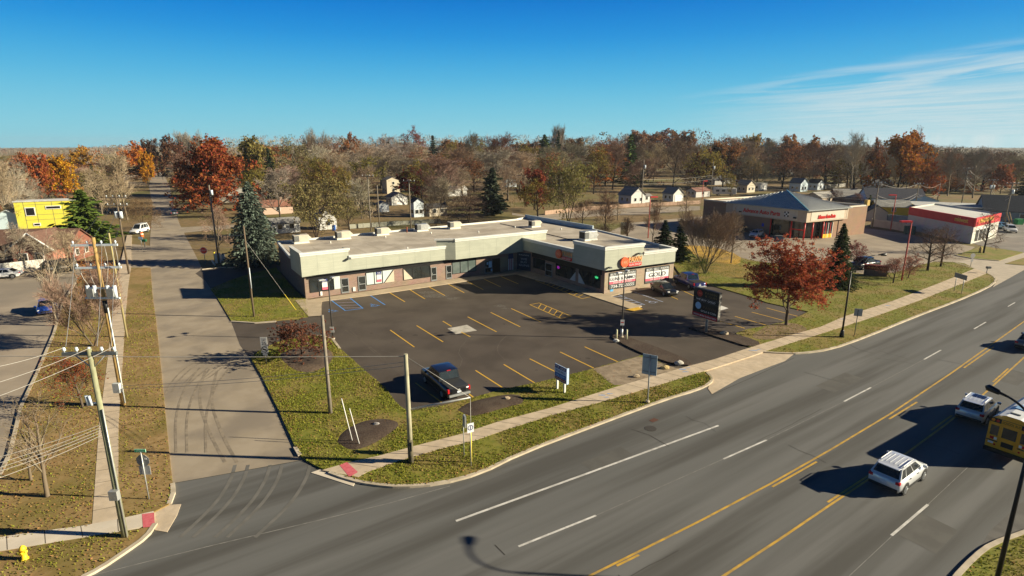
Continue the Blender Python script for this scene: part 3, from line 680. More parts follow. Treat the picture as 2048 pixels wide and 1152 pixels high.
M_tealpanel = mat('teal metal cap', (0.10, 0.30, 0.42), (0.12, 0.34, 0.46), 2, rough=.4)

def V(x, y, z=0.0): return Vector((x, y, z))
def unit(a, b): d = b - a; d.z = 0; return d.normalized()
def outn(e): return Vector((e.y, -e.x, 0))        # to the right of the direction: faces the viewer for left-to-right walls

mall = thing('shopping_plaza', 'L-shaped brick shopping plaza with sage green fascia and flat tan roof', 'shop building', G(612, 600))
bo = mall.location.copy()
def P_(mb, name, m, bevel=0, parent=None):
    """part of the plaza, given in world coordinates"""
    mb.v = [(v[0] - bo.x, v[1] - bo.y, v[2] - bo.z) for v in mb.v]
    return mb.build(name, m, mall if parent is None else parent, bevel)
ZF = 3.1
TALL, LOW, ROOF = 6.15, 5.15, 4.65
A0 = G(604.2, 554.6, ZF); A1 = G(699, 542, ZF); A2 = G(890.5, 519.8, ZF); B0 = G(911.4, 519.3, ZF); I0 = G(1066.5, 502.7, ZF)
Aback = G(582.8, 537.3, ZF)
W0, W1 = G(612, 598), G(925, 555); we = unit(W0, W1); W2 = W0 + we * ((G(1040, 542) - W0).dot(we))
CH = G(1062, 543.5); E0 = G(1208, 588); ee = unit(CH, E0); F0 = E0; Fe = unit(E0, G(1345, 567)); Fend = G(1345, 567)
wn, en, fn = outn(we), outn(ee), outn(Fe)
ZE, TALLE, LOWE = 3.4, 6.5, 5.3
def meet(p, d, q, f):
    k = d.x * f.y - d.y * f.x; return p + d * (((q.x - p.x) * f.y - (q.y - p.y) * f.x) / k)
K0 = meet(E0 + en * .7, ee, E0 + fn * .7, Fe); E1_ = K0 - ee * 6.3; F1 = K0 + Fe * 6.6; F2 = K0 + Fe * 12.5
I0 = meet(V(B0.x, B0.y), we, V(K0.x, K0.y), ee)
# walls: closed outline
back_l = G(556, 486, ROOF); back_m = G(1032, 440.5, ROOF); back_c = G(1052, 436.5, ROOF); side_r = G(1186, 459.5, ROOF); side_f = G(1334, 494.5, ROOF)
outline = [W0, W2, CH, E0, Fend, V(side_f.x, side_f.y), V(side_r.x, side_r.y), V(back_c.x, back_c.y), V(back_m.x, back_m.y), V(back_l.x, back_l.y)]
wl = MB()
for i in range(len(outline)):
    a, b = outline[i], outline[(i + 1) % len(outline)]
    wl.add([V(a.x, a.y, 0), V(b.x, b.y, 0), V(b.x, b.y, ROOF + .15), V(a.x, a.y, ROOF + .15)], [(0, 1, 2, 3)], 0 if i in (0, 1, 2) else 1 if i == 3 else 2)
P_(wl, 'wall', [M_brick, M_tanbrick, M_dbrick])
rf = MB()
rp = [Aback + we * .1, A0 + we * .15 - wn * .15, A1 - wn * .15, A2 - wn * .15, B0 - wn * .15, I0 - wn * .2 - en * .2, K0 - en * .15 - fn * .15, F2 - fn * .15, V(side_f.x, side_f.y), V(side_r.x, side_r.y), V(back_c.x, back_c.y), V(back_m.x, back_m.y), V(back_l.x, back_l.y)]
rf.poly(ccw(rp, ROOF))
roof = P_(rf, 'roof', M_roof)
sm_ = MB()
for i in range(1, 14):
    q = W0 + we * (2.6 * i - 1); strip([V(q.x, q.y) - wn * .9, V(q.x, q.y) - wn * 12.5], .05, ROOF + .006, sm_)
P_(sm_, 'roof_seam', mat('roof seam line', (.30, .255, .20))).parent = roof
for px, py, r_ in [(660, 483, 1.1), (745, 476, 1.4), (820, 470, 1.0), (900, 470, 1.6), (985, 458, 1.2), (1100, 470, 1.3), (1180, 492, 1.1), (640, 497, .8)]:
    c = G(px, py, ROOF); st_m = MB().poly([(c.x + cos(a) * r_ * 1.6 * R.uniform(.7, 1.1), c.y + sin(a) * r_ * .8 * R.uniform(.7, 1.1), ROOF + .011) for a in [2 * pi * i / 14 for i in range(14)]])
    P_(st_m, 'roof_stain', mat('ponding stain', (.37, .315, .24), (.45, .39, .305), 1.4, detail=6)).parent = roof
cop = MB()
for a, b, h in ((back_l, back_m, .28), (back_m, back_c, .3), (side_r, side_f, .2), (back_l, Aback, .25)):
    e = unit(a, b); cop.obox(V(a.x, a.y), e, outn(e), 0, (b - a).length, -.15, .15, ROOF - .1, ROOF + h)
P_(cop, 'coping', M_trim)
cop = MB(); e = unit(back_c, side_r); cop.obox(V(back_c.x, back_c.y), e, outn(e), -.2, (side_r - back_c).length, -.12, .12, ROOF - .2, ROOF + .75)
P_(cop, 'parapet', mat('blue shaded panel', (0.42, 0.50, 0.55), (0.46, 0.54, 0.6), 1))
def fascia(name, a, b, zt, n, thick=.35, panel=2.45, z0=ZF, cor=True, ends=(0, 0)):
    e = unit(a, b); L = (b - a).length; a = V(a.x, a.y)
    f = MB().obox(a, e, n, 0, L, -thick, 0, z0, zt)
    fo = P_(f, 'fascia', M_fascia)
    k = max(1, round(L / panel)); j = MB()
    for i in range(1, k): j.obox(a, e, n, L * i / k - .012, L * i / k + .012, .001, .004, z0 + .02, zt - .42)
    nrow = 4 if zt > 5.5 else 3
    if k > 1: P_(j, 'panel_joint', mat('panel joint', (0.26, 0.28, 0.24)), parent=None)
    if cor:
        c = MB()
        c.obox(a, e, n, -ends[0], L + ends[1], -thick - .06, .16, zt - .16, zt + .06)
        c.obox(a, e, n, -ends[0] * .5, L + ends[1] * .5, .003, .07, zt - .40, zt - .16)
        P_(c, 'cornice', M_trim)
    return fo
sn = -we                                          # outward of the west end
fascia('w', A0, A1, TALL, wn, ends=(.1, .12))
fascia('w', A1, A2 , LOW, wn, ends=(0, .12))
fascia('w', B0, I0 + we * 4.2, TALL, wn, ends=(.12, .16), z0=ZF)
# returns
e_ = unit(Aback, A0); f = MB().obox(V(Aback.x, Aback.y), e_, outn(e_), 0, (A0 - Aback).length - .36, -.3, 0, ZF, TALL); P_(f, 'fascia', M_fascia)
f = MB().obox(V(Aback.x, Aback.y), e_, outn(e_), -.15, (A0 - Aback).length + .13, -.36, .15, TALL + .061, TALL + .10); P_(f, 'cornice', M_trim)
e_ = unit(A2, B0); f = MB().obox(V(A2.x, A2.y), e_, outn(e_), -1.2, (B0 - A2).length - .01, -.35, 0, ZF + .004, TALL - .17); P_(f, 'fascia', M_fascia)
f = MB().obox(V(A2.x, A2.y), e_, outn(e_), -1.5, (B0 - A2).length - .12, -.40, .14, TALL - .16, TALL + .05); P_(f, 'cornice', M_trim)
e_ = unit(A1 - wn * 3, A1); f = MB().obox(V((A1 - wn * 3).x, (A1 - wn * 3).y), -e_, we, -2.7, -.36, 0.0, .1, LOW - .5, TALL - .17); P_(f, 'fascia', M_fascia)
fascia('e', I0, E1_, LOWE, en, z0=ZE)
fascia('e', E1_, K0, TALLE, en, ends=(.12, .0), panel=5, z0=ZE)
fascia('f', K0, F1, TALLE, fn, ends=(.14, .12), panel=2.3, z0=ZE)
fascia('f', F1, F2, LOWE, fn, ends=(0, .2), panel=1.7, z0=ZE)
# end of the right-hand fascia and soffits
e_ = Fe; q = F2 - fn * 3.0
f = MB().obox(V(F2.x, F2.y), fn, e_, -3.0, -.36, -.3, 0.0, ZE, LOWE); P_(f, 'fascia', M_fascia)
f = MB().obox(V(F2.x, F2.y), fn, e_, -3.1, -.42, -.4, .2, LOWE + .061, LOWE + .12); P_(f, 'cornice', M_trim)
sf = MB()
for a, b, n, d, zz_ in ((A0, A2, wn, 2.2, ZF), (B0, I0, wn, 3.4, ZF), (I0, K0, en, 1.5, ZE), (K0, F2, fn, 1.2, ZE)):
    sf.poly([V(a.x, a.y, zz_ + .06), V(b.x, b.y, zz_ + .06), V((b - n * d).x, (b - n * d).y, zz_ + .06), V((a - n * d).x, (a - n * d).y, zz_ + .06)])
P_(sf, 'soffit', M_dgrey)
# shop fronts
def rect_on(P0, e, px0, px1, pyt, pyb, pyt2=None, pyb2=None):
    u0, z1 = onwall(P0, e, px0, pyt); _, z0 = onwall(P0, e, px0, pyb)
    u1, z1b = onwall(P0, e, px1, pyt2 if pyt2 is not None else pyt); _, z0b = onwall(P0, e, px1, pyb2 if pyb2 is not None else pyb)
    return u0, u1, z0, z1
def ux(P0, e, px, py): return onwall(P0, e, px, py)[0]
def window(P0, e, n, u0, u1, z0, z1, panes=3, glass=None, fr=None):
    f = MB()
    for i in range(panes + 1): x = u0 + (u1 - u0) * i / panes; f.obox(P0, e, n, x - .035, x + .035, .0, .07, z0, z1)
    for z in (z0, z1): f.obox(P0, e, n, u0 + .036, u1 - .036, .0, .06, z - .035, z + .035)
    fo = P_(f, 'window', fr or M_frame)
    gl_ = MB().obox(P0, e, n, u0 + .01, u1 - .01, .004, .03, z0 + .01, z1 - .01); P_(gl_, 'pane', glass or M_glass, parent=None).parent = fo
    return fo
def door(P0, e, n, u0, u1, z1=2.15):
    f = MB()
    for x in (u0, u1): f.obox(P0, e, n, x - .05, x + .05, .0, .08, .1, z1)
    f.obox(P0, e, n, u0 + .051, u1 - .051, .0, .07, z1 - .1, z1); f.obox(P0, e, n, u0 + .051, u1 - .051, .0, .07, .1, .28)
    f.obox(P0, e, n, u0 + .051, u1 - .051, .0, .075, .98, 1.08)
    d = P_(f, 'door', M_grey1)
    P_(MB().obox(P0, e, n, u0 + .02, u1 - .02, .004, .03, .12, z1 - .02), 'pane', M_glass).parent = d
    P_(MB().obox(P0, e, n, u0 + .12, u0 + .17, .075, .12, .95, 1.35), 'handle', M_metal).parent = d
    return d
def boardon(P0, e, n, u0, u1, z0, z1, m, d=.04, name='panel', d0=.0): return P_(MB().obox(P0, e, n, u0, u1, d0, d, z0, z1), name, m)
U = lambda px: ux(W0, we, px, 598 - (px - 612) * 0.137)
hd = MB().obox(W0, we, wn, 0.3, U(953), .0, .05, 2.55, ZF); P_(hd, 'header', M_black)
window(W0, we, wn, U(622), U(669), .78, 2.5, 3); boardon(W0, we, wn, U(670), U(682), .8, 2.5, M_curtain, .035, 'curtain')
door(W0, we, wn, U(684), U(698))
window(W0, we, wn, U(734), U(766), .78, 2.5, 2, M_curtain)
tri = lambda u0, u1, z0, z1, left: P_(MB().add([W0 + we * a + wn * d + Z * b for d in (.0, .05) for a, b in (((u0, z0), (u1, z0), (u0, z1)) if left else ((u0, z0), (u1, z0), (u1, z1)))], [(3, 4, 5), (2, 1, 0), (0, 1, 4, 3), (1, 2, 5, 4), (2, 0, 3, 5)]), 'panel', M_beige)
door(W0, we, wn, U(718), U(732))
boardon(W0, we, wn, U(767), U(789), .8, 2.5, M_curtain, .03, 'curtain'); tri(U(769), U(789), .78, 2.5, False)
P_(MB().add([W0 + we * U(768) + wn * .055 + Z * .8, W0 + we * U(770) + wn * .055 + Z * .8, W0 + we * U(789.5) + wn * .055 + Z * 2.5, W0 + we * U(787) + wn * .055 + Z * 2.5], [(0, 1, 2, 3)]), 'mullion', M_frame)
window(W0, we, wn, U(808), U(861), .8, 2.5, 3); tri(U(808), U(827), .79, 2.45, True)
door(W0, we, wn, U(863), U(873)); door(W0, we, wn, U(893), U(903))
window(W0, we, wn, U(905), U(952), .75, 2.5, 3, mat('lighter shop glass', (0.10, 0.13, 0.12), (0.16, 0.19, 0.18), .8, rough=.1, spec=.8))
d_ = door(W0, we, wn, U(970), U(984)); boardon(W0, we, wn, U(985), U(1000), .1, 2.3, M_black, .05, 'door_panel')
boardon(W0, we, wn, U(1001), U(1015), .8, 2.4, mat('boarded tan', (0.30, 0.25, 0.17)), .05)
for a, b, c, d in ((973, 976, 1.5, 1.9), (977, 983, 1.0, 2.0), (981, 984, .4, .8)): boardon(W0, we, wn, U(a), U(b), c, d, mat('blue paper', (0.35, 0.6, 0.8)), .10, 'notice', .085)
# flag banner
fb = MB(); u0, u1 = U(1016.5), U(1026)
for i in range(5): fb.obox(W0, we, wn, u0 + (u1 - u0) * i / 5, u0 + (u1 - u0) * (i + 1) / 5, .03, .06 + .012 * (i % 2), .15, 2.0, i % 2)
fb.obox(W0, we, wn, u0, u1, .03, .07, 2.0, 2.8, 2)
P_(fb, 'flag_banner', [mat('flag white', (.6, .6, .62)), mat('flag red', (.35, .05, .06)), mat('flag navy', (.04, .06, .16))])
# lease posters, meter boxes
def poster(u0, u1, z0, z1):
    h = z1 - z0
    p = P_(MB().obox(W0, we, wn, u0, u1, .07, .09, z0, z1), 'lease_poster', M_wht)
    P_(MB().obox(W0, we, wn, u0 - .01, u1 + .01, .06, .095, z1 - .3 * h, z1 + .01), 'poster_band', mat('poster navy', (0.02, 0.03, 0.16))).parent = p
    P_(MB().obox(W0, we, wn, u0 - .01, u1 + .01, .06, .095, z0 - .01, z0 + .24 * h), 'poster_band', M_pinkr).parent = p
    P_(MB().text('FOR', W0 + we * (u0 + .12) + wn * .097 + Z * (z1 - .14 * h), we, Z, (u1 - u0) - .24, .11 * h), 'lettering', M_wht).parent = p
    t = MB(); t.text('LEASE', W0 + we * (u0 + .06) + wn * .097 + Z * (z1 - .28 * h), we, Z, (u1 - u0) - .12, .11 * h)
    P_(t, 'lettering', M_wht).parent = p
poster(U(646), U(656.5), .95, 2.35); poster(U(754.5), U(763.5), 1.05, 2.45)
for a, b in ((641, 645), (706, 711)): boardon(W0, we, wn, U(a), U(b), .2, .75, M_wht, .12, 'meter_box')
# chamfer: WE BUY GUNS
ce = unit(W2, CH); cn_ = outn(ce); cL = (CH - W2).length
boardon(W2, ce, cn_, .05, cL - .05, .1, 2.95, mat('navy board', (0.02, 0.035, 0.06)), .05)
for i, s in enumerate(('WE', 'BUY', 'GUNS')): P_(MB().text(s, W2 + ce * (cL * (.28 if i < 2 else .14)) + cn_ * .06 + Z * (1.75 - .5 * i), ce, Z, cL * (.45 if i < 2 else .74), .33), 'lettering', mat('grey letters', (0.42, 0.45, 0.48)))
t = MB().text('PAWN', W2 + ce * (cL * .15) + cn_ * .06 + Z * 2.45, ce, Z, cL * .7, .22)
P_(t, 'lettering', mat('grey letters', (0.42, 0.45, 0.48)))
# east wall: glass front under the overhang
UE = lambda px: ux(CH, ee, px, 543.5 + (px - 1062) * .305)
boardon(CH, ee, en, 0.3, UE(1203), 2.5, ZE, M_black, .05, 'header')
door(CH, ee, en, UE(1091), UE(1104)); boardon(CH, ee, en, UE(1066), UE(1090), .8, 2.45, M_glass, .04, 'pane')
wA = window(CH, ee, en, UE(1112), UE(1150), .7, 2.5, 2); wB = window(CH, ee, en, UE(1158), UE(1200), .6, 2.5, 2)
trE = lambda u0, u1, z0, z1, left: P_(MB().add([CH + ee * a + en * d + Z * b for d in (.0, .08) for a, b in (((u0, z0), (u1, z0), (u0, z1)) if left else ((u0, z0), (u1, z0), (u1, z1)))], [(3, 4, 5), (2, 1, 0), (0, 1, 4, 3), (1, 2, 5, 4), (2, 0, 3, 5)]), 'panel', mat('pale panel', (.5, .52, .5)))
trE(UE(1140), UE(1150.5), .62, 1.9, False); trE(UE(1157), UE(1170), .55, 2.0, True)
lit = MB()
uo = UE(1117)
for k in range(10):
    a, b = 2 * pi * k / 10, 2 * pi * (k + 1) / 10
    lit.add([CH + ee * (uo + .24 * cos(a)) + en * .10 + Z * (1.95 + .18 * sin(a)), CH + ee * (uo + .24 * cos(b)) + en * .10 + Z * (1.95 + .18 * sin(b)), CH + ee * (uo + .2 * cos(b)) + en * .10 + Z * (1.95 + .14 * sin(b)), CH + ee * (uo + .2 * cos(a)) + en * .10 + Z * (1.95 + .14 * sin(a))], [(0, 1, 2, 3)])
lit.text('OPEN', CH + ee * (uo - .17) + en * .10 + Z * 1.89, ee, Z, .34, .12)
P_(lit, 'neon_sign', mat('purple neon', (0.1, 0.02, 0.2), emit=(0.45, 0.03, 0.5, .7)))
lit = MB(); uo = UE(1193)
lit.add([CH + ee * (uo + .36 * cos(2 * pi * k / 16)) + en * .10 + Z * (2.02 + .19 * sin(2 * pi * k / 16)) for k in range(16)], [list(range(16))])
gsn = P_(lit, 'neon_sign', mat('green neon', (0.0, 0.2, 0.05), emit=(0.0, 0.45, 0.12, .45)))
t = MB().text('OPEN', CH + ee * (uo - .28) + en * .105 + Z * 1.93, ee, Z, .56, .17); P_(t, 'lettering', mat('neon letter', (.3, .8, .5), emit=(0.3, 1, 0.5, .4))).parent = gsn
# front windows with adverts
UF = lambda px: ux(F0, Fe, px, 588 - (px - 1208) * .168)
boardon(F0, Fe, fn, .0, (Fend - F0).length, 2.95, ZE, M_black, .05, 'header')
def advert(u0, u1, z0, z1, rows):
    wv = window(F0, Fe, fn, u0, u1, z0, z1, 3, M_dgrey)
    H = z1 - z0; z = z1
    for frac, m, txt, tm_, fw in rows:
        h = H * frac; z -= h
        if m: P_(MB().obox(F0, Fe, fn, u0 + .05, u1 - .05, .031, .045, z, z + h), 'advert_strip', m).parent = wv
        if txt: P_(MB().text(txt, F0 + Fe * (u0 + (u1 - u0) * (1 - fw) / 2) + fn * .08 + Z * (z + h * .16), Fe, Z, (u1 - u0) * fw, h * .62, bold=.004), 'lettering', tm_).parent = wv
M_adw = mat('advert white', (.72, .72, .72)); M_adk = mat('advert grey letters', (.09, .095, .1))
advert(UF(1217), UF(1270), .55, 2.8, [(.22, M_dgrey, 'BUY · SELL · PAWN', M_adw, .92), (.33, M_adw, 'GUNS & AMMO', M_adk, .94), (.15, M_pinkr, 'INVEST IN GOLD', M_adw, .7), (.30, M_dgrey, '734-722-5555', M_adw, .86)])
advert(UF(1289), UF(1336), .62, 2.8, [(.24, M_dgrey, 'BUY · SELL · PAWN', M_adw, .92), (.46, M_adw, 'GOLD', M_adk, .72), (.16, M_pinkr, 'WE BUY GOLD', M_adw, .6), (.14, M_dgrey, None, None, 0)])
boardon(F0, Fe, fn, UF(1220), UF(1226), .2, .6, mat('blue badge', (.12, .4, .7)), .03, 'wall_sign')
# raised signs on the fascia
def shop_sign(a, e, n, u, z, s=1.0):
    a = V(a.x, a.y); m = MB(); c = a + e * u + Z * z
    b = e.cross(n)
    ring = [c + e * (.72 * s * cos(2 * pi * k / 28)) + Z * (.72 * s * sin(2 * pi * k / 28)) for k in range(28)]
    m.add([p + n * .02 for p in ring] + [p + n * .30 for p in ring], [[28 + k for k in range(28)] if b.z > 0 else [28 + k for k in range(28)][::-1]] + [(k, (k + 1) % 28, 28 + (k + 1) % 28, 28 + k) for k in range(28)])
    sg = P_(m, 'sign_disc', M_orange)
    P_(MB().text('14K', c - e * .5 * s - Z * .22 * s + n * .31, e, Z, 1.0 * s, .46 * s), 'lettering', mat('disc letters', (.9, .32, .18))).parent = sg
    P_(MB().text('PAWN', c + e * .82 * s - Z * .10 * s + n * .12, e, Z, 2.35 * s, .74 * s, .05), 'sign_letters', [mat('sign letters', (.90, .50, .22), (.86, .44, .18), 3)])
    P_(MB().text('GUN SHOP', c + e * .85 * s - Z * .62 * s + n * .21, e, Z, 2.1 * s, .30 * s), 'lettering', M_wht)
    pl = MB().obox(c, e, n, .72 * s, 3.1 * s, .02, .20, -.72 * s, -.24 * s); P_(pl, 'sign_plate', M_red)
u, z = onwall(V(K0.x, K0.y), Fe, 1247.5, 524); shop_sign(K0, Fe, fn, u, z, .95)
u, z = onwall(V(I0.x, I0.y), ee, 1119.5, 507.5); shop_sign(I0, ee, en, u, z, .9)
# wall lights and cameras
def wall_light(a, e, n, px, py):
    u, z = onwall(V(a.x, a.y), e, px, py); m = MB(); m.obox(V(a.x, a.y), e, n, u - .2, u + .2, .1, .55, z - .12, z + .06); m.obox(V(a.x, a.y), e, n, u - .04, u + .04, .0, .1, z - .1, z + .02)
    P_(m, 'wall_light', M_dgrey)
wall_light(A1, we, wn, 697, 516); wall_light(K0, Fe, fn, 1276, 506); wall_light(K0, Fe, fn, 1217, 534)
# pavement-side bollard-like downpipes skipped; roof vents
for px, py in [(661, 487), (771, 476), (698, 501), (815, 499), (862, 468), (957, 466), (1122, 460), (1030, 456)]:
    p = G(px, py, ROOF); v = MB().tube([p, p + Z * .35], .11, 8); P_(v, 'vent_pipe', M_trim).parent = roof
p = G(814, 465, ROOF); P_(MB().tube([p, p + Z * .8], .10, 8).tube([p + Z * .82, p + Z * .95], .17, 8), 'vent_pipe', mat('rust pipe', (.25, .08, .05))).parent = roof
cb = MB().tube([G(1000, 447, ROOF + .06), G(1043, 456, ROOF + .06), G(1120, 474, ROOF + .06), G(1150, 482, ROOF + .06)], .05, 4); P_(cb, 'roof_cable', M_black).parent = roof
# roof-top air units
def hvac(px, py, lab, s=1.0, flip=False, grey=False):
    p = G(px, py, ROOF + .02); t = thing('air_conditioner', lab, 'air conditioner', p, atan2(we.y, we.x), 'air conditioners on the plaza roof')
    L, W_, H = 2.2 * s, 1.3 * s, 1.05 * s
    MB().box((0, 0, .13), (L * 1.02, W_ * 1.05, .26)).build('curb', M_trim, t)
    MB().box((0, 0, .26 + H / 2 + .003), (L, W_, H)).build('casing', M_metal if grey else M_hvac, t, .03)
    hd_ = MB(); x = L / 2; hd_.add([(x, -.5 * s, .45), (x, .5 * s, .45), (x + .45, .5 * s, .8), (x + .45, -.5 * s, .8), (x, -.5 * s, 1.2), (x, .5 * s, 1.2)], [(0, 3, 2, 1), (3, 4, 5, 2), (0, 4, 3), (1, 2, 5)]); hd_.build('hood', M_metal if grey else M_hvac, t)
    g_ = MB()
    for i in range(9): g_.box((-L / 2 + .08 + i * .075 * s, -W_ / 2 - .012, .26 + H * .5), (.045 * s, .02, H * .82))
    g_.box((-L / 2 + .08 + 4 * .075 * s, -W_ / 2 - .003, .26 + H * .5), (.72 * s, .012, H * .84), 1)
    g_.box((-L / 2 - .004, 0, .26 + H * .5), (.02, W_ * .86, H * .82), 1)
    g_.build('grille', [M_grey1, M_black], t)
    fn_ = MB(); fn_.tube([(-L * .2, 0, .262 + H), (-L * .2, 0, .30 + H)], .42 * s, 16); fn_.build('fan', M_dgrey, t)
    if flip: t.rotation_euler.z += pi
    return t
hvac(602, 486, 'leftmost beige air conditioner, at the west end of the plaza roof', 1.0)
hvac(686, 478, 'beige air conditioner on the roof, second from the west end', 1.0)
hvac(764, 470, 'beige air conditioner on the roof, just west of the rusty vent pipe', .95)
hvac(843, 462, 'grey metal air conditioner on the roof beside the rusty vent pipe', .95, grey=True)
hvac(908, 457, 'beige air conditioner at the back of the roof, above the raised middle fascia', .95)
hvac(1069, 454, 'white air conditioner near the rear corner of the east wing roof', .9)
hvac(1176, 480, 'air conditioner with louvred side above the orange pawn sign fascia', 1.15, grey=True)

# ------------------------------------------------------------------ auto parts shop
M_tile = brick('brown tan block', (0.29, 0.17, 0.10), (0.26, 0.15, 0.085), (0.27, 0.17, 0.11))
M_cream = mat('cream fascia', (0.46, 0.37, 0.275), (0.50, 0.405, 0.30), 1.2, rough=.7)
M_creamp = mat('pale fascia panel', (0.54, 0.48, 0.39), (0.58, 0.52, 0.425), 1.2, rough=.7)
aap = thing('auto_parts_store', 'tan auto parts store with grey hipped metal roof and red corner entrance', 'store', G(1606, 481))
bo = aap.location.copy(); mall_keep = mall; mall = aap
c0 = G(1606, 481); lw = G(1404, 451); rw = G(1727, 467.5)
el = unit(lw, c0); er = unit(c0, rw); nl, nr = outn(el), outn(er)
cF = G(1602, 446, 4.0); lF = G(1452, 414, 4.0)
H1 = HT(c0, 420) - .12
cb_ = lw + (rw - c0)
LL, LR = (c0 - lw).length, (rw - c0).length
f = MB()
for a, b, k in ((lw, c0 - el * 8, 0), (c0 - el * 8, c0 - el * 8 - nl * 1.2, 2), (c0 - el * 8 - nl * 1.2, c0 + er * 6 - nl * 1.2, 2), (c0 + er * 9, rw, 0), (rw, cb_, 1), (cb_, lw, 1)):
    f.add([V(a.x, a.y), V(b.x, b.y), V(b.x, b.y, H1), V(a.x, a.y, H1)], [(0, 1, 2, 3)], k)
f.add([V((c0 - el * 3 - nl * 1.2).x, (c0 - el * 3 - nl * 1.2).y), V((c0 + er * 9).x, (c0 + er * 9).y), V((c0 + er * 9).x, (c0 + er * 9).y, H1), V((c0 - el * 3 - nl * 1.2).x, (c0 - el * 3 - nl * 1.2).y, H1)], [(0, 1, 2, 3)], 2)
P_(f, 'wall', [M_tile, M_tile, M_glass])
flat = MB().poly(ccw([lw, c0, rw, cb_], H1 - .25)); P_(flat, 'flat_roof', mat('white membrane', (.6, .6, .57), (.66, .66, .63), .4))
cp2 = MB()
for a, b in ((lw, c0), (c0, rw), (rw, cb_), (cb_, lw)): e = unit(a, b); cp2.obox(V(a.x, a.y), e, outn(e), 0, (b - a).length, -.2, .12, H1 - .02, H1 + .28)
P_(cp2, 'coping', mat('store coping', (.62, .55, .44)))
pd = MB().obox(V(rw.x, rw.y), er, nr, -.6, .3, -.5, .2, H1 + .1, H1 + 1.3); P_(pd, 'parapet_end', mat('ochre end', (.5, .34, .1)))
# hip roof on a raised square
h0, h1 = HT(c0, 444.5), HT(c0, 420)
cs = c0 + nl * .5 + nr * .5
La = -onwall(V(cs.x, cs.y), el, 1453, 404)[0]; Lb = onwall(V(cs.x, cs.y), er, 1698, 414)[0]
q0, q1, q2 = cs - el * La, cs, cs + er * Lb; q3 = q0 + er * Lb
fz = MB()
for a, b, n in ((q0, q1, nl), (q1, q2, nr), (q2, q3, el), (q3, q0, -er)):
    e = unit(a, b); fz.obox(V(a.x, a.y), e, outn(e), 0, (b - a).length, -.4, 0, h0, h1)
P_(fz, 'fascia', M_cream)
for a, e, n, L in ((q0, el, nl, La), (q1, er, nr, Lb)):
    P_(MB().obox(V(a.x, a.y), e, n, L * .10, L * .90, .003, .05, h0 + .25, h1 - .15), 'fascia_panel', M_creamp)
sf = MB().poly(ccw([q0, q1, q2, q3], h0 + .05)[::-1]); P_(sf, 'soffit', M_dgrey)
ov = .5
r0, r1, r2, r3 = q0 - el * ov + nl * ov, q1 + nl * ov + nr * ov, q2 + er * ov + nr * ov, q3 + er * ov - el * ov
apx = (r0 + r1 + r2 + r3) / 4; apx.z = 0; apx.z = HT(apx, 381)
hr = MB()
for a, b, k in ((r0, r1, 0), (r1, r2, 0), (r2, r3, 0), (r3, r0, 0)): hr.add([V(a.x, a.y, h1), V(b.x, b.y, h1), apx], [(0, 1, 2)], 0)
hip = P_(hr, 'hip_roof', mat('grey metal roof', (0.48, 0.48, 0.46), (0.53, 0.53, 0.51), .8, rough=.55))
sm = MB()
def ribs(a, b, n_):
    mid = lambda t: V(a.x, a.y, h1).lerp(V(b.x, b.y, h1), t)
    for i in range(1, n_):
        t = i / n_; p = mid(t); frac = 1 - abs(2 * t - 1)
        base_mid = mid(.5); top = p + (apx - base_mid) * frac
        sm.tube([p + Z * .03, top + Z * .03], .055, 4)
ribs(r0, r1, 34); ribs(r1, r2, 30)
P_(sm, 'seam', mat('roof seam', (0.42, 0.44, 0.44), rough=.5)).parent = hip
rg = MB(); rg.tube([V(r1.x, r1.y, h1 + .05), apx + Z * .06], .16, 6); P_(rg, 'ridge_cap', M_tealpanel).parent = hip
gt = MB()
for a, b in ((r0, r1), (r1, r2)): e = unit(a, b); gt.obox(V(a.x, a.y), e, outn(e), 0, (b - a).length, -.1, .08, h1 - .12, h1 + .03)
P_(gt, 'gutter', mat('gutter grey', (.3, .33, .33)))
# signs
u0 = La * .25
t = MB().text('Advance Auto Parts', V(q0.x, q0.y) + el * (La * .24) + nl * .08 + Z * (h0 + .75), el, Z, La * .46, .95, .08, bold=.012); P_(t, 'sign_letters', M_red)
t = MB().text('Advance Auto Parts', V(q1.x, q1.y) + er * (Lb * .26) + nr * .08 + Z * (h0 + .55), er, Z, Lb * .42, .85, .08, bold=.012); P_(t, 'sign_letters', M_red)
fl = MB()
cc = V(q0.x, q0.y) + el * (La * .775) + Z * (h0 + 1.3)
for i in range(3):
    for j in range(3): fl.obox(cc, el, nl, (i - 1.5) * .35, (i - .5) * .35, .05, .10, (j - 1.5) * .35, (j - .5) * .35, (i + j) % 2)
P_(fl, 'checker_emblem', [M_black, M_wht])
for u in (.19, .86): P_(MB().obox(V(q0.x, q0.y), el, nl, La * u, La * u + .6, .05, .3, h0 + .6, h0 + .9), 'wall_light', M_black)
# red corner entrance
en_ = MB()
for p in (c0, c0 - el * 7.9, c0 + er * 6.0, c0 + er * 2.6): P_(MB().tube([V(p.x, p.y), V(p.x, p.y, h0 + .04)], .15, 8), 'entrance_post', M_red)
en_.tube([V((c0 - el * 3).x, (c0 - el * 3).y), V((c0 - el * 3).x, (c0 - el * 3).y, h0 + .04)], .15, 8)
for a, e, n, u0_, u1_ in ((c0, -el, nl, .1, 3.0), ): en_.obox(V(a.x, a.y), e, -n, u0_, u1_, -.05, .05, 2.0, 2.2)
P_(en_, 'entrance_post', M_red)
for k in range(4):
    a = c0 + er * (6.2 + k * .72)
    P_(MB().obox(V(a.x, a.y), er, nr, 0, .62, -.02, .06, .9, 3.2), 'window', [M_glass]);
    P_(MB().obox(V(a.x, a.y), er, nr, .62, .72, -.02, .10, .02, 3.3), 'mullion', M_red if k % 2 == 0 else M_wht)
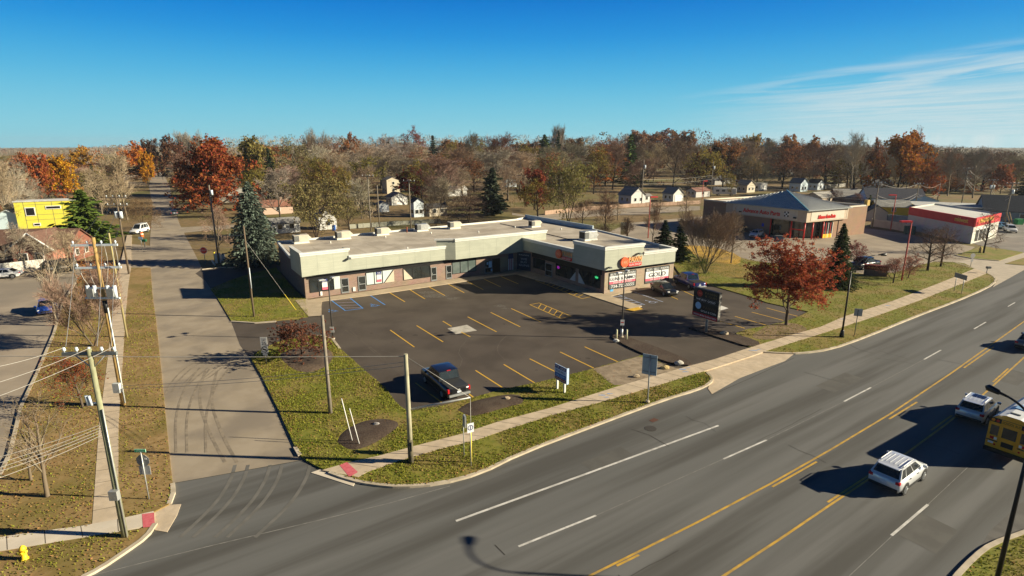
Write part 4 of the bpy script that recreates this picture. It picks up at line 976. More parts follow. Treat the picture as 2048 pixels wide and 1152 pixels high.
P_(MB().obox(c0, er, nr, 6.15, 9.0, -.02, .08, .05, .88), 'yellow_kick_panel', mat('store yellow', (.72, .45, .03)))
P_(MB().obox(c0 - el * 10, el, nl, 0, .5, .01, .06, 1.8, 2.5), 'wall_sign', mat('sign blue', (.05, .06, .5)))
P_(MB().obox(V(rw.x, rw.y), er, nr, -9.6, -9.45, .001, .10, .02, H1 - .03), 'downpipe', mat('brown pipe', (.12, .07, .05)))
# ------------------------------------------------------------------ red-banded shop
pay = thing('red_banded_shop', 'low white shop with a broad red band and yellow letters', 'store', G(1939, 488))
bo = pay.location.copy(); mall = pay
k0 = G(1941, 488); a0 = G(1812, 458); b0 = G(1992, 474)
e1, e2 = unit(a0, k0), unit(k0, b0); n1, n2 = outn(e1), outn(e2); L1, L2 = (k0 - a0).length, (b0 - k0).length
zt = HT(k0, 437); zb = HT(k0, 454)
kk = a0 + (b0 - k0)
f = MB()
for a, b in ((a0, k0), (k0, b0), (b0, kk), (kk, a0)): f.add([V(a.x, a.y), V(b.x, b.y), V(b.x, b.y, zt), V(a.x, a.y, zt)], [(0, 1, 2, 3)])
P_(f, 'wall', brick('white block', (.62, .60, .52), (.58, .56, .49), (.5, .48, .42)))
P_(MB().poly(ccw([a0, k0, b0, kk], zt - .3)), 'roof', mat('pale roof', (.58, .57, .52), (.64, .63, .58), .3))
f = MB()
for a, e, n, L in ((a0, e1, n1, L1), (k0, e2, n2, L2)): f.obox(V(a.x, a.y), e, n, -.0, L + .1, -.2, .1, zb, zt + .05)
P_(f, 'red_band', mat('red band', (.58, .02, .03), (.64, .03, .035), 1, rough=.5))
P_(MB().text('midwest', V(a0.x, a0.y) + e1 * (L1 * .74) + n1 * .13 + Z * (zb + .55), e1, Z, L1 * .18, .9, .05), 'sign_letters', mat('yellow letters', (.75, .55, .12)))
P_(MB().text('INSURANCE', V(k0.x, k0.y) + e2 * (L2 * .18) + n2 * .13 + Z * (zb + .6), e2, Z, L2 * .52, .85, .05), 'sign_letters', mat('yellow letters', (.75, .55, .12)))
P_(MB().obox(V(k0.x, k0.y), e2, n2, L2 * .10, L2 * .15, .1, .18, zb + .5, zb + 1.3), 'sign_emblem', M_orange)
for i in range(4):
    u = L2 * (.12 + .14 * i)
    wv = P_(MB().obox(V(k0.x, k0.y), e2, n2, u, u + L2 * .10, .0, .05, .35, 2.6), 'window', M_glass)
    P_(MB().obox(V(k0.x, k0.y), e2, n2, u, u + L2 * .10, .0, .04, 2.65, 3.2), 'window_sign', M_wht).parent = wv
    P_(MB().obox(V(k0.x, k0.y), e2, n2, u + L2 * .10, u + L2 * .115, .0, .08, .3, 3.2), 'mullion', M_wht).parent = wv
mall = mall_keep

# ------------------------------------------------------------------ houses, sheds and other buildings
HM = {}
def hmat(c, rough=.8, sc_=1.5):
    k = tuple(round(v, 3) for v in c)
    if k not in HM: HM[k] = mat('paint_%d' % len(HM), c, tuple(min(1, v * 1.1) for v in c), sc_, rough=rough, stretch=(1, 1, 6))
    return HM[k]
def rmat(c):
    k = ('r',) + tuple(round(v, 3) for v in c)
    if k not in HM: HM[k] = mat('shingle_%d' % len(HM), c, tuple(v * .72 for v in c), 3.0, rough=.95, c3=tuple(v * .8 for v in c), scale2=.4)
    return HM[k]
GRID = radians(33)
def house(name, lab, cat, px, py, wpx, hpy, depth, ang, wall, roofc, rise=.35, gable_front=True, wins=2, door_=True, chimney=False, flat=False, garage=False, stor=1, grid=False):
    """a gabled building whose front wall spans wpx pixels around px, base row py, eaves at row hpy"""
    p = G(px, py); dist = (p - V(0, 0, CAM_H)).length
    W = wpx * dist / FOC; Hh = max(2.3, HT(p, hpy)); D = depth
    if grid:                                        # lined up with the street grid: a lit front and a shaded side
        tot = W; k_ = .62 if gable_front else .72
        W = k_ * tot / cos(GRID); D = min((1 - k_) * tot / sin(GRID), 18); ang = math.degrees(GRID); p = p + V((.5 - k_ / 2) * tot * .8, 0)
    t = thing(name, lab, cat, p, radians(ang))
    wb = MB(); x, y = W / 2, D
    vs = [(-x, 0, 0), (x, 0, 0), (x, y, 0), (-x, y, 0), (-x, 0, Hh), (x, 0, Hh), (x, y, Hh), (-x, y, Hh)]
    fs = [(0, 1, 5, 4), (1, 2, 6, 5), (2, 3, 7, 6), (3, 0, 4, 7)]
    rr = 0 if flat else rise * (W if gable_front else D) / 2 * 1.0
    if not flat:
        if gable_front: vs += [(0, 0, Hh + rr), (0, y, Hh + rr)]; fs += [(4, 5, 8), (6, 7, 9)]
        else: vs += [(-x, y / 2, Hh + rr), (x, y / 2, Hh + rr)]; fs += [(7, 4, 8), (5, 6, 9)]
    wb.add(vs, fs); wb.build('wall', hmat(wall), t)
    rb = MB(); o = .35; th = .14
    if flat:
        rb.box((0, y / 2, Hh + .06), (W + .3, D + .3, .25))
    else:
        for s in (-1, 1):
            if gable_front:
                k = rr / x; a = [(s * (x + o), -o, Hh - o * k), (s * (x + o), y + o, Hh - o * k), (0, y + o, Hh + rr), (0, -o, Hh + rr)]
            else:
                k = rr / (y / 2); a = [(-x - o, y / 2 + s * (y / 2 + o), Hh - o * k), (x + o, y / 2 + s * (y / 2 + o), Hh - o * k), (x + o, y / 2, Hh + rr), (-x - o, y / 2, Hh + rr)]
            rb.add([(q[0], q[1], q[2] + .03) for q in a] + [(q[0], q[1], q[2] + th + .03) for q in a], [(0, 1, 2, 3), (4, 5, 6, 7), (0, 1, 5, 4), (1, 2, 6, 5), (2, 3, 7, 6), (3, 0, 4, 7)])
    rfo = rb.build('roof', rmat(roofc), t)
    if chimney: MB().box((W * .18, D * .5, Hh + rr * .7 + .5), (.7, .6, 1.6)).build('chimney', M_brick, rfo)
    wz = min(Hh - 1.1, 1.0); 
    for fl_ in range(stor):
        for i in range(wins):
            cx = -x + W * (i + .7) / (wins + .5 if door_ and fl_ == 0 else wins + .4)
            zc = 1.5 + fl_ * 2.7
            f_ = MB().box((cx, -.03, zc), (1.15, .08, 1.25)).build('window', M_wht, t)
            MB().box((cx, -.06, zc), (.95, .06, 1.05)).build('pane', M_glass, f_)
    for s in (-1, 1):
        for i in range(2):
            f_ = MB().box((s * (x + .03), D * (.3 + .4 * i), 1.5), (.08, 1.1, 1.2)).build('window', M_wht, t)
            MB().box((s * (x + .06), D * (.3 + .4 * i), 1.5), (.06, .9, 1.0)).build('pane', M_glass, f_)
    if door_: MB().box((x - .9, -.04, 1.05), (.95, .1, 2.1)).build('door', hmat((.25, .2, .17)), t)
    if garage:
        gd = MB(); gw = min(W * .72, 4.8)
        gd.box((0, -.04, 1.1), (gw, .1, 2.2))
        for i in range(3): gd.box((0, -.095, .55 + .55 * i), (gw, .012, .04), 1)
        gd.build('garage_door', [M_wht, M_grey1], t)
    return t
WH, CRM, GRY = (.52, .52, .50), (.50, .44, .34), (.34, .34, .34)
WH_SHADE = (.50, .56, .60)  # white walls with the blue of their shaded sides mixed into the colour
RB, RG, RD, RT = (.19, .105, .08), (.26, .25, .24), (.075, .075, .08), (.34, .30, .25)
# under-construction house, brick house and shed on the left
yh = house('house', 'two-storey house under construction wrapped in bright yellow sheathing', 'house', 100, 455, 76, 402, 4, 27, (.62, .57, .07), (.62, .62, .60), .0, False, 0, False, flat=True)
p_ = yh.location; 
for dx, z, ww, hh in ((-3.1, 4.0, 1.9, 2.0), (1.4, 4.8, 3.0, .8), (-2.3, .9, 1.4, .7)):
    f_ = MB().box((dx, -.05, z), (ww, .12, hh)).build('window', M_wht, yh); MB().box((dx, -.09, z), (ww - .35, .1, hh - .3)).build('pane', M_black, f_)
jj = MB()
for z in (2.0, 3.2, 5.6): jj.box((0, -.012, z), (8.6, .015, .06))
for x in (-4.2, -1.9, 1.2, 3.2): jj.box((x, -.020, 3.2), (.06, .012, 6.2))
jj.build('sheathing_seam', M_dgrey, yh)
bh = house('brick_house', 'red brick house with brown shingle roof and white gable trim behind the parking lot', 'house', 34, 528, 150, 492, 7, 8, (.20, .075, .05), (.17, .095, .07), .62, False, 4, False)
gm_ = MB(); gm_.add([(1.6, -3, 0), (7.6, -3, 0), (7.6, -3, 3.2), (4.6, -3, 5.6), (1.6, -3, 3.2), (1.6, 0, 0), (7.6, 0, 0), (7.6, 0, 3.2), (4.6, 0, 5.6), (1.6, 0, 3.2)], [(0, 1, 2, 3, 4), (0, 4, 9, 5), (1, 6, 7, 2)]); gm_.build('gable_wing', brick('red brick', (.40, .13, .07), (.33, .10, .055), (.3, .2, .15)), bh)
gr = MB(); gr.add([(1.0, -3.5, 2.75), (4.6, -3.5, 5.65), (4.6, 4, 5.65), (1.0, 4, 2.75)], [(0, 1, 2, 3)]); gr.add([(4.6, -3.5, 5.65), (8.2, -3.5, 2.75), (8.2, 4, 2.75), (4.6, 4, 5.65)], [(0, 1, 2, 3)]); gr.build('gable_roof', rmat((.17, .095, .07)), bh)
tr_ = MB(); 
for a, b in (((1.0, -3.53, 2.7), (4.6, -3.53, 5.6)), ((4.6, -3.53, 5.6), (8.2, -3.53, 2.7))): tr_.tube([a, b], .14, 4)
tr_.build('gable_trim', M_wht, bh)
for cx in (3.2, 5.6):
    f_ = MB().box((cx, -3.03, 1.6), (1.3, .1, 1.5)).build('window', M_wht, bh); MB().box((cx, -3.06, 1.6), (1.05, .1, 1.25)).build('pane', M_glass, bh).parent = f_
HL = [
 ('shed', 'pale blue and white shed under the bare trees at the far left', 'shed', 20, 458, 44, 436, 5, 18, (.62, .76, .80), (.55, .6, .62), .5, True, 0, True),
 ('house', 'white house with grey roof half hidden behind the blue spruce', 'house', 566, 466, 58, 446, 12, 14, WH, RG, .5, False, 2, False),
 ('house', 'house with rust brown roof and brick chimney behind the blue spruce', 'house', 550, 428, 60, 412, 10, 16, (.5, .36, .28), (.28, .13, .09), .6, False, 1, False, True),
 ('house', 'white gabled house behind the willow-like tree near the plaza', 'house', 650, 459, 44, 432, 12, 12, WH, RG, .75, True, 1, False),
 ('garage', 'small white gabled garage far back, left of the cream two-storey house', 'garage', 697, 369, 26, 358, 7, 10, WH, RT, .7, True, 0, False),
 ('house', 'cream two-storey house standing left of the crimson maple', 'house', 782, 387, 36, 360, 9, 8, CRM, RT, .4, True, 1, False, False, False, False, 2),
 ('garage', 'white low garage between the cream house and the crimson maple', 'garage', 793, 410, 44, 394, 8, 8, WH, RG, .5, True, 0, False, False, False, True),
 ('shed', 'white shed behind the two thin poles at the back of the plaza', 'shed', 765, 424, 26, 410, 5, 8, (.66, .7, .72), RG, .5, True, 0, False),
 ('house', 'blue-shaded white gabled house beside the green back lawn', 'house', 834, 434, 28, 404, 9, 10, WH_SHADE, RD, .7, True, 2, False),
 ('house', 'long cream house with dark roof right of the blue-shaded gable', 'house', 872, 432, 44, 414, 8, 10, CRM, RD, .5, False, 2, False),
 ('house', 'house with broad pale roof behind the dark multi-stemmed tree', 'house', 910, 392, 48, 384, 9, 6, WH, (.6, .58, .54), .5, False, 2, False),
 ('house', 'cream gabled house among bare trees above the pale roof', 'house', 913, 366, 24, 350, 9, 6, CRM, RB, .8, True, 1, False),
 ('house', 'blue-shaded white gabled house with dark roof near the gnarled pine', 'house', 1018, 374, 32, 356, 9, -4, WH_SHADE, RD, .75, True, 1, False),
 ('house', 'white gabled house with two small front windows and a side wing', 'house', 1268, 408, 50, 390, 10, -6, WH, RG, .75, True, 2, False),
 ('house', 'low white side wing house with a small window right of the gabled house', 'house', 1290, 405, 26, 394, 6, -6, WH, RG, .4, False, 1, False),
 ('garage', 'white gabled garage with wide white door', 'garage', 1350, 403, 38, 387, 8, -8, WH, RG, .75, True, 0, False, False, False, True),
 ('house', 'low house with red brown roof behind the red light pole', 'house', 1400, 394, 46, 383, 8, -8, (.45, .44, .42), (.25, .13, .10), .45, False, 1, False),
 ('house', 'cream gabled house with dark trim behind the grey store roof', 'house', 1496, 385, 32, 370, 9, -8, CRM, RT, .7, True, 2, False),
 ('carport', 'flat white carport roof beside the cream gabled house', 'carport', 1522, 381, 28, 367, 6, -8, WH, (.66, .64, .58), .1, False, 0, False, False, True),
 ('garage', 'small white gabled garage high up among orange trees', 'garage', 1580, 347, 20, 338, 8, -10, WH, RT, .7, True, 1, False),
 ('garage', 'small cream gabled shed right of the white garage among orange trees', 'garage', 1638, 350, 18, 342, 7, -10, CRM, RT, .7, True, 0, False),
 ('house', 'pale blue house with dark roof just behind the store hip roof', 'house', 1602, 383, 30, 366, 9, -10, (.5, .6, .66), (.16, .19, .22), .7, True, 2, False),
 ('house', 'white cottage wing with small window left of the tall bare trees', 'house', 1636, 380, 26, 366, 8, -10, (.6, .66, .7), RD, .6, True, 1, False),
 ('house', 'house with pale grey roof right of the store hip roof peak', 'house', 1650, 408, 60, 398, 9, -14, (.5, .4, .3), (.36, .34, .31), .5, False, 1, False),
 ('house', 'house with tan and grey roof above the store back wall', 'house', 1705, 408, 52, 398, 9, -14, (.4, .3, .22), (.40, .38, .34), .5, False, 0, False, True),
 ('house', 'blue-shaded house with long dark roof behind the yellow shed', 'house', 1790, 414, 84, 397, 10, -16, (.45, .60, .74), (.07, .07, .09), .55, False, 3, False),  # blue of the shaded front put into the wall colour
 ('shed', 'bright yellow shed with grey roof behind the grey fence', 'shed', 1786, 430, 50, 414, 6, -16, (.66, .43, .03), (.36, .35, .32), .5, False, 1, False),
 ('shed', 'cream gabled shed with dark roof at the back of the store lot', 'shed', 1752, 442, 30, 428, 5, -24, (.68, .62, .48), RD, .7, True, 0, False),
 ('garage', 'blue-shaded garage left of the long dark flat-roofed building', 'garage', 1845, 416, 42, 402, 8, -18, (.36, .58, .78), (.55, .5, .46), .35, True, 0, False),  # wall colour carries the blue shade of its front
 ('warehouse', 'long dark flat-roofed building behind the red-banded shop', 'warehouse', 1930, 438, 132, 416, 14, -26, (.035, .04, .055), (.50, .50, .48), .1, False, 0, False, False, True),
 ('barn', 'slate blue grey barn with dark roof at the right edge', 'barn', 2042, 444, 90, 424, 12, -30, (.20, .24, .27), (.05, .055, .07), .6, False, 1, False),
 ('house', 'white house half hidden under the big orange oak', 'house', 1762, 384, 34, 372, 9, -12, WH, RG, .5, False, 1, False),
 ('house', 'white house deep among the trees left of the conifer pair', 'house', 1045, 336, 20, 328, 9, 0, WH, RT, .5, True, 0, False),
 ('house', 'white house far back between bare trunks behind the slim bare tree', 'house', 735, 343, 22, 334, 9, 6, WH, RG, .6, True, 1, False),
 ('house', 'white house showing between trunks left of the dark-trunked tree', 'house', 566, 344, 20, 336, 9, 8, WH, RT, .7, True, 1, False),
 ('house', 'pale house glimpsed under the tall yellowish tree by the street', 'house', 577, 362, 26, 350, 9, 10, WH, RG, .6, True, 1, False),
 ('house', 'grey-roofed house behind the big red oak by the street', 'house', 462, 405, 50, 396, 9, 16, (.6, .55, .46), (.45, .43, .38), .5, False, 1, False),
 ('house', 'house with dark roof right of the motorhome', 'house', 1440, 369, 60, 361, 9, -8, (.3, .3, .3), RD, .4, False, 1, False),
]
for h in HL: house(*h, grid=545 < h[3] < 1660 and h[0] not in ('warehouse', 'barn'))
# fences and walls
def fence(name, lab, pix, h, m, z=0.0, th=.12, post=3.0, cat='fence'):
    P = [G(x, y, z) for x, y in pix]; t = thing(name, lab, cat, P[0]); mb = MB()
    for a, b in zip(P, P[1:]):
        e = unit(a, b); L = (b - a).length; mb.obox(a - P[0], e, outn(e), 0, L, -th / 2, th / 2, .05, h)
        k = max(1, int(L / post))
        for i in range(k + 1): MB().obox(a - P[0], e, outn(e), L * i / k - .08, L * i / k + .08, -th / 2 - .05, th / 2 + .05, 0, h + .06).build('post', m, t)
    mb.build('panel', m, t)
    return t
fence('concrete_wall', 'pale concrete screen wall between the auto parts store and the red-banded shop', [(1742, 453), (1780, 458), (1822, 466)], 1.9, mat('screen wall', (.42, .39, .34), (.48, .45, .39), 1), cat='wall')
fence('wooden_fence', 'grey-blue panel fence behind the pale concrete screen wall', [(1762, 441), (1822, 449)], 1.9, mat('fence slate', (.24, .29, .31), (.28, .33, .35), 2))
fence('white_wall', 'pale wall of the parking lot below the brick house', [(-60, 560), (0, 552), (92, 541)], 1.9, mat('pale wall', (.55, .52, .46), (.62, .59, .53), 1), cat='wall')
fence('brick_fence', 'low reddish fence along the back lawn behind the bare trees', [(1090, 430), (1160, 422), (1260, 415), (1400, 408)], 1.2, mat('pinkish boards', (.36, .24, .17), (.42, .29, .21), 1.5))
fence('chain_fence', 'grey chain fence along the green lawn behind the plaza', [(700, 458), (780, 452), (880, 446)], 1.1, mat('chain grey', (.30, .30, .24), (.36, .36, .3), 4), th=.03)
fence('wooden_fence', 'pale fence below the small garages among the orange trees', [(1640, 378), (1690, 374)], 1.7, mat('fence grey', (.30, .29, .26)))
# enclosure with two bins and a stack of pallets
def dumpster(lab, px, py):
    p = G(px, py); t = thing('dumpster', lab, 'dumpster', p, radians(14), 'dumpsters below the brick house')
    b = MB(); b.add([(-1, -.8, .12), (1, -.8, .12), (1, .8, .12), (-1, .8, .12), (-1.15, -1, 1.5), (1.15, -1, 1.5), (1.15, .9, 1.9), (-1.15, .9, 1.9)], [(3, 2, 1, 0), (0, 1, 5, 4), (1, 2, 6, 5), (2, 3, 7, 6), (3, 0, 4, 7)]); b.build('bin', mat('bin black', (.015, .02, .02), (.03, .035, .035), 2, rough=.5), t)
    MB().add([(-1.2, -1.05, 1.52), (1.2, -1.05, 1.52), (1.2, .95, 1.95), (-1.2, .95, 1.95), (-1.2, -1.05, 1.58), (1.2, -1.05, 1.58), (1.2, .95, 2.01), (-1.2, .95, 2.01)], [(0, 3, 2, 1), (4, 5, 6, 7), (0, 1, 5, 4), (1, 2, 6, 5), (2, 3, 7, 6), (3, 0, 4, 7)]).build('lid', M_black, t)
    MB().box((.1, -.99, .95), (.9, .06, .3)).build('label_plate', M_wht, t)
    for s in (-1, 1): MB().box((s * 1.15, 0, .9), (.12, 1.2, .18)).build('fork_pocket', M_dgrey, t)
dumpster('black dumpster with white label left of its twin below the brick house', 107, 547)
dumpster('black dumpster with white label right of its twin below the brick house', 134, 543)
p = G(84, 552); t = thing('pallet_stack', 'stack of wooden pallets beside the black dumpsters', 'pallets', p, radians(14)); 
for i in range(6): MB().box((0, 0, .08 + i * .16), (1.2, 1.0, .05)).box((0, -.45, .02 + i * .16), (1.2, .1, .07)).box((0, .45, .02 + i * .16), (1.2, .1, .07)).build('pallet', mat('pallet wood', (.42, .29, .15), (.34, .22, .11), 4), t)
# ------------------------------------------------------------------ vehicles
M_tyreb = mat('tyre', (0.02, 0.02, 0.02), rough=.8)
M_rim = mat('rim', (0.45, 0.46, 0.47), rough=.3, metal=.8)
M_cglass = mat('car glass', (0.012, 0.016, 0.018), (0.02, 0.025, 0.028), 1, rough=.05, spec=.8)
M_tl = mat('tail light', (0.45, 0.015, 0.02), rough=.25)
M_hl = mat('head light', (0.75, 0.75, 0.72), rough=.15)
M_trimb = mat('black trim', (0.025, 0.025, 0.026), rough=.55)
M_plate = mat('plate', (.55, .6, .68), rough=.5)
def paint(name, c, metal=0.15): return mat('car ' + name, c, tuple(min(1, v * 1.03) for v in c), 2, rough=.3, metal=metal, coat=.7, spec=.5)
def loft(mb, st, mi=0):
    """st: (x, z0, zmid, ztop, half width bottom, mid, top)"""
    n = 10; rings = []
    for x, z0, zm, zt, wb, wm_, wt in st:
        r = [(x, -wb, z0), (x, -wm_, z0 + (zm - z0) * .35), (x, -wm_, zm), (x, -wt, zt - .04), (x, -wt + .10, zt)]
        rings.append(r + [(x, -q[1], q[2]) for q in r[::-1]])
    vs = [q for r in rings for q in r]; fs = []
    for i in range(len(st) - 1):
        for k in range(n): k2 = (k + 1) % n; fs.append((i * n + k, (i + 1) * n + k, (i + 1) * n + k2, i * n + k2))
    fs.append(tuple(range(n))); fs.append(tuple((len(st) - 1) * n + k for k in range(n))[::-1])
    mb.add(vs, [f[::-1] for f in fs], mi, True)
def quad_inset(mb, A, B, Cc, D, l, r, b, t, off, mi=0):
    """quad A(bottom-left) B(bottom-right) C(top-right) D(top-left); sub-rectangle in 0..1, pushed outwards"""
    A, B, Cc, D = map(Vector, (A, B, Cc, D))
    f = lambda u, v: A.lerp(B, u).lerp(D.lerp(Cc, u), v)
    n = (B - A).cross(D - A).normalized() * off
    mb.add([f(l, b) + n, f(r, b) + n, f(r, t) + n, f(l, t) + n], [(0, 1, 2, 3)], mi)
def wheel(root, x, y, r, wd=.24, rim=None):
    s = 1 if y > 0 else -1
    m = MB().tube([(x, y - s * wd, r), (x, y - s * .02, r), (x, y, r)], [r, r, r * .93], 20)
    wo = m.build('wheel', M_tyreb, root)
    k = MB().tube([(x, y - .01 * s, r), (x, y + .012 * s, r)], r * .66, 16)
    for i in range(5):
        a = 2 * pi * i / 5; k.box((x + cos(a) * r * .36, y + .018 * s, r + sin(a) * r * .36), (r * .62, .02, r * .13), 0, M=Matrix.Rotation(-a, 3, 'Y'))
    ro = k.build('rim', rim or M_rim, wo)
    return wo
def car(name, lab, cat, p, ang, kind='suv', pm=None, L=4.7, W=1.88, H=1.70, group=None, roof_rails=True, roofm=None, sunroof=False, rim=None):
    t = thing(name, lab, cat, p, ang, group); w = W / 2; h = L / 2
    r = .36 if kind in ('suv', 'pickup') else .33
    bel = {'suv': 1.06, 'sedan': .92, 'hatch': .96, 'pickup': 1.14}[kind]
    gc = .30 if kind in ('suv', 'pickup') else .2
    b = MB()
    if kind == 'sedan':
        st = [(-h, .42, .62, .86, w * .70, w * .82, w * .74), (-h + .12, .30, .68, .96, w * .86, w * .94, w * .82), (-h + .7, gc, .72, .99, w * .92, w, w * .86), (-.9, gc, .74, bel + .02, w * .92, w, w * .90), (.6, gc, .72, bel, w * .92, w, w * .90), (1.1, gc, .70, bel - .03, w * .92, w, w * .88), (h - .6, gc, .66, .84, w * .9, w * .98, w * .82), (h - .15, .26, .58, .72, w * .80, w * .88, w * .68), (h, .36, .5, .58, w * .55, w * .66, w * .5)]
        g0, g1, tx0, tx1 = -h + .55, 1.25, -.95, .25
    elif kind == 'pickup':
        st = [(-h, .52, .82, 1.10, w * .88, w * .95, w * .90), (-h + .08, .45, .85, 1.12, w * .93, w, w * .93), (-.95, .40, .85, bel, w * .93, w, w * .94), (1.0, .40, .85, bel, w * .93, w, w * .94), (1.3, .40, .84, bel, w * .93, w, w * .93), (h - .35, .40, .82, 1.06, w * .93, w, w * .90), (h - .05, .45, .78, .98, w * .88, w * .95, w * .84), (h, .5, .72, .88, w * .82, w * .88, w * .76)]
        g0, g1, tx0, tx1 = -1.05, 1.60, -.88, .80
    else:
        st = [(-h, .48, .74, .98, w * .76, w * .86, w * .76), (-h + .10, .36, .78, bel, w * .88, w * .95, w * .84), (-h + .5, gc, .8, bel + .03, w * .93, w, w * .90), (-.5, gc, .8, bel, w * .93, w, w * .92), (.9, gc, .8, bel, w * .93, w, w * .92), (1.25, gc, .78, bel - .02, w * .93, w, w * .90), (h - .5, gc, .74, bel - .12, w * .91, w * .98, w * .84), (h - .12, .32, .64, .82, w * .82, w * .90, w * .72), (h, .4, .58, .70, w * .66, w * .76, w * .6)]
        g0, g1, tx0, tx1 = (-h + .10, 1.25, -h + .55, .35) if kind == 'suv' else (-h + .14, 1.15, -h + .62, .2)
    loft(b, st); body = b.build('body', pm, t)
    # dark sill, bumpers
    k = MB()
    for s in (-1, 1): k.box((0, s * (w * .955), gc + .07), (L * .50, w * .11, .16))
    k.box((-h + .10, 0, .46), (.24, W * .86, .18)); k.box((h - .12, 0, .44), (.20, W * .74, .16))
    k.build('lower_trim', M_trimb, t)
    # greenhouse
    wb, wt = (w * .93, w * .80) if kind == 'pickup' else (w * .90, w * .72)
    zb, zt = bel - .02, H - .05
    gh = MB()
    base = [(g0, -wb), (g1, -wb * .96), (g1, wb * .96), (g0, wb)]; top = [(tx0, -wt), (tx1, -wt * .97), (tx1, wt * .97), (tx0, wt)]
    vs = [(x, y, zb) for x, y in base] + [(x, y, zt) for x, y in top]
    gh.add(vs, [(0, 1, 5, 4), (1, 2, 6, 5), (2, 3, 7, 6), (3, 0, 4, 7)])
    gh.build('pillars', pm, t)
    # roof skin: domed
    rf_ = MB(); nx, ny = 6, 5; vs = []
    for i in range(nx + 1):
        for j in range(ny + 1):
            u, v = i / nx, j / ny * 2 - 1
            x = tx0 - .05 + (tx1 - tx0 + .10) * u; yy = (wt + .03) * v * (1 - .03 * u)
            vs.append((x, yy, zt + .002 + .055 * (1 - v ** 4) * (1 - (2 * u - 1) ** 6 * .8)))
    rf_.add(vs, [(i * (ny + 1) + j, (i + 1) * (ny + 1) + j, (i + 1) * (ny + 1) + j + 1, i * (ny + 1) + j + 1) for i in range(nx) for j in range(ny)], 0, True)
    rfo = rf_.build('roof', roofm or pm, t)
    if roof_rails and kind == 'suv':
        for s in (-1, 1): MB().tube([(tx0 + .15, s * wt * .92, zt + .05), (tx0 + .25, s * wt * .92, zt + .12), (tx1 - .3, s * wt * .92, zt + .12), (tx1 - .2, s * wt * .92, zt + .05)], .025, 6).build('roof_rail', M_metal, rfo)
        rb = MB()
        for i in range(4): rb.box((tx0 + (tx1 - tx0) * .5, (i - 1.5) * wt * .36, zt + .062), ((tx1 - tx0) * .72, .03, .02))
        rb.build('roof_rib', mat('roof rib', (.42, .44, .46), rough=.4), rfo)
    if sunroof: MB().box((tx1 - .55, 0, zt + .062), (.75, wt * 1.2, .02)).build('sunroof', M_cglass, rfo)
    # glass
    A = lambda i, z: (base[i][0], base[i][1], zb) if z == 0 else (top[i][0], top[i][1], zt)
    ws = MB(); quad_inset(ws, A(1, 0), A(2, 0), A(2, 1), A(1, 1), .05, .95, .08, .95, .008); ws.build('windscreen', M_cglass, t)
    rw_ = MB(); quad_inset(rw_, A(3, 0), A(0, 0), A(0, 1), A(3, 1), .06, .94, .14, .92, .008); rw_.build('rear_window', M_cglass, t)
    spans = {'suv': [(.05, .24), (.27, .56), (.59, .90)], 'sedan': [(.20, .50), (.53, .84)], 'hatch': [(.10, .26), (.29, .56), (.59, .88)], 'pickup': [(.10, .44), (.48, .86)]}[kind]
    for a, b_ in spans:
        for i0, i1, fl in ((0, 1, False), (2, 3, True)):
            q = MB()
            if fl: quad_inset(q, A(2, 0), A(3, 0), A(3, 1), A(2, 1), 1 - b_, 1 - a, .10, .90, .008)
            else: quad_inset(q, A(0, 0), A(1, 0), A(1, 1), A(0, 1), a, b_, .10, .90, .008)
            q.build('side_window', M_cglass, t)
    # wheels and arches
    wx = (-h * .60, h * .62)
    for x in wx:
        for s in (-1, 1):
            ar = MB()
            ar.add([(x + (r + .09) * cos(a), s * (w + .004), r + (r + .09) * sin(a)) for a in [pi * i / 12 for i in range(13)]] + [(x - r - .09, s * (w + .004), gc + .02), (x + r + .09, s * (w + .004), gc + .02)], [list(range(15)) if s < 0 else list(range(15))[::-1]])
            ar.build('wheel_arch', M_trimb, t)
            wheel(t, x, s * (w + .02), r, rim=rim)
    # lights, plate, mirrors, handles
    zt_l = {'suv': .92, 'sedan': .80, 'hatch': .84, 'pickup': .94}[kind]
    for s in (-1, 1):
        MB().box((-h + .085, s * w * (.80 if kind != 'pickup' else .90), zt_l), (.20, w * (.28 if kind != 'pickup' else .16), .17 if kind != 'pickup' else .36)).build('tail_light', M_tl, t, .03)
        MB().box((h - .20, s * w * .68, .72 if kind != 'pickup' else .9), (.26, w * .34, .14)).build('headlight', M_hl, t, .03)
        MB().box((g1 - .35, s * (w + .10), bel + .08), (.16, .22, .15)).build('mirror', pm, t, .03)
        for x in ((-.75, .25) if kind != 'pickup' else (.1, 1.0)): MB().box((x, s * (w + .006), bel - .16), (.18, .03, .03)).build('door_handle', M_trimb, t)
    MB().box((-h - .008, 0, .78 if kind != 'sedan' else .68), (.03, .34, .16)).build('licence_plate', M_plate, t)
    MB().box((h - .02, 0, .55), (.08, W * .5, .16)).build('grille', M_trimb, t)
    if kind in ('suv', 'hatch'): MB().box((tx0 - .12, 0, zt + .01), (.30, wt * 1.8, .05)).build('spoiler', pm, t, .02)
    if kind == 'pickup':
        MB().box((-h + .0 + (g0 + h) / 2 - .02, 0, bel + .012), ((g0 + h) - .14, W * .80, .05)).build('bed_cover', mat('tonneau', (.03, .032, .034), (.04, .042, .044), 3, rough=.6), t)
        MB().box((-h + .02, 0, .88), (.07, W * .62, .40)).build('tailgate', pm, t, .02)
        MB().tube([(-h - .022, 0, .92), (-h - .010, 0, .92)], .11, 14).build('emblem', M_metal, t)
        MB().box((-h - .06, 0, .56), (.18, W * .92, .17)).build('bumper', M_metal if pm != paint('black', (.012, .013, .016)) else M_grey1, t, .03)
        MB().box((tx0 - .03, 0, zt + .02), (.06, .34, .05)).build('brake_light', M_tl, t)
    return t
def heading(a, b): A_, B_ = G(*a), G(*b); d = B_ - A_; return atan2(d.y, d.x)
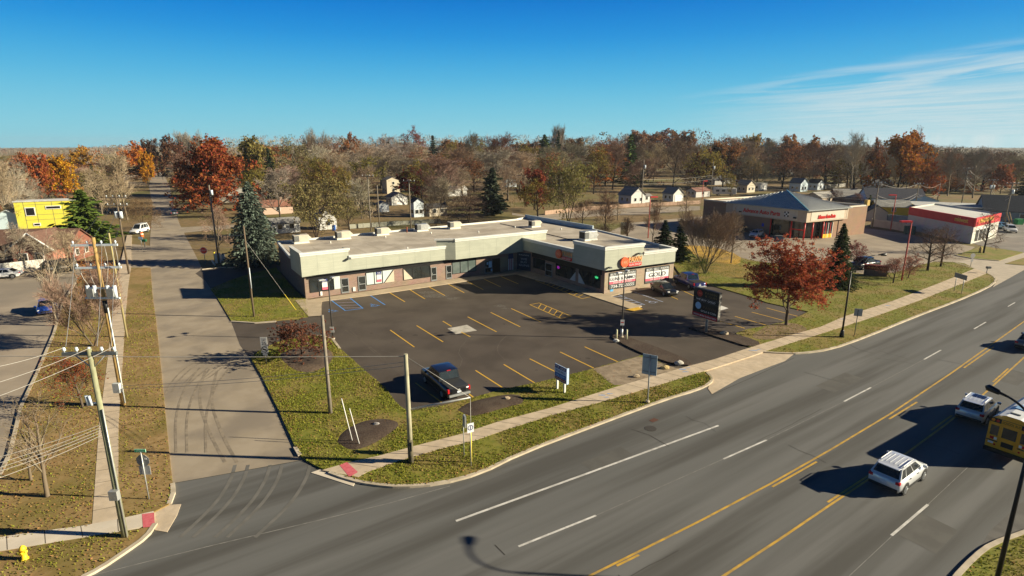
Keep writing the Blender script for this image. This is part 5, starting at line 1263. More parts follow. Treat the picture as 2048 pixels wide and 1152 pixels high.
def at(a, b, L=4.7):
    """position with rear axle line near pixel a, pointing to b"""
    return (G(*a) + G(*b)) / 2
rd_a = radians(34.5)
silver = paint('silver white', (.66, .68, .70), .3)
car('suv', 'silver-white suv with red tail lights nearest on the road, second behind the bus', 'suv', G(1794, 962), heading((1660, 1010), (1890, 850)), 'suv', silver, 4.1, 1.76, 1.64)
car('suv', 'silver suv with panoramic roof driving beside the school bus', 'suv', G(1952, 832), heading((1815, 905), (2048, 715)), 'suv', paint('silver', (.60, .62, .64), .35), 4.1, 1.76, 1.62, sunroof=True)
car('pickup_truck', 'black pickup truck with covered bed parked by the corner lawn', 'pickup', G(889, 776), heading((948, 796), (893, 752)), 'pickup', paint('black', (.012, .013, .016)), 5.6, 2.0, 1.92)
car('pickup_truck', 'dark blue pickup truck parked beside the pawn shop east wall', 'pickup', G(1377, 572), heading((1420, 592), (1352, 562)), 'pickup', paint('navy', (.012, .025, .15)), 5.7, 2.0, 1.95)
car('car', 'glossy black sedan parked nose-out beneath the gold advert window', 'car', G(1328, 586), heading((1300, 572), (1362, 601)), 'sedan', paint('gloss black', (.010, .011, .014)), 4.7, 1.86, 1.5)
car('car', 'blue hatchback parked in the left lot beside the kerb', 'car', G(95, 624), heading((98, 610), (90, 640)), 'hatch', paint('royal blue', (.02, .06, .30)), 4.1, 1.76, 1.55)
car('car', 'white sedan at the left edge below the brick house', 'car', G(8, 556), heading((30, 553), (-60, 559)), 'sedan', paint('white', (.74, .74, .73), 0), 4.6, 1.82, 1.46)
wp = paint('white', (.74, .74, .73), 0)
car('suv', 'small white suv parked alone in front of the auto parts store', 'suv', G(1512, 474), heading((1528, 468), (1490, 480)), 'suv', wp, 4.3, 1.8, 1.6, roof_rails=False, roofm=paint('blueish', (.45, .55, .66)))
car('suv', 'white suv half hidden behind the pale bare tree at the parts store', 'suv', G(1451, 467), heading((1470, 461), (1430, 472)), 'suv', wp, 4.4, 1.8, 1.65, roof_rails=False)
car('car', 'grey car in shade between the two white suvs at the parts store', 'car', G(1481, 464), heading((1500, 458), (1465, 470)), 'hatch', paint('grey', (.16, .17, .18), .3), 4.3, 1.8, 1.5)
car('suv', 'white suv with red tail light leaving right of the red-banded shop', 'suv', G(2020, 464), heading((2012, 460), (2045, 478)), 'suv', wp, 4.5, 1.85, 1.66, roof_rails=False)
car('car', 'pale blue car just behind the red-banded shop at the far right', 'car', G(2003, 457), heading((1990, 455), (2020, 460)), 'hatch', paint('pale blue', (.20, .38, .52), .2), 4.3, 1.8, 1.5)
car('car', 'dark grey car far down the side street under the trees', 'car', G(349, 430), heading((348, 436), (346, 418)), 'hatch', paint('dark grey', (.09, .10, .12), .3), 4.4, 1.8, 1.5)
car('van', 'white van with a red tail light parked by the far driveway of the side street', 'van', G(280, 466), heading((290, 463), (262, 470)), 'suv', wp, 5.0, 1.95, 2.1, roof_rails=False)
car('pickup_truck', 'black pickup behind the dark brick sign on the east lawn', 'pickup', G(1728, 536), heading((1752, 533), (1700, 541)), 'pickup', paint('black', (.012, .013, .016)), 5.5, 2.0, 1.9)
car('car', 'dark car at the right edge of the main road near the far lane line', 'car', G(2062, 694), rd_a + radians(2), 'sedan', paint('dark grey', (.09, .10, .12), .3), 4.6, 1.85, 1.5)
# motorhome
p = G(1448, 391); t = thing('motorhome', 'white motorhome parked between the low brown-roofed house and the cream gable', 'motorhome', p, radians(-8))
MB().box((0, 0, 1.75), (8.5, 2.5, 2.4)).build('body', mat('rv white', (.72, .71, .67), (.66, .65, .61), 1), t, .12)
for x in (-2.8, -.6, 1.6): 
    f_ = MB().box((x, -1.26, 1.95), (1.2, .05, .75)).build('window', M_dgrey, t)
MB().box((3.2, -1.26, 1.5), (.8, .05, 1.8)).build('door', M_trim, t)
for x in (-2.4, 2.6):
    for s in (-1, 1): wheel(t, x, s * 1.27, .42)
MB().box((-3.2, 0, 3.1), (1.2, .9, .3)).build('roof_unit', M_trim, t)
# school bus
bp0 = Vector((31.25, 32.45, 0)); ba = radians(33); bus = thing('school_bus', 'yellow school bus with white roof driving away at the right edge', 'bus', bp0 + Vector((cos(ba), sin(ba), 0)) * 0.0, ba)
BL, BW, BH = 11.0, 2.2, 3.05
M_bus = mat('bus yellow', (.66, .31, .015), (.70, .34, .02), 2, rough=.4, coat=.3)
b = MB(); prof = [(-BW / 2, .55), (-BW / 2, 2.35), (-BW / 2 + .10, 2.68), (-BW / 2 + .38, 2.92), (-.35, 3.04)]; prof = prof + [(-y, z) for y, z in prof[::-1]]
n = len(prof)
b.add([(x, y, z) for x in (0, BL) for y, z in prof], [(i, i + 1, n + i + 1, n + i) for i in range(n - 1)] + [tuple(range(n))[::-1], tuple(range(n, 2 * n))] + [(n - 1, 0, n, 2 * n - 1)], 0)
b.build('body', M_bus, bus)
rfm = MB(); pr = [(y, z) for y, z in prof if z > 2.6]; k = len(pr)
rfm.add([(x, y * 1.004, z + .012) for x in (-.02, BL) for y, z in pr], [(i, i + 1, k + i + 1, k + i) for i in range(k - 1)], 0)
rfo = rfm.build('roof', mat('bus roof white', (.72, .73, .72), (.66, .67, .67), .8, rough=.5), bus)
MB().box((2.2, 0, 3.07), (.9, .9, .06)).box((7.5, 0, 3.07), (.8, .8, .06)).build('roof_hatch', mat('hatch blue', (.16, .30, .50)), rfo)
MB().box((.7, .1, 3.08), (.16, .5, .05)).build('roof_marker', M_dgrey, rfo)
KB = BW / 2.45
bk = lambda y0, y1, z0, z1, m, nm, par=None, d=.03, x=0: MB().box((x - d / 2, -(y0 + y1) / 2 * KB, (z0 + z1) / 2), (d, abs(y1 - y0) * KB, z1 - z0)).build(nm, m, par or bus)
# +y is the left of the bus; seen from behind, image left = left of bus
bk(-1.22, 1.22, 2.42, 2.72, M_black, 'light_panel', d=.02)
sb = bk(-.55, .55, 2.40, 2.70, M_bus, 'name_board', d=.05)
MB().text('SCHOOL BUS', Vector((-.055, .45, 2.48)), Vector((0, -1, 0)), Z, .9, .16).build('lettering', M_black, sb)
for s in (-1, 1):
    for j, m_ in ((.75, M_tl), (1.02, mat('amber', (.7, .25, .02)))): MB().tube([(-.02, s * j * KB, 2.57), (-.06, s * j * KB, 2.57)], .09, 12).build('warning_light', m_, bus)
dr = bk(-.48, .48, .85, 2.36, M_bus, 'rear_door', d=.035)
bk(-.40, .40, 1.55, 2.25, M_cglass, 'window', dr, .05); bk(-.34, .34, .95, 1.28, M_black, 'grille', dr, .05)
for s in (-1, 1):
    bk(s * .62, s * 1.08, 1.55, 2.22, M_cglass, 'window', None, .03)
    bk(s * .80, s * 1.02, 1.28, 1.44, M_tl, 'tail_light', None, .05); bk(s * .62, s * .78, 1.28, 1.44, M_hl, 'reversing_light', None, .05)
    bk(s * .56, s * 1.2, 1.14, 1.20, M_black, 'rub_rail', None, .035)
    MB().tube([(-.02, s * .62, .95), (-.035, s * .62, .95)], .06, 10).build('reflector', M_tl, bus)
bk(-1.08, -.78, .98, 1.10, M_plate, 'licence_plate', None, .04)
MB().box((-.08, 0, .58), (.22, BW + .01, .24)).build('bumper', M_black, bus)
for s in (-1, 1):
    wm_ = MB()
    for i in range(12): wm_.box((.75 + i * .78, s * (BW / 2 + .004), 1.98), (.64, .02, .62))
    wm_.build('window_row', M_cglass, bus)
    rr_ = MB()
    for z in (1.0, 1.35, 1.6): rr_.box((BL / 2, s * (BW / 2 + .01), z), (BL - .2, .025, .05))
    rr_.build('rub_rail', M_black, bus)
    for x in (2.6, 8.6): wheel(bus, x, s * (BW / 2 - .02), .48, .35)

# ------------------------------------------------------------------ poles and lamps
M_pole1 = mat('pole greenish', (.25, .26, .15), (.32, .32, .20), 3, stretch=(6, 6, .4), c3=(.17, .17, .10), scale2=2)
M_pole2 = mat('pole new brown', (.40, .26, .09), (.46, .31, .12), 3, stretch=(6, 6, .4), c3=(.28, .18, .07), scale2=2)
M_pole3 = mat('pole grey', (.20, .175, .14), (.27, .235, .19), 3, stretch=(6, 6, .4), c3=(.13, .11, .09), scale2=2)
M_ins = mat('insulator', (.62, .68, .72), rough=.3)
M_wire = mat('wire aluminium', (.40, .38, .35), rough=.5, metal=.3)
M_wired = mat('wire dark', (.05, .05, .05), rough=.6)
def pole(name, lab, px, py, pyt, r, m, z=0.1, cat='utility pole', group=None, r1=None):
    p = G(px, py, z); h = HT(p, pyt)
    t = thing(name, lab, cat, p, 0, group)
    MB().tube([(0, 0, -.1), (0, 0, h * .5), (0, 0, h)], [r, r * .86, r1 or r * .7], 10).build('shaft', m, t)
    return t, p, h
def arm(t, h, L, ang, m=None, s=.11, ins=4, dx=0.0):
    a = Vector((cos(ang), sin(ang), 0)); mb = MB().box((0, 0, h), (L, s, s * 1.2), 0, ang)
    o = mb.build('crossarm', m or M_dgrey, t)
    ib = MB()
    for i in range(ins):
        q = a * (L * .46) * (2 * i / (ins - 1) - 1) if ins > 1 else Vector()
        ib.tube([(q.x, q.y, h + .05), (q.x, q.y, h + .14), (q.x, q.y, h + .17), (q.x, q.y, h + .32)], [.03, .03, .085, .05], 8)
    ib.build('insulators', M_ins, o)
    return o
t1, p1, h1_ = pole('utility_pole', 'greenish utility pole with grey crossarm nearest at the lower left', 250, 1072, 697, .16, M_pole1)
a1 = radians(2)
arm(t1, h1_ - .25, 2.5, a1, mat('arm grey', (.16, .17, .17)), .13, 5)
for s in (-1, 1): MB().tube([(s * .75, 0, h1_ - .3), (0, 0, h1_ - 1.0)], .03, 5).build('arm_brace', M_metal, t1)
cut = MB().tube([(-.45, -.1, h1_ * .72), (-.50, -.1, h1_ * .72 + .5)], .07, 8).tube([(-.30, -.1, h1_ * .72), (-.36, -.1, h1_ * .72 + .5)], .07, 8); cut.box((-.2, -.05, h1_ * .72 + .1), (.5, .06, .06)); cut.build('cutout', M_ins, t1)
MB().box((.05, -.24, 2.55), (.42, .25, .5)).build('meter_box', M_metal, t1)
MB().tube([(.17, -.1, 0), (.17, -.1, h1_ * .7)], .035, 6).build('conduit', M_metal, t1)
t2, p2, h2_ = pole('utility_pole', 'new yellow-brown utility pole with two white crossarms and switchgear', 247, 810, 475, .17, M_pole2)
for k_, zz_ in enumerate((h2_ - .55, h2_ - 2.2)): arm(t2, zz_, 3.1, radians(6), M_ins, .12, 4)
MB().tube([(0, 0, h2_ * .57), (0, 0, h2_ * .57 + .95)], .158, 12).build('black_band', M_black, t2)
eq = MB()
for x in (-.95, -.45, .5, 1.0): eq.tube([(x, -.15, h2_ - 4.4), (x, -.15, h2_ - 3.5)], .13, 8)
eq.box((0, -.12, h2_ - 4.45), (2.5, .12, .12)).box((0, -.12, h2_ - 3.7), (2.2, .1, .1)); eq.build('switchgear', M_ins, t2)
for x in (-.72, .74): MB().box((x, -.2, h2_ - 4.0), (.5, .35, .6)).build('recloser_tank', M_metal, t2)
lp_ = MB()
for s in (-1, 1):
    for x in (1.45, .7): lp_.tube([(s * x, 0, h2_ - .6), (s * (x + .12), -.1, h2_ - 1.4), (s * x, 0, h2_ - 2.2), (s * (x * .8), -.1, h2_ - 3.0), (s * x * .6, -.1, h2_ - 3.5)], .02, 4)
lp_.build('jumper_wire', M_wire, t2)
MB().box((-.05, -.28, 1.55), (.5, .28, .75)).build('control_box', mat('box grey', (.45, .48, .48)), t2)
MB().tube([(.19, -.06, .2), (.19, -.06, h2_ * .6)], .05, 6).build('conduit', mat('pvc', (.6, .62, .6)), t2)
t3, p3, h3_ = pole('utility_pole', 'thin greenish wooden pole just behind the yellow-brown pole', 254, 674, 466, .11, mat('pole olive', (.34, .29, .13), (.4, .34, .17), 3, stretch=(6, 6, .4)))
t4, p4, h4_ = pole('utility_pole', 'dark brown utility pole with paired crossarms left of the side street', 258, 548, 388, .15, mat('pole dark', (.12, .09, .06), (.16, .12, .08), 3, stretch=(6, 6, .4)))
arm(t4, h4_ - .5, 3.0, radians(4), M_pole3, .12, 4); arm(t4, h4_ - 1.7, 3.0, radians(4), M_pole3, .12, 4)
MB().tube([(.35, -.1, h4_ - 3.6), (.35, -.1, h4_ - 2.6)], .25, 10).tube([(-.35, -.1, h4_ - 3.6), (-.35, -.1, h4_ - 2.6)], .25, 10).build('transformer', M_ins, t4)
t5, p5, h5_ = pole('utility_pole', 'brown utility pole with a small transformer left of the blue spruce', 438, 528, 370, .15, M_pole3, 0)
MB().tube([(.35, -.1, h5_ - 1.6), (.35, -.1, h5_ - .8)], .2, 10).build('transformer', M_ins, t5)
t6, p6, h6_ = pole('utility_pole', 'slim dark utility pole on the side lawn before the blue spruce', 508, 633, 452, .12, mat('pole dark', (.12, .09, .06)), .08)
MB().tube([(.12, -.08, h6_ * .32), (.12, -.08, h6_ * .55)], .05, 6).build('conduit', M_ins, t6)
t7, p7, h7_ = pole('utility_pole', 'weathered grey pole on the corner lawn by the round mulch bed', 661, 826, 630, .15, M_pole3)
t8, p8, h8_ = pole('utility_pole', 'stout pale pole beside the corner pavement with wires at its top', 822, 924, 708, .17, mat('pole pale', (.34, .32, .22), (.42, .40, .28), 3, stretch=(6, 6, .4), c3=(.24, .22, .15), scale2=2))
MB().tube([(0, 0, .02), (0, 0, 1.6)], .172, 10).build('dark_base', mat('pole base', (.10, .09, .06), (.14, .12, .08), 3), t8)
# parking-lot lamp poles
def lot_lamp(lab, px, py, pyt, sgn_z, rot, z=.02):
    t, p, h = pole('lamp_post', lab, px, py, pyt, .085, mat('lamp dark', (.045, .042, .04), rough=.5), z, 'lamp post', None, .06)
    for s, yw in ((-1, rot), (1, rot + 2.6)):
        d = Vector((cos(yw), sin(yw), 0))
        MB().tube([(0, 0, h - .1), tuple(d * .5 + Z * (h + .12))], .03, 6).build('lamp_arm', M_dgrey, t)
        hd_ = MB().box(tuple(d * .72 + Z * (h + .2)), (.55, .38, .16), 0, yw); hd_.build('lamp_head', mat('lamp silver', (.42, .43, .42), rough=.4, metal=.4), t, .04)
    MB().tube([(0, 0, -.02), (0, 0, .12)], .2, 10).build('base', M_kerb, t)
    MB().box((.0, -.1, sgn_z), (.42, .03, .6)).build('notice_board', M_wht, t)
    MB().box((.0, -.105, sgn_z + .02), (.3, .03, .1)).build('notice_band', M_red, t)
    return t
lot_lamp('leaning dark lot lamp with two silver heads at the west edge of the car park', 666, 678, 562, 1.05, radians(70))
ll = lot_lamp('dark lot lamp with two silver heads rising from the central island', 1243, 674, 548, 1.6, radians(60), .15)
for px, lab in ((1233, 'pale yellow bollard left of the island lamp post'), (1253, 'pale yellow bollard right of the island lamp post')):
    t = thing('bollard', lab, 'bollard', G(px, 678, .15), 0, 'bollards at the island lamp'); MB().tube([(0, 0, 0), (0, 0, .95), (0, 0, 1.03)], [.09, .09, .05], 10).build('post', mat('bollard paint', (.60, .58, .38)), t)
MB().tube([(0, 0, 0), (0, 0, .9)], .13, 10).build('sleeve', M_metal, ll)
def street_lamp(lab, p, h, ang, reach, rise=.8):
    t = thing('street_lamp', lab, 'street lamp', p, 0, 'black street lamps along the main road')
    M_bl = mat('lamp black', (.010, .010, .012), rough=.4)
    MB().tube([(0, 0, 0), (0, 0, .25), (0, 0, .7), (0, 0, .8)], [.24, .22, .17, .12], 10).build('base', M_bl, t)
    MB().tube([(0, 0, .7), (0, 0, h)], [.10, .07], 8).build('shaft', M_bl, t)
    d = Vector((cos(ang), sin(ang), 0))
    q = [d * (reach * (1 - cos(a))) * 1.0 + Z * (h + rise * sin(a)) for a in [pi / 2 * i / 8 for i in range(9)]]
    MB().tube(q, .05, 8).build('arm', M_bl, t)
    e = q[-1]; MB().tube([e - d * .1, e + d * .25, e + d * .3, e + d * .8, e + d * .95], [.06, .07, .12, .16, .06], 8).build('lamp_head', M_bl, t)
    return t
s1 = G(1683, 674, .1)
hh_ = HT(s1, 545); street_lamp('black street lamp with curved arm on the verge near the spruce', s1, hh_, radians(12), 3.0, 1.7)
s2 = G(1986, 1190, .1)
def find_lamp():
    h = 8.05; q = V(0, 0, CAM_H) + ray(1995, 788) * ((h + .9 - CAM_H) / ray(1995, 788).z); d = q - s2; d.z = 0
    return h, d.length, atan2(d.y, d.x)
fl_ = find_lamp(); street_lamp('black street lamp nearest at the lower right with its head over the bus', s2, fl_[0], fl_[2], max(1.5, fl_[1] - .8), .9)
# red store lamps
def red_lamp(lab, px, py, pyt, ang, z=0.02):
    t, p, h = pole('lamp_post', lab, px, py, pyt, .12, mat('lamp red', (.50, .10, .09), (.55, .13, .11), 2), z, 'lamp post', 'red lamp posts of the parts store', .09)
    MB().box((cos(ang) * .8, sin(ang) * .8, h), (1.6, .5, .25), 0, ang).build('lamp_head', M_red, t); return t
red_lamp('red lamp post standing in the concrete lot before the pink bushes', 1803, 562, 443, pi)
red_lamp('red lamp post behind the pale concrete screen wall', 1781, 460, 390, pi)
red_lamp('red lamp post at the back of the plaza by the shaded lane', 1296, 476, 394, .2)
red_lamp('red lamp post left of the auto parts store roof', 1404, 398, 362, .2)
t, p, h = pole('utility_pole', 'short dark pole with a pale notice board behind the east wing', 1254, 478, 436, .2, mat('pole dark', (.12, .09, .06)), 0)
MB().box((-.7, 0, h * .5), (1.5, .1, 2.6)).build('notice_board', mat('pale green board', (.5, .55, .45)), t)
FP = [
 ('utility pole rising behind the plaza roof right of the two thin poles, with one crossarm', 822, 458, 359, .15, 1, 0),
 ('thin leaning utility pole behind the plaza roof beside the white shed', 759, 455, 370, .13, 0, 0),
 ('thin utility pole with crossarm left of the white shed', 742, 462, 349, .13, 1, 0),
 ('far utility pole beside the blue-shaded gabled house near the gnarled pine', 989, 374, 325, .14, 0, 0),
 ('tall bare utility pole far back left of the crimson maple', 774, 344, 276, .2, 0, 0),
 ('utility pole standing in front of the white gabled house', 1283, 411, 318, .15, 0, 1),
 ('utility pole between the motorhome and the tan bare tree', 1421, 394, 322, .15, 0, 1),
 ('utility pole left of the cream shed behind the parts store', 1744, 456, 363, .16, 1, 0),
 ('utility pole behind the yellow shed', 1829, 420, 365, .16, 1, 0),
 ('utility pole between the blue-shaded garage and the dark flat roof', 1874, 405, 366, .16, 0, 0),
 ('tall utility pole with three crossarms behind the dark flat roof', 1922, 412, 335, .18, 3, 0),
 ('utility pole with two transformers behind the dark flat roof', 1976, 414, 358, .17, 1, 2),
 ('tall utility pole with crossarms and transformer at the far right', 2009, 445, 364, .18, 2, 1),
 ('far utility pole with a white crossarm among trees behind the willow-like tree', 648, 360, 332, .2, 1, 0),
 ('far utility pole by the orange trees above the parts store', 1622, 378, 323, .2, 1, 0),
]
poles = {}
for lab, px, py, pyt, r, na, nt in FP:
    t, p, h = pole('utility_pole', lab, px, py, pyt, r, M_pole3, 0, 'utility pole', 'utility poles in the background')
    for i in range(na): arm(t, h - .4 - 1.6 * i, 2.8, radians(-10), M_pole3 if px != 648 else M_ins, .14, 4)
    if nt:
        for i in range(nt): MB().tube([((i * 2 - 1) * .45 if nt > 1 else .45, -.1, h - 3.0), ((i * 2 - 1) * .45 if nt > 1 else .45, -.1, h - 1.9)], .28, 10).build('transformer', M_ins, t)
    poles[px] = (p, h)
# ------------------------------------------------------------------ overhead wires
def wire(lab, a, b, sag, r=.016, m=None, n=14, group=None):
    pts = [a.lerp(b, i / n) - Z * (sag * 4 * (i / n) * (1 - i / n)) for i in range(n + 1)]
    o = pts[0].copy(); mb = MB().tube([q - o for q in pts], r, 4, cap=False); 
    w_ = mb.build('overhead_wire', m or M_wire); w_.location = o
    return tag(w_, lab, 'wire', group)
def topof(p, h, dz=0, dx=0, ang=0): return p + Z * (h + dz) + Vector((cos(ang), sin(ang), 0)) * dx
off = V(-60, -28, 0)
for i, x in enumerate((-1.15, .1, 1.1)):
    a = topof(p1, h1_, .05, x, a1)
    b = V(0, 0, CAM_H) + ray(*[(-40, 776), (-40, 778), (-40, 806)][i]) * 1.0
    d = ray(*[(-40, 740), (-40, 776), (-40, 806)][i]); tt = (h1_ - CAM_H + .1) / d.z; wire('near overhead wire running left off the grey crossarm, %s of three' % ('uppermost', 'middle', 'lowest')[i], a, V(0, 0, CAM_H) + d * tt, .1, .013, None, 14, 'wires from the grey crossarm')
for i, (y0, y1_) in enumerate([(815, 921), (827, 934), (832, 944), (838, 952), (846, 966)]):
    a = p1 + Z * (h1_ * .62 - .13 * i); d = ray(-30, y1_); tt = (h1_ * .60 - .13 * i - CAM_H) / d.z
    wire('low cable running left from the greenish pole, %s in its bundle of five' % ('topmost', 'second from top', 'middle', 'second lowest', 'lowest')[i], a, V(0, 0, CAM_H) + d * tt, .1, .013, None, 14, 'low cable bundle on the greenish pole')
t8t = topof(p8, h8_, -.15)
d = ray(-30, 712); wire('long level wire crossing from the stout pale pole over the side street to the left', t8t, V(0, 0, CAM_H) + d * ((h8_ - CAM_H + .5) / d.z), .05, .022)
wire('upper of two wires from the stout pale pole to the yellow-brown pole', topof(p8, h8_, -.5), p2 + Z * 1.6 + Z * 0, .25, .016)
wire('lower of two wires from the stout pale pole to the yellow-brown pole', topof(p8, h8_, -.75), p2 + Z * 1.35, .25, .016)
gy = G(943, 925, .1); gt_ = HT(gy, 795); gt = gy + Z * gt_
g_ = thing('guy_brace', 'pale strut and guy wire braced from the stout pale pole down to a yellow guard', 'guy wire', p8)
hz = p8 + Z * (HT(p8, 819)); MB().tube([hz - p8, gt - p8], .05, 6).build('strut', M_metal, g_)
MB().tube([t8t - p8, gt - p8], .018, 4).build('guy_wire', M_wire, g_); MB().tube([gt - p8, gy - p8], .014, 4).build('anchor_wire', M_wire, g_)
MB().tube([gy - p8 + Z * .05, gy - p8 + Z * 2.2], .045, 6).build('guard', mat('guard yellow', (.7, .55, .05)), g_)
wire('thin wire from the thin greenish pole across to the slim dark pole', topof(p4, h4_, -5.5), topof(p6, h6_, -2.6), .4, .014)
wire('wire between the brown transformer pole and the slim dark pole', topof(p5, h5_, -8.2), topof(p6, h6_, -1.0), .1, .014)
gd_ = G(592, 620, .1); wire('guy wire from the slim dark pole to the side lawn', topof(p6, h6_, -1.6), gd_, 0, .012)
t = thing('guy_guard', 'yellow guard sleeve low on the guy wire over the side lawn', 'guard', gd_); MB().tube([(0, 0, 0), (topof(p6, h6_, -1.6) - gd_) * .24], .035, 5).build('sleeve', mat('guard yellow', (.7, .55, .05)), t)
for i, x in enumerate((-1.3, -.4, .5, 1.3)): wire('wire from the yellow-brown pole back to the dark brown pole, %s from the left' % ('first', 'second', 'third', 'fourth')[i], topof(p2, h2_, -.45, x, radians(6)), topof(p4, h4_, -.4, x, radians(4)), .5, .014, M_wired, 14, 'spans between the two left poles')
for i, x in enumerate((-1.3, 0.5, 1.3)): wire('wire from the yellow-brown pole down to the grey crossarm, %s from the left' % ('first', 'second', 'third')[i], topof(p2, h2_, -.5, x, radians(6)), topof(p1, h1_, .1, x * .8, a1), .2, .013, None, 14, 'spans down to the grey crossarm')
lo_ = MB(); 
seq = [1744, 1829, 1874, 1922, 1976, 2009]
for a, b in zip(seq, seq[1:]):
    pa_, ha = poles[a]; pb_, hb = poles[b]
    for i, dz in enumerate((-.3, -3.2, -3.9)):
        wire('%s background wire span starting %s' % (('top', 'lower', 'lowest')[i], {1744: 'by the cream shed', 1829: 'behind the yellow shed', 1874: 'by the blue-shaded garage', 1922: 'at the three-armed pole', 1976: 'at the twin-transformer pole'}[a]),
             topof(pa_, ha, dz), topof(pb_, hb, dz), 1.3 + .3 * i, .028, None, 12, 'background spans by the red-banded shop')
for a, b in ((1283, 1421),):
    for i, dz in enumerate((-6.5, -7.2, -7.9, -8.4)): wire('%s line of four spanning from the white gabled house pole to the motorhome pole' % ('topmost', 'second', 'third', 'lowest')[i], topof(*poles[a], dz), topof(*poles[b], dz + 1.2), .5, .024, M_wired if i % 2 else None, 10, 'spans above the white garage')
for i, dz in enumerate((-6.5, -7.2, -7.9)): wire('%s line of three running right from the motorhome pole' % ('top', 'middle', 'bottom')[i], topof(*poles[1421], dz + 1.2), topof(*poles[1744], -3 - .7 * i), 1.2, .035, None, 14, 'spans right of the motorhome')
for i in range(2): wire('%s of two faint lines left of the white gabled house' % ('upper', 'lower')[i], topof(*poles[989], -7.5 - i), topof(*poles[1283], -9.5 - i), 1.2, .035, None, 14, 'faint lines left of the gabled house')

# ------------------------------------------------------------------ signs and small things
def signpost(t, h, r=.035, m=None, x=0, y=0): MB().tube([(x, y, -.1), (x, y, h)], r, 8).build('post', m or M_metal, t)
# pylon sign
pp = G(1412, 664, .16); py_h = HT(pp, 571); py_b = HT(pp, 633)
ang_p = heading((1393, 628), (1444, 640)); pt = thing('pylon_sign', 'black pawn shop pylon sign on a short pole in the east island', 'sign', pp, 0)
e = Vector((cos(ang_p), sin(ang_p), 0))
qa, qb = onwall(pp, Vector((1, 0, 0)), 1393, 600), None
# board axis: chosen so its front edges meet the photographed corners
best = None
for i in range(-80, 81):
    a = radians(i); e_ = Vector((cos(a), sin(a), 0))
    u0, zA = onwall(pp, e_, 1392, 571); u1, zB = onwall(pp, e_, 1444, 588); u0b, zC = onwall(pp, e_, 1390, 628); u1b, zD = onwall(pp, e_, 1438, 643)
    er_ = abs(zA - zB) + abs(zC - zD)
    if best is None or er_ < best[0]: best = (er_, a, (u0 + u0b) / 2, (u1 + u1b) / 2, (zA + zB) / 2, (zC + zD) / 2)
_, a, u0, u1, zt_, zb_ = best
e = Vector((cos(a), sin(a), 0)); n = outn(e); o = V(0, 0, 0)
MB().tube([(0, 0, -.1), (0, 0, zb_ - pp.z + .2)], .13, 10).build('post', M_grey1, pt)
zt_ -= pp.z; zb_ -= pp.z; Wd, Hd = u1 - u0, zt_ - zb_
MB().obox(o, e, n, u0, u1, -.05, .34, zb_, zt_).build('cabinet', M_black, pt)
MB().obox(o, e, n, u0 + .01, u1 - .01, .345, .352, zb_ + .01, zb_ + Hd * .14).build('red_strip', mat('dark sign red', (.36, .015, .03)), pt)
MB().obox(o, e, n, u1 + .001, u1 + .02, -.03, .30, zb_ + .1, zt_ - .1).build('side_panel', mat('mottled side', (.30, .29, .27), (.06, .06, .06), 2.5), pt)
def ps(txt, x, y, w_, h_, m): return MB().text(txt, o + e * (u0 + Wd * x) + n * .356 + Z * (zb_ + Hd * y), e, Z, Wd * w_, Hd * h_, bold=.004).build('lettering', m, pt)
def disc(x, y, r, m, sx=1.0): return MB().add([o + e * (u0 + Wd * x + r * sx * cos(2 * pi * k / 24)) + n * .353 + Z * (zb_ + Hd * y + r * sin(2 * pi * k / 24)) for k in range(24)], [list(range(24))]).build('disc', m, pt)
disc(.25, .83, Hd * .115, mat('pylon red', (.40, .05, .035))); ps('14K', .15, .80, .2, .065, mat('pylon red letters', (.62, .16, .10)))
ps('PAWN', .46, .85, .46, .075, M_brownt); ps('& GUN', .46, .745, .46, .075, M_brownt)
MB().obox(o, e, n, u0, u1, .345, .349, zb_ + Hd * .685, zb_ + Hd * .69).obox(o, e, n, u0, u1, .345, .349, zb_ + Hd * .55, zb_ + Hd * .555).build('divider', M_grey1, pt)
ps('WE BUY GOLD', .12, .59, .76, .065, M_adw)
disc(.22, .39, Hd * .125, mat('pylon pale blue', (.30, .50, .72)), 1.0); ps('PAWN', .42, .315, .5, .11, mat('dim gold', (.10, .065, .035)))
ps('GOLD & COIN', .34, .20, .60, .065, M_adw); ps('WE PAY MORE GUARANTEED!', .05, .04, .9, .055, M_adw)
# lease sign
fp0, fp1 = G(1114.5, 777, .1), G(1129, 785, .1)
ft = thing('lease_sign', 'blue and white for-lease board on two white legs at the edge of the car park', 'sign', (fp0 + fp1) / 2)
c_ = (fp0 + fp1) / 2; fe = unit(fp0, fp1); fn_ = outn(fe); hw = (fp1 - fp0).length / 2
ztl = HT(fp0, 727); zbl = HT(fp0, 758)
for s in (-1, 1): MB().obox(V(0, 0), fe, fn_, s * hw - .07, s * hw + .07, -.07, .07, -.1, zbl + .2).build('leg', M_wht, ft)
x0, x1 = -hw - .22, hw + .30
MB().obox(V(0, 0), fe, fn_, x0, x1, .075, .12, zbl, ztl).obox(V(0, 0), fe, fn_, x1 + .001, x1 + .08, -.1, .12, zbl, ztl).build('board', mat('lease pale blue', (.42, .55, .74)), ft)
Hl = ztl - zbl; Wl = x1 - x0
def ls(y0, y1_, m): MB().obox(V(0, 0), fe, fn_, x0 + .03, x1 - .03, .121, .128, zbl + Hl * y0, zbl + Hl * y1_).build('strip', m, ft)
def lt(txt, x, y, w_, h_, m): MB().text(txt, fe * (x0 + Wl * x) + fn_ * .132 + Z * (zbl + Hl * y), fe, Z, Wl * w_, Hl * h_).build('lettering', m, ft)
M_nav = mat('lease navy', (.02, .03, .20)); ls(.76, .98, M_nav); ls(.24, .48, mat('lease blue', (.03, .12, .40))); ls(.02, .22, mat('lease maroon', (.18, .02, .04)))
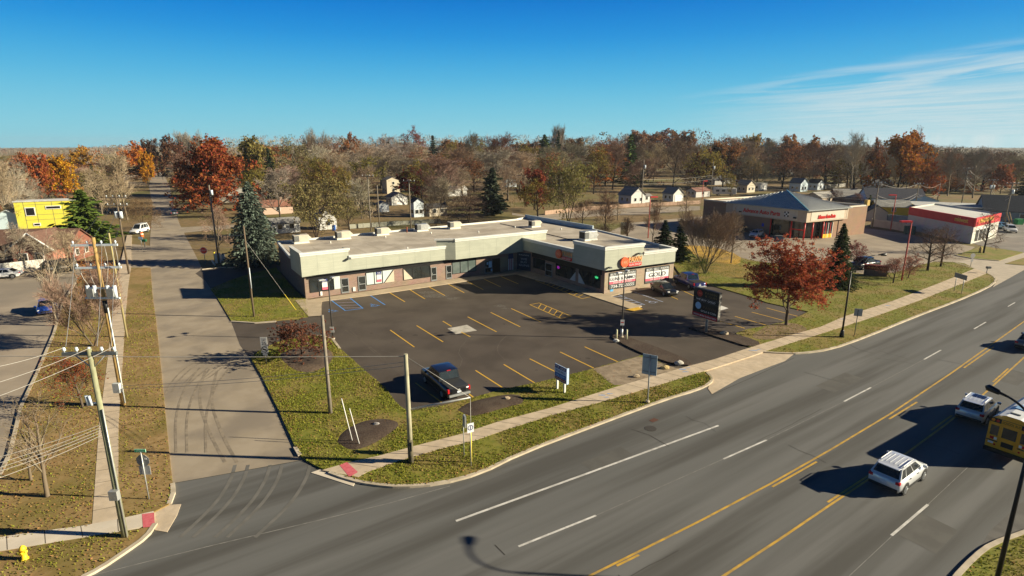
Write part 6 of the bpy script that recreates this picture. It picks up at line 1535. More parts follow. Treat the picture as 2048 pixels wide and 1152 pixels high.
lt('FOR LEASE', .08, .80, .84, .15, M_adw); lt('RETAIL SPACE', .12, .55, .76, .13, M_nav); lt('CALL NOW', .12, .29, .76, .14, mat('sky letters', (.4, .6, .85))); lt('313-625-1110', .08, .06, .84, .12, M_adw)
# back of a big road sign
sp_b = G(1295, 805, .1); sh = HT(sp_b, 710); st_ = thing('road_sign', 'large pale blue-grey sign seen from behind on a silver post by the driveway', 'sign', sp_b)
signpost(st_, sh - .2, .06); MB().tube([(0, 0, 0), (0, 0, .18)], .16, 10).build('base', M_kerb, st_)
zb2 = HT(sp_b, 750); a = radians(-28); 
MB().box((0, .07, (sh + zb2) / 2), (1.12, .04, sh - zb2), 0, a).build('plate', mat('sign back', (.34, .42, .47), rough=.4), st_)
MB().box((0, .03, (sh + zb2) / 2), (.10, .05, sh - zb2 - .1), 0, a).box((0, .04, zb2 + .25), (1.0, .04, .05), 0, a).box((0, .04, sh - .25), (1.0, .04, .05), 0, a).build('stiffener', M_grey1, st_)
# street name sign with back of stop sign
ss = G(298, 998, .1); sh = HT(ss, 902); st_ = thing('street_sign', 'green street name sign over the back of a stop sign at the left corner', 'sign', ss)
signpost(st_, sh - .05, .035)
octo = lambda r, y, z, mb, th=.02: mb.add([(r * cos(pi / 8 + pi / 4 * k), y + d_, z + r * sin(pi / 8 + pi / 4 * k)) for d_ in (0, th) for k in range(8)], [tuple(range(8)), tuple(range(8, 16))[::-1]] + [(k, 8 + k, 8 + (k + 1) % 8, (k + 1) % 8) for k in range(8)])
m = MB(); octo(.38, .04, sh - .62, m); m.build('stop_plate', mat('sign back grey', (.20, .21, .21), (.24, .25, .25), 2, rough=.5), st_)
MB().box((.02, .055, sh - 1.22), (.62, .02, .55)).build('lower_plate', mat('sign back pale', (.36, .37, .37), rough=.5), st_)
MB().box((.18, .036, sh - .5), (.14, .006, .10)).build('sticker', M_wht, st_)
gp = MB().box((-.02, 0, sh + .02), (.62, .03, .19)).build('name_plate', mat('sign white green', (.35, .62, .45)), st_)
MB().box((-.02, -.017, sh + .02), (.57, .006, .145)).build('face', mat('sign green', (.01, .28, .12)), gp)
MB().text('Wilmer', Vector((-.25, -.0215, sh - .02)), Vector((1, 0, 0)), Z, .46, .09).build('lettering', mat('sign letters pale', (.6, .8, .68)), gp)
# speed limit sign
ss = G(533, 728, .1); sh = HT(ss, 674); st_ = thing('speed_limit_sign', 'white speed limit 25 sign with a no-trucks symbol by the lot driveway', 'sign', ss); signpost(st_, sh - .1, .04)
zb2 = HT(ss, 691)
MB().box((0, -.05, (sh + zb2) / 2), (.62, .02, sh - zb2)).build('plate', M_wht, st_)
for txt, x, y, w_, h_ in (('SPEED', -.22, .72, .44, .12), ('LIMIT', -.18, .54, .36, .12), ('25', -.2, .1, .4, .36)): MB().text(txt, Vector((x, -.064, zb2 + (sh - zb2) * y)), Vector((1, 0, 0)), Z, w_, (sh - zb2) * h_).build('lettering', M_black, st_)
zc = (zb2 + HT(ss, 706)) / 2; rr = zb2 - zc - .02
MB().box((0, -.05, zc), (.62, .02, 2 * rr)).build('lower_plate', M_wht, st_)
rg_ = MB(); strip_pts = [(rr * .85 * cos(2 * pi * k / 20), rr * .85 * sin(2 * pi * k / 20)) for k in range(21)]
for (xa, za), (xb, zb3) in zip(strip_pts, strip_pts[1:]): rg_.add([(xa, -.063, zc + za), (xb, -.063, zc + zb3), (xb * .8, -.063, zc + zb3 * .8), (xa * .8, -.063, zc + za * .8)], [(0, 3, 2, 1)])
rg_.box((0, -.064, zc), (rr * 1.5, .004, .05), 0, 0, Matrix.Rotation(radians(40), 3, 'Y')); rg_.box((-.03, -.062, zc), (.24, .004, .12)); rg_.box((.12, -.062, zc - .02), (.08, .004, .09)); rg_.build('no_trucks_symbol', M_black, st_)
MB().box((0, -.05, zc - rr - .14), (.4, .02, .2)).build('small_plate', M_wht, st_)
# stop sign
ss = G(411, 528, .0); sh = HT(ss, 495); st_ = thing('stop_sign', 'red stop sign on the grassy island of the side street', 'sign', ss); signpost(st_, sh - .1, .05)
m = MB(); octo(.62, -.05, sh - .5, m); m.build('plate', M_wht, st_); m = MB(); octo(.55, -.062, sh - .5, m, .01); m.build('face', M_red, st_)
MB().text('STOP', Vector((-.4, -.068, sh - .63)), Vector((1, 0, 0)), Z, .8, .28).build('lettering', M_wht, st_)
# regulatory signs by the corner pole
ss = G(928, 912, .1); sh = HT(ss, 832); st_ = thing('traffic_sign', 'edge-on grey sign plate on a thin post, left of the no-turn sign', 'sign', ss); signpost(st_, sh, .03); MB().box((.1, 0, sh - .35), (.10, .45, .75), 0, .3).build('plate', M_metal, st_)
ss = G(942, 932, .1); sh = HT(ss, 846); st_ = thing('traffic_sign', 'white no-turn sign with black ring symbol beside the guy wire', 'sign', ss); signpost(st_, sh, .03)
MB().box((.02, -.05, sh - .3), (.44, .02, .62), 0, .5).build('plate', mat('sign pale', (.62, .64, .68)), st_)
rg_ = MB()
for k in range(16):
    a, b = 2 * pi * k / 16, 2 * pi * (k + 1) / 16
    rg_.add([(cos(x) * q * cos(.5) + .02, cos(x) * q * sin(.5) - .068, sh - .28 + sin(x) * q) for x, q in ((a, .18), (b, .18), (b, .135), (a, .135))], [(0, 3, 2, 1)])
rg_.box((.02, -.066, sh - .28), (.05, .006, .24), 0, .5); rg_.build('symbol', mat('symbol navy', (.03, .03, .10)), st_)
# east verge signs
ss = G(1709, 670, .1); sh = HT(ss, 618); st_ = thing('road_sign', 'grey square sign seen from behind on the verge beside the street lamp', 'sign', ss); signpost(st_, sh, .04, M_dgrey); MB().box((.06, .04, sh - .38), (.75, .03, .8), 0, radians(-20)).build('plate', M_metal, st_)
a_, b_ = G(1908, 582, .1), G(1923, 587, .1); sh = HT(a_, 547); st_ = thing('guide_sign', 'wide dark grey sign board on two posts near the far driveway', 'sign', a_); 
d_ = b_ - a_
for q in (Vector(), d_): MB().tube([q - Z * .1, q + Z * sh], .05, 6).build('post', M_metal, st_)
e_ = unit(a_, b_); MB().obox(V(0, 0), e_, outn(e_), -.3, d_.length + .5, .06, .10, sh - .55, sh + .1).build('board', M_grey1, st_)
ss = G(1941, 533, .05); sh = HT(ss, 507); st_ = thing('traffic_sign', 'white rounded sign at the mouth of the far driveway', 'sign', ss); signpost(st_, sh, .05); m = MB(); octo(.4, -.06, sh - .35, m); m.build('plate', M_wht, st_)
MB().box((0, -.05, sh - 1.1), (.4, .02, .5)).build('lower_plate', M_wht, st_)
ss = G(1973, 546, .1); sh = HT(ss, 535); st_ = thing('mailbox', 'dark mailbox on a leaning post at the tip of the far verge', 'mailbox', ss); signpost(st_, sh - .2, .05, M_dgrey); MB().box((.15, 0, sh), (.7, .35, .35)).build('box', M_dgrey, st_, .08)
# brick monument sign
ss = G(1750, 551, .1); st_ = thing('monument_sign', 'low dark brick sign with maroon panel and yellow letters on the east lawn', 'sign', ss, radians(-28)); sh = HT(ss, 530); 
MB().box((0, 0, sh * .28), (3.0, .7, sh * .56)).build('base', M_dbrick, st_); MB().box((0, 0, sh * .78), (3.2, .8, sh * .44)).build('cabinet', mat('maroon', (.16, .03, .02)), st_)
MB().text('Advance', Vector((-1.25, -.405, sh * .68)), Vector((1, 0, 0)), Z, 2.5, sh * .2).build('lettering', mat('dim yellow', (.5, .22, .04)), st_)
# utility cabinets and pipe guards by the island
for px, py, s_, lab in ((437, 527, .9, 'tall white utility cabinet beside the brown transformer pole'), (447, 522, .6, 'small white utility cabinet right of the taller one')):
    t = thing('utility_cabinet', lab, 'cabinet', G(px, py), .2); MB().box((0, 0, .9 * s_ + .1), (.9 * s_, .7 * s_, 1.8 * s_)).build('case', M_wht, t, .03); MB().box((0, -.36 * s_, .9 * s_ + .1), (.7 * s_, .02, 1.4 * s_)).build('door', M_trim, t)
t = thing('marker_post', 'short yellow marker post left of the white utility cabinets', 'post', G(430, 521)); MB().tube([(0, 0, 0), (0, 0, 1.6)], .12, 8).build('post', mat('guard yellow', (.7, .55, .05)), t)
t = thing('pipe_stub', 'pale slanting pipe stub on the island beside the stop sign', 'pipe', G(428, 531)); MB().tube([(.2, 0, 0), (-.25, 0, .9)], .13, 8).build('pipe', M_trim, t)
# hydrant
t = thing('fire_hydrant', 'yellow fire hydrant on the roadside grass at the lower left', 'hydrant', G(50, 1118, .1)); M_hy = mat('hydrant yellow', (.80, .52, .02), (.85, .58, .04), 3, rough=.5)
MB().tube([(0, 0, 0), (0, 0, .05), (0, 0, .06), (0, 0, .52), (0, 0, .54), (0, 0, .60), (0, 0, .70), (0, 0, .76)], [.17, .17, .12, .12, .16, .15, .10, .03], 12).build('barrel', M_hy, t)
for q in ((.16, 0, .42), (-.16, 0, .42), (0, -.17, .38)): MB().tube([Vector((q[0] * .5, q[1] * .5, q[2])), Vector(q)], .07, 8).build('nozzle', M_hy, t)
# mailbox and sign by the far left driveway
t = thing('mailbox', 'dark green mailbox by the far left driveway of the side street', 'mailbox', G(290, 494)); MB().tube([(0, 0, 0), (0, 0, 1.1)], .08, 6).build('post', M_dgrey, t); MB().box((0, 0, 1.3), (.9, .5, .5)).build('box', mat('mailbox green', (.02, .14, .07)), t, .1)
ss = G(285, 500); t = thing('traffic_sign', 'blue and white sign on a post beside the green mailbox', 'sign', ss); signpost(t, 2.4, .05); MB().box((0, -.05, 2.3), (.8, .03, .5)).build('plate', mat('sign pale blue', (.35, .5, .65)), t)
t = thing('traffic_barrel', 'orange traffic barrel in front of the white van', 'barrel', G(284, 474)); MB().tube([(0, 0, 0), (0, 0, .5), (0, 0, 1.0)], [.42, .36, .28], 10).build('drum', mat('barrel orange', (.75, .16, .03)), t); MB().tube([(0, 0, .55), (0, 0, .75)], [.37, .35], 10).build('band', M_wht, t)
# stakes, rocks, bin, concrete blocks
for (a, b), lab in ((((705, 882), (683, 797)), 'longer leaning white stake in the round mulch bed'), (((719, 888), (699, 817)), 'shorter leaning white stake in the round mulch bed')):
    p = G(a[0], a[1], .15); d = ray(b[0], b[1]); tt = (p.y + .25) / d.y; q = V(0, 0, CAM_H) + d * tt
    t = thing('stake', lab, 'stake', p); MB().tube([(0, 0, -.05), q - p], .03, 6).build('shaft', M_wht, t)
def rock(lab, px, py, s, c=(.46, .36, .24), z=.2):
    r_ = R.Random(px); p = G(px, py, z); bmx = bmesh.new(); bmesh.ops.create_icosphere(bmx, subdivisions=2, radius=1)
    for v in bmx.verts: v.co *= r_.uniform(.82, 1.12); v.co = Vector((v.co.x * s, v.co.y * s * .7, v.co.z * s * .55))
    me = bpy.data.meshes.new('boulder'); bmx.to_mesh(me); bmx.free(); me.materials.append(mat('rock_%d' % int(c[0] * 100), c, tuple(v * .75 for v in c), 3, rough=1)); o = bpy.data.objects.new('boulder', me); C.objects.link(o); o.location = p; tag(o, lab, 'rock')
rock('tan rock in the long mulch bed behind the pickup', 1014, 797, .30); rock('grey stone in the round mulch bed by the stakes', 752, 848, .26, (.30, .28, .27))
rock('tan rock on the sandy patch nearest the pavement', 1272, 752, .32); rock('golden rock at the driveway edge of the sandy patch', 1330, 735, .42, (.55, .42, .2)); rock('white mottled rock beside the golden rock near the driveway', 1358, 726, .45, (.5, .47, .42))
rock('pale boulder in the bark strip right of the pylon sign', 1449, 666, .48, (.58, .48, .34), .25); rock('white broken stones at the foot of the island lamp', 1232, 681, .35, (.66, .64, .6)); rock('pale stone under the ornamental tree in the faded mulch', 572, 690, .3, (.4, .35, .3)); rock('second pale stone right of the ornamental tree trunk', 614, 688, .3, (.42, .37, .3))
t = thing('wheelie_bin', 'bright blue wheelie bin against the white gabled house behind the plaza', 'bin', G(668, 461)); MB().box((0, 0, .6), (.65, .7, 1.1)).build('bin', mat('bin blue', (.02, .14, .55)), t, .05); MB().box((0, 0, 1.19), (.7, .75, .08)).build('lid', mat('bin blue', (.02, .14, .55)), t)
t = thing('utility_box', 'green utility box by the screen wall at the back of the parts store lot', 'cabinet', G(1818, 468), radians(-20)); MB().box((0, 0, .9), (2.0, 1.2, 1.8)).build('case', mat('box dark green', (.05, .10, .08)), t, .04); MB().box((0, -.61, .9), (1.6, .03, 1.4)).build('door', mat('box dark green 2', (.06, .12, .10)), t)
t = thing('waste_bin', 'dark bin beside the entrance of the parts store', 'bin', G(1557, 483)); MB().box((0, 0, .6), (1.6, .9, 1.2)).build('case', mat('bin navy', (.03, .05, .09)), t, .05); MB().box((0, 0, 1.23), (1.65, .95, .06)).build('lid', M_dgrey, t)
t = thing('fire_hydrant', 'small tan hydrant beside the young bare tree at the far corner grass', 'hydrant', G(1960, 505, .1)); MB().tube([(0, 0, 0), (0, 0, .8), (0, 0, 1.1)], [.25, .22, .1], 8).build('barrel', mat('hydrant tan', (.5, .36, .14)), t)
p = G(2036, 449); t = thing('green_bin', 'green and white bins with planks beside the slate barn', 'bin', p); MB().box((0, 0, .7), (1.5, 1.2, 1.4)).build('case', mat('bin green', (.03, .25, .08)), t); MB().tube([(-2.0, 0, 0), (-3.0, .6, 3.0)], .12, 5).tube([(-1.4, 0, 0), (-2.3, .6, 3.0)], .12, 5).build('plank', mat('pallet wood', (.42, .29, .15)), t)
# ------------------------------------------------------------------ trees
M_bark = leafmat('bark', 0, .18); M_twig = leafmat('twigs', 0, .22); M_leaf = leafmat('leaves', .30, .36); M_needle = leafmat('needles', .12, .45)
def rvec(r): 
    while True:
        v = Vector((r.uniform(-1, 1), r.uniform(-1, 1), r.uniform(-1, 1)))
        if .05 < v.length < 1: return v
def ribbon(mb, a, b, w0, w1, r):
    d = (b - a); s = d.cross(rvec(r)).normalized()
    mb.add([a - s * w0, a + s * w0, b + s * w1, b - s * w1], [(0, 1, 2, 3)])
    s = d.cross(s).normalized()
    mb.add([a - s * w0, a + s * w0, b + s * w1, b - s * w1], [(0, 1, 2, 3)])
def leafq(mb, p, s, r):
    u = rvec(r).normalized(); v = u.cross(rvec(r)).normalized() * s * r.uniform(.5, .9); u = u * s
    mb.add([p - u, p - v, p + u, p + v], [(0, 1, 2, 3)])
def skeleton(seed, fork=.16, spread=.75, up=.35, fan=(6, 5, 5, 4), ratio=.62, multi=1, first=.42):
    """tapering trunk and limbs of a tree ten units tall; returns trunk mesh, branches, twig ends"""
    r = R.Random(seed); tk, br = MB(), MB(); ends = []
    def limb(p, d, L, rad, lev):
        pts = [p]; n = 4 if lev < 2 else 3 if lev < 3 else 2; dd = d.copy()
        for i in range(n):
            dd = (dd + rvec(r) * (.22 if lev else .07) + Z * (up * .22 if lev else 0)).normalized(); pts.append(pts[-1] + dd * L / n)
        rs = [max(.013, rad * (1 - .55 * i / n)) for i in range(n + 1)]
        if lev < 3: (tk if lev < 2 else br).tube(pts, rs, 7 if lev == 0 else 5 if lev == 1 else 4, cap=False)
        else:
            for a, b, w0, w1 in zip(pts, pts[1:], rs, rs[1:]): ribbon(br, a, b, w0, w1, r)
        if lev >= len(fan): ends.append((pts[-1], dd, lev)); ends.append((pts[-2], dd, lev)); return
        k = fan[lev]
        for j in range(k):
            t = (fork + (1 - fork) * (j + r.random() * .7) / k) if lev == 0 else .25 + .75 * (j + r.random() * .6) / k
            i = min(n - 1, int(t * n)); q = pts[i].lerp(pts[i + 1], t * n - i)
            ax = (pts[i + 1] - pts[i]).normalized(); side = ax.cross(rvec(r)).normalized()
            if lev == 0:
                az = 2.4 * j + r.uniform(-.4, .4); side = Vector((cos(az), sin(az), 0))
            sp_a = spread * (1.25 - .6 * t if lev == 0 else 1) * r.uniform(.8, 1.2)
            nd_ = (ax * cos(sp_a) + side * sin(sp_a)).normalized()
            limb(q, nd_, L * (first * (1.35 - .55 * t) if lev == 0 else ratio) * r.uniform(.8, 1.15), max(.013, rs[i] * (.55 if lev == 0 else .55)), lev + 1)
        if lev and lev < 3: ends.append((pts[-1], dd, lev))
    for m in range(multi):
        a = 2 * pi * m / multi + r.random(); d = (Z + Vector((cos(a), sin(a), 0)) * (.34 if multi > 1 else .03)).normalized()
        limb(Vector((cos(a) * .12, sin(a) * .12, -.05)) if multi > 1 else Vector((0, 0, -.05)), d, 8.3, .21 if multi == 1 else .13, 0)
    return tk, br, ends
PROTO = {}
def fin(name, tk, cr):
    zmax = max(v[2] for v in cr.v); rad = sorted(hypot(v[0], v[1]) for v in cr.v)[int(len(cr.v) * .97)]
    tm_, cm_ = bpy.data.meshes.new(name + '_trunk'), bpy.data.meshes.new(name + '_crown')
    for me, mb in ((tm_, tk), (cm_, cr)):
        me.from_pydata(mb.v, [], mb.f); me.polygons.foreach_set('use_smooth', mb.sm); me.update()
    PROTO[name] = (tm_, cm_, zmax, rad)
def bare(name, seed, leaves=0, lsz=.09, **kw):
    tk, br, ends = skeleton(seed, **kw); r = R.Random(seed + 99)
    for p, d, lev in ends:
        for i in range(3): ribbon(br, p, p + (d + rvec(r) * .7).normalized() * r.uniform(.3, .65), .014, .008, r)
    fin(name, tk, br)
    tm_, cm_, z_, rd_ = PROTO[name]; tm_.materials.append(M_bark); cm_.materials.append(M_twig)
def leafy(name, seed, per=12, rad=.55, lsz=.20, **kw):
    tk, br, ends = skeleton(seed, **kw); r = R.Random(seed + 5)
    for f_, m_, s_ in zip(br.f, br.m, br.sm): pass
    off_ = len(tk.v); tk.v += br.v; tk.f += [[off_ + i for i in f_] for f_ in br.f]; tk.m += br.m; tk.sm += br.sm
    cr = MB()
    for p, d, lev in ends:
        k = per if r.random() > .12 else per // 3
        for i in range(k): leafq(cr, p + rvec(r) * rad * r.uniform(.3, 1.0), lsz * r.uniform(.6, 1.25), r)
    fin(name, tk, cr)
    tm_, cm_, z_, rd_ = PROTO[name]; tm_.materials.append(M_bark); cm_.materials.append(M_leaf)
def conifer(name, seed, tiers=26, base=.06, rad=2.3, n=11, seg=5, droop=.35, lsz=.26, ragged=.25, power=1.0, dens=3):
    r = R.Random(seed); tk, cr = MB(), MB(); tk.tube([(0, 0, -.05), (0, 0, 5), (0, 0, 9.8)], [.20, .11, .02], 7, cap=False)
    for i in range(tiers):
        t = i / (tiers - 1); z = 10 * (base + (1 - base) * t) ; R_ = rad * (1 - t) ** power * r.uniform(1 - ragged, 1.05) + .10
        k = max(4, int(n * (1 - t * .55)))
        for j in range(k):
            a = 2 * pi * (j + r.random() * .8) / k + i * 1.3; d = Vector((cos(a), sin(a), 0)); L = R_ * r.uniform(1 - ragged * 1.3, 1.05)
            tip = d * L + Z * (z - droop * L + .15); root = Z * z
            if L > .6: tk.tube([root, tip], [.03, .008], 3, cap=False)
            ns = max(2, int(seg * (.35 + L / rad)))
            for s in range(ns):
                f_ = (s + .6) / ns; p = root.lerp(tip, f_)
                for q in range(dens):
                    sd = Vector((-d.y, d.x, 0)) * r.uniform(-1, 1) * (.10 + .26 * (1 - f_) * L)
                    c = p + sd + Z * r.uniform(-.14, .05); u = (d * .8 + rvec(r) * .5 - Z * .35).normalized() * lsz * r.uniform(.6, 1.2); v = u.cross(rvec(r)).normalized() * lsz * .42
                    cr.add([c - u, c - v, c + u, c + v], [(0, 1, 2, 3)])
    fin(name, tk, cr)
    tm_, cm_, z_, rd_ = PROTO[name]; tm_.materials.append(M_bark); cm_.materials.append(M_needle)
for i in range(5): bare('bare%d' % i, 20 + i, fan=(7, 6, 5, 4), spread=.62 + .06 * (i % 3), up=.30 + .08 * (i % 2))
for i in range(2): bare('vase%d' % i, 50 + i, fan=(7, 5, 5, 4), spread=.45, up=.6, multi=3, first=.46)
bare('thin', 72, fan=(8, 4, 3), spread=.6, up=.45, first=.45, fork=.2)
bare('young', 70, fan=(12, 5, 4), spread=.95, up=.15, first=.30, fork=.25)
bare('gnarl', 75, fan=(7, 6, 5, 3), spread=1.0, up=.0, multi=2, first=.55)
for i in range(4): leafy('oak%d' % i, 110 + i, per=14, fan=(9, 7, 4), spread=.9, up=.22, first=.52, rad=.75, lsz=.26, fork=.07)
leafy('bigoak', 170, per=16, fan=(14, 7, 5), spread=1.05, up=.12, first=.50, rad=.72, lsz=.20, fork=.06)
for i in range(2): leafy('sparse%d' % i, 130 + i, per=3, fan=(7, 6, 5, 3), spread=.72, up=.3, rad=.4, lsz=.13)
leafy('willow', 140, per=5, fan=(7, 6, 5), spread=.8, up=.15, multi=3, rad=.5, lsz=.16, first=.5)
leafy('maple', 150, per=30, fan=(11, 7, 5), spread=.95, up=.28, rad=.58, lsz=.12, fork=.22, first=.55)
leafy('ornamental', 160, per=22, fan=(10, 6, 5), spread=1.15, up=.10, rad=.50, lsz=.17, fork=.20, first=.75)
conifer('spruce0', 200, droop=.30); conifer('spruce1', 201, tiers=22, rad=2.0, droop=.15, ragged=.35, lsz=.30)
conifer('bluespruce', 202, tiers=34, base=.03, rad=3.6, n=15, seg=9, droop=.22, lsz=.20, ragged=.22, power=.72, dens=4)
conifer('nearspruce', 204, tiers=40, base=.02, rad=2.6, n=15, seg=9, droop=.32, lsz=.15, ragged=.2, power=.85, dens=4)
conifer('pine', 203, tiers=22, base=.03, rad=3.6, n=10, seg=7, droop=-.12, lsz=.36, ragged=.45, power=.62, dens=7)
BK = {'b': (.13, .105, .08), 'd': (.055, .043, .035), 'w': (.30, .25, .19), 't': (.20, .155, .11)}
nT = [0]
def tree(proto, col, px, py, pyt, wpx, lab, bark='b', name=None, group=None, z=0.0, rz=None):
    p = G(px, py, z); h = HT(p, pyt); dist = p.y * cp_ + CAM_H * sp_
    tm_, cm_, zm, rd_ = PROTO[proto]
    sz = h / zm; sx = (wpx / 2 * dist / FOC) / rd_
    nT[0] += 1
    nm = name or ('pine_tree' if proto == 'pine' else 'spruce_tree' if 'spruce' in proto else 'bare_tree' if proto[:4] in ('bare', 'vase', 'youn', 'gnar', 'thin') else 'leafy_tree')
    t = thing(nm, lab, 'tree', p, R.uniform(0, 6.28) if rz is None else rz, group); t.scale = (sx, sx, sz)
    tr = bpy.data.objects.new('trunk', tm_); cr = bpy.data.objects.new('crown', cm_)
    for o in (tr, cr): C.objects.link(o); o.parent = t
    tr.color = (*BK[bark], 1); cr.color = (*col, 1)
    return t
c_red, c_or, c_gold, c_br, c_olive, c_will = (.26, .075, .03), (.38, .125, .025), (.46, .23, .02), (.20, .10, .045), (.25, .20, .05), (.24, .20, .085)
c_spr, c_blue, c_pine, c_dk = (.055, .075, .03), (.105, .135, .105), (.10, .145, .03), (.022, .034, .018)
t_grey, t_tan, t_brown, t_dark, t_white, t_rose = (.36, .30, .23), (.42, .335, .23), (.29, .20, .14), (.13, .10, .075), (.44, .39, .31), (.36, .25, .19)
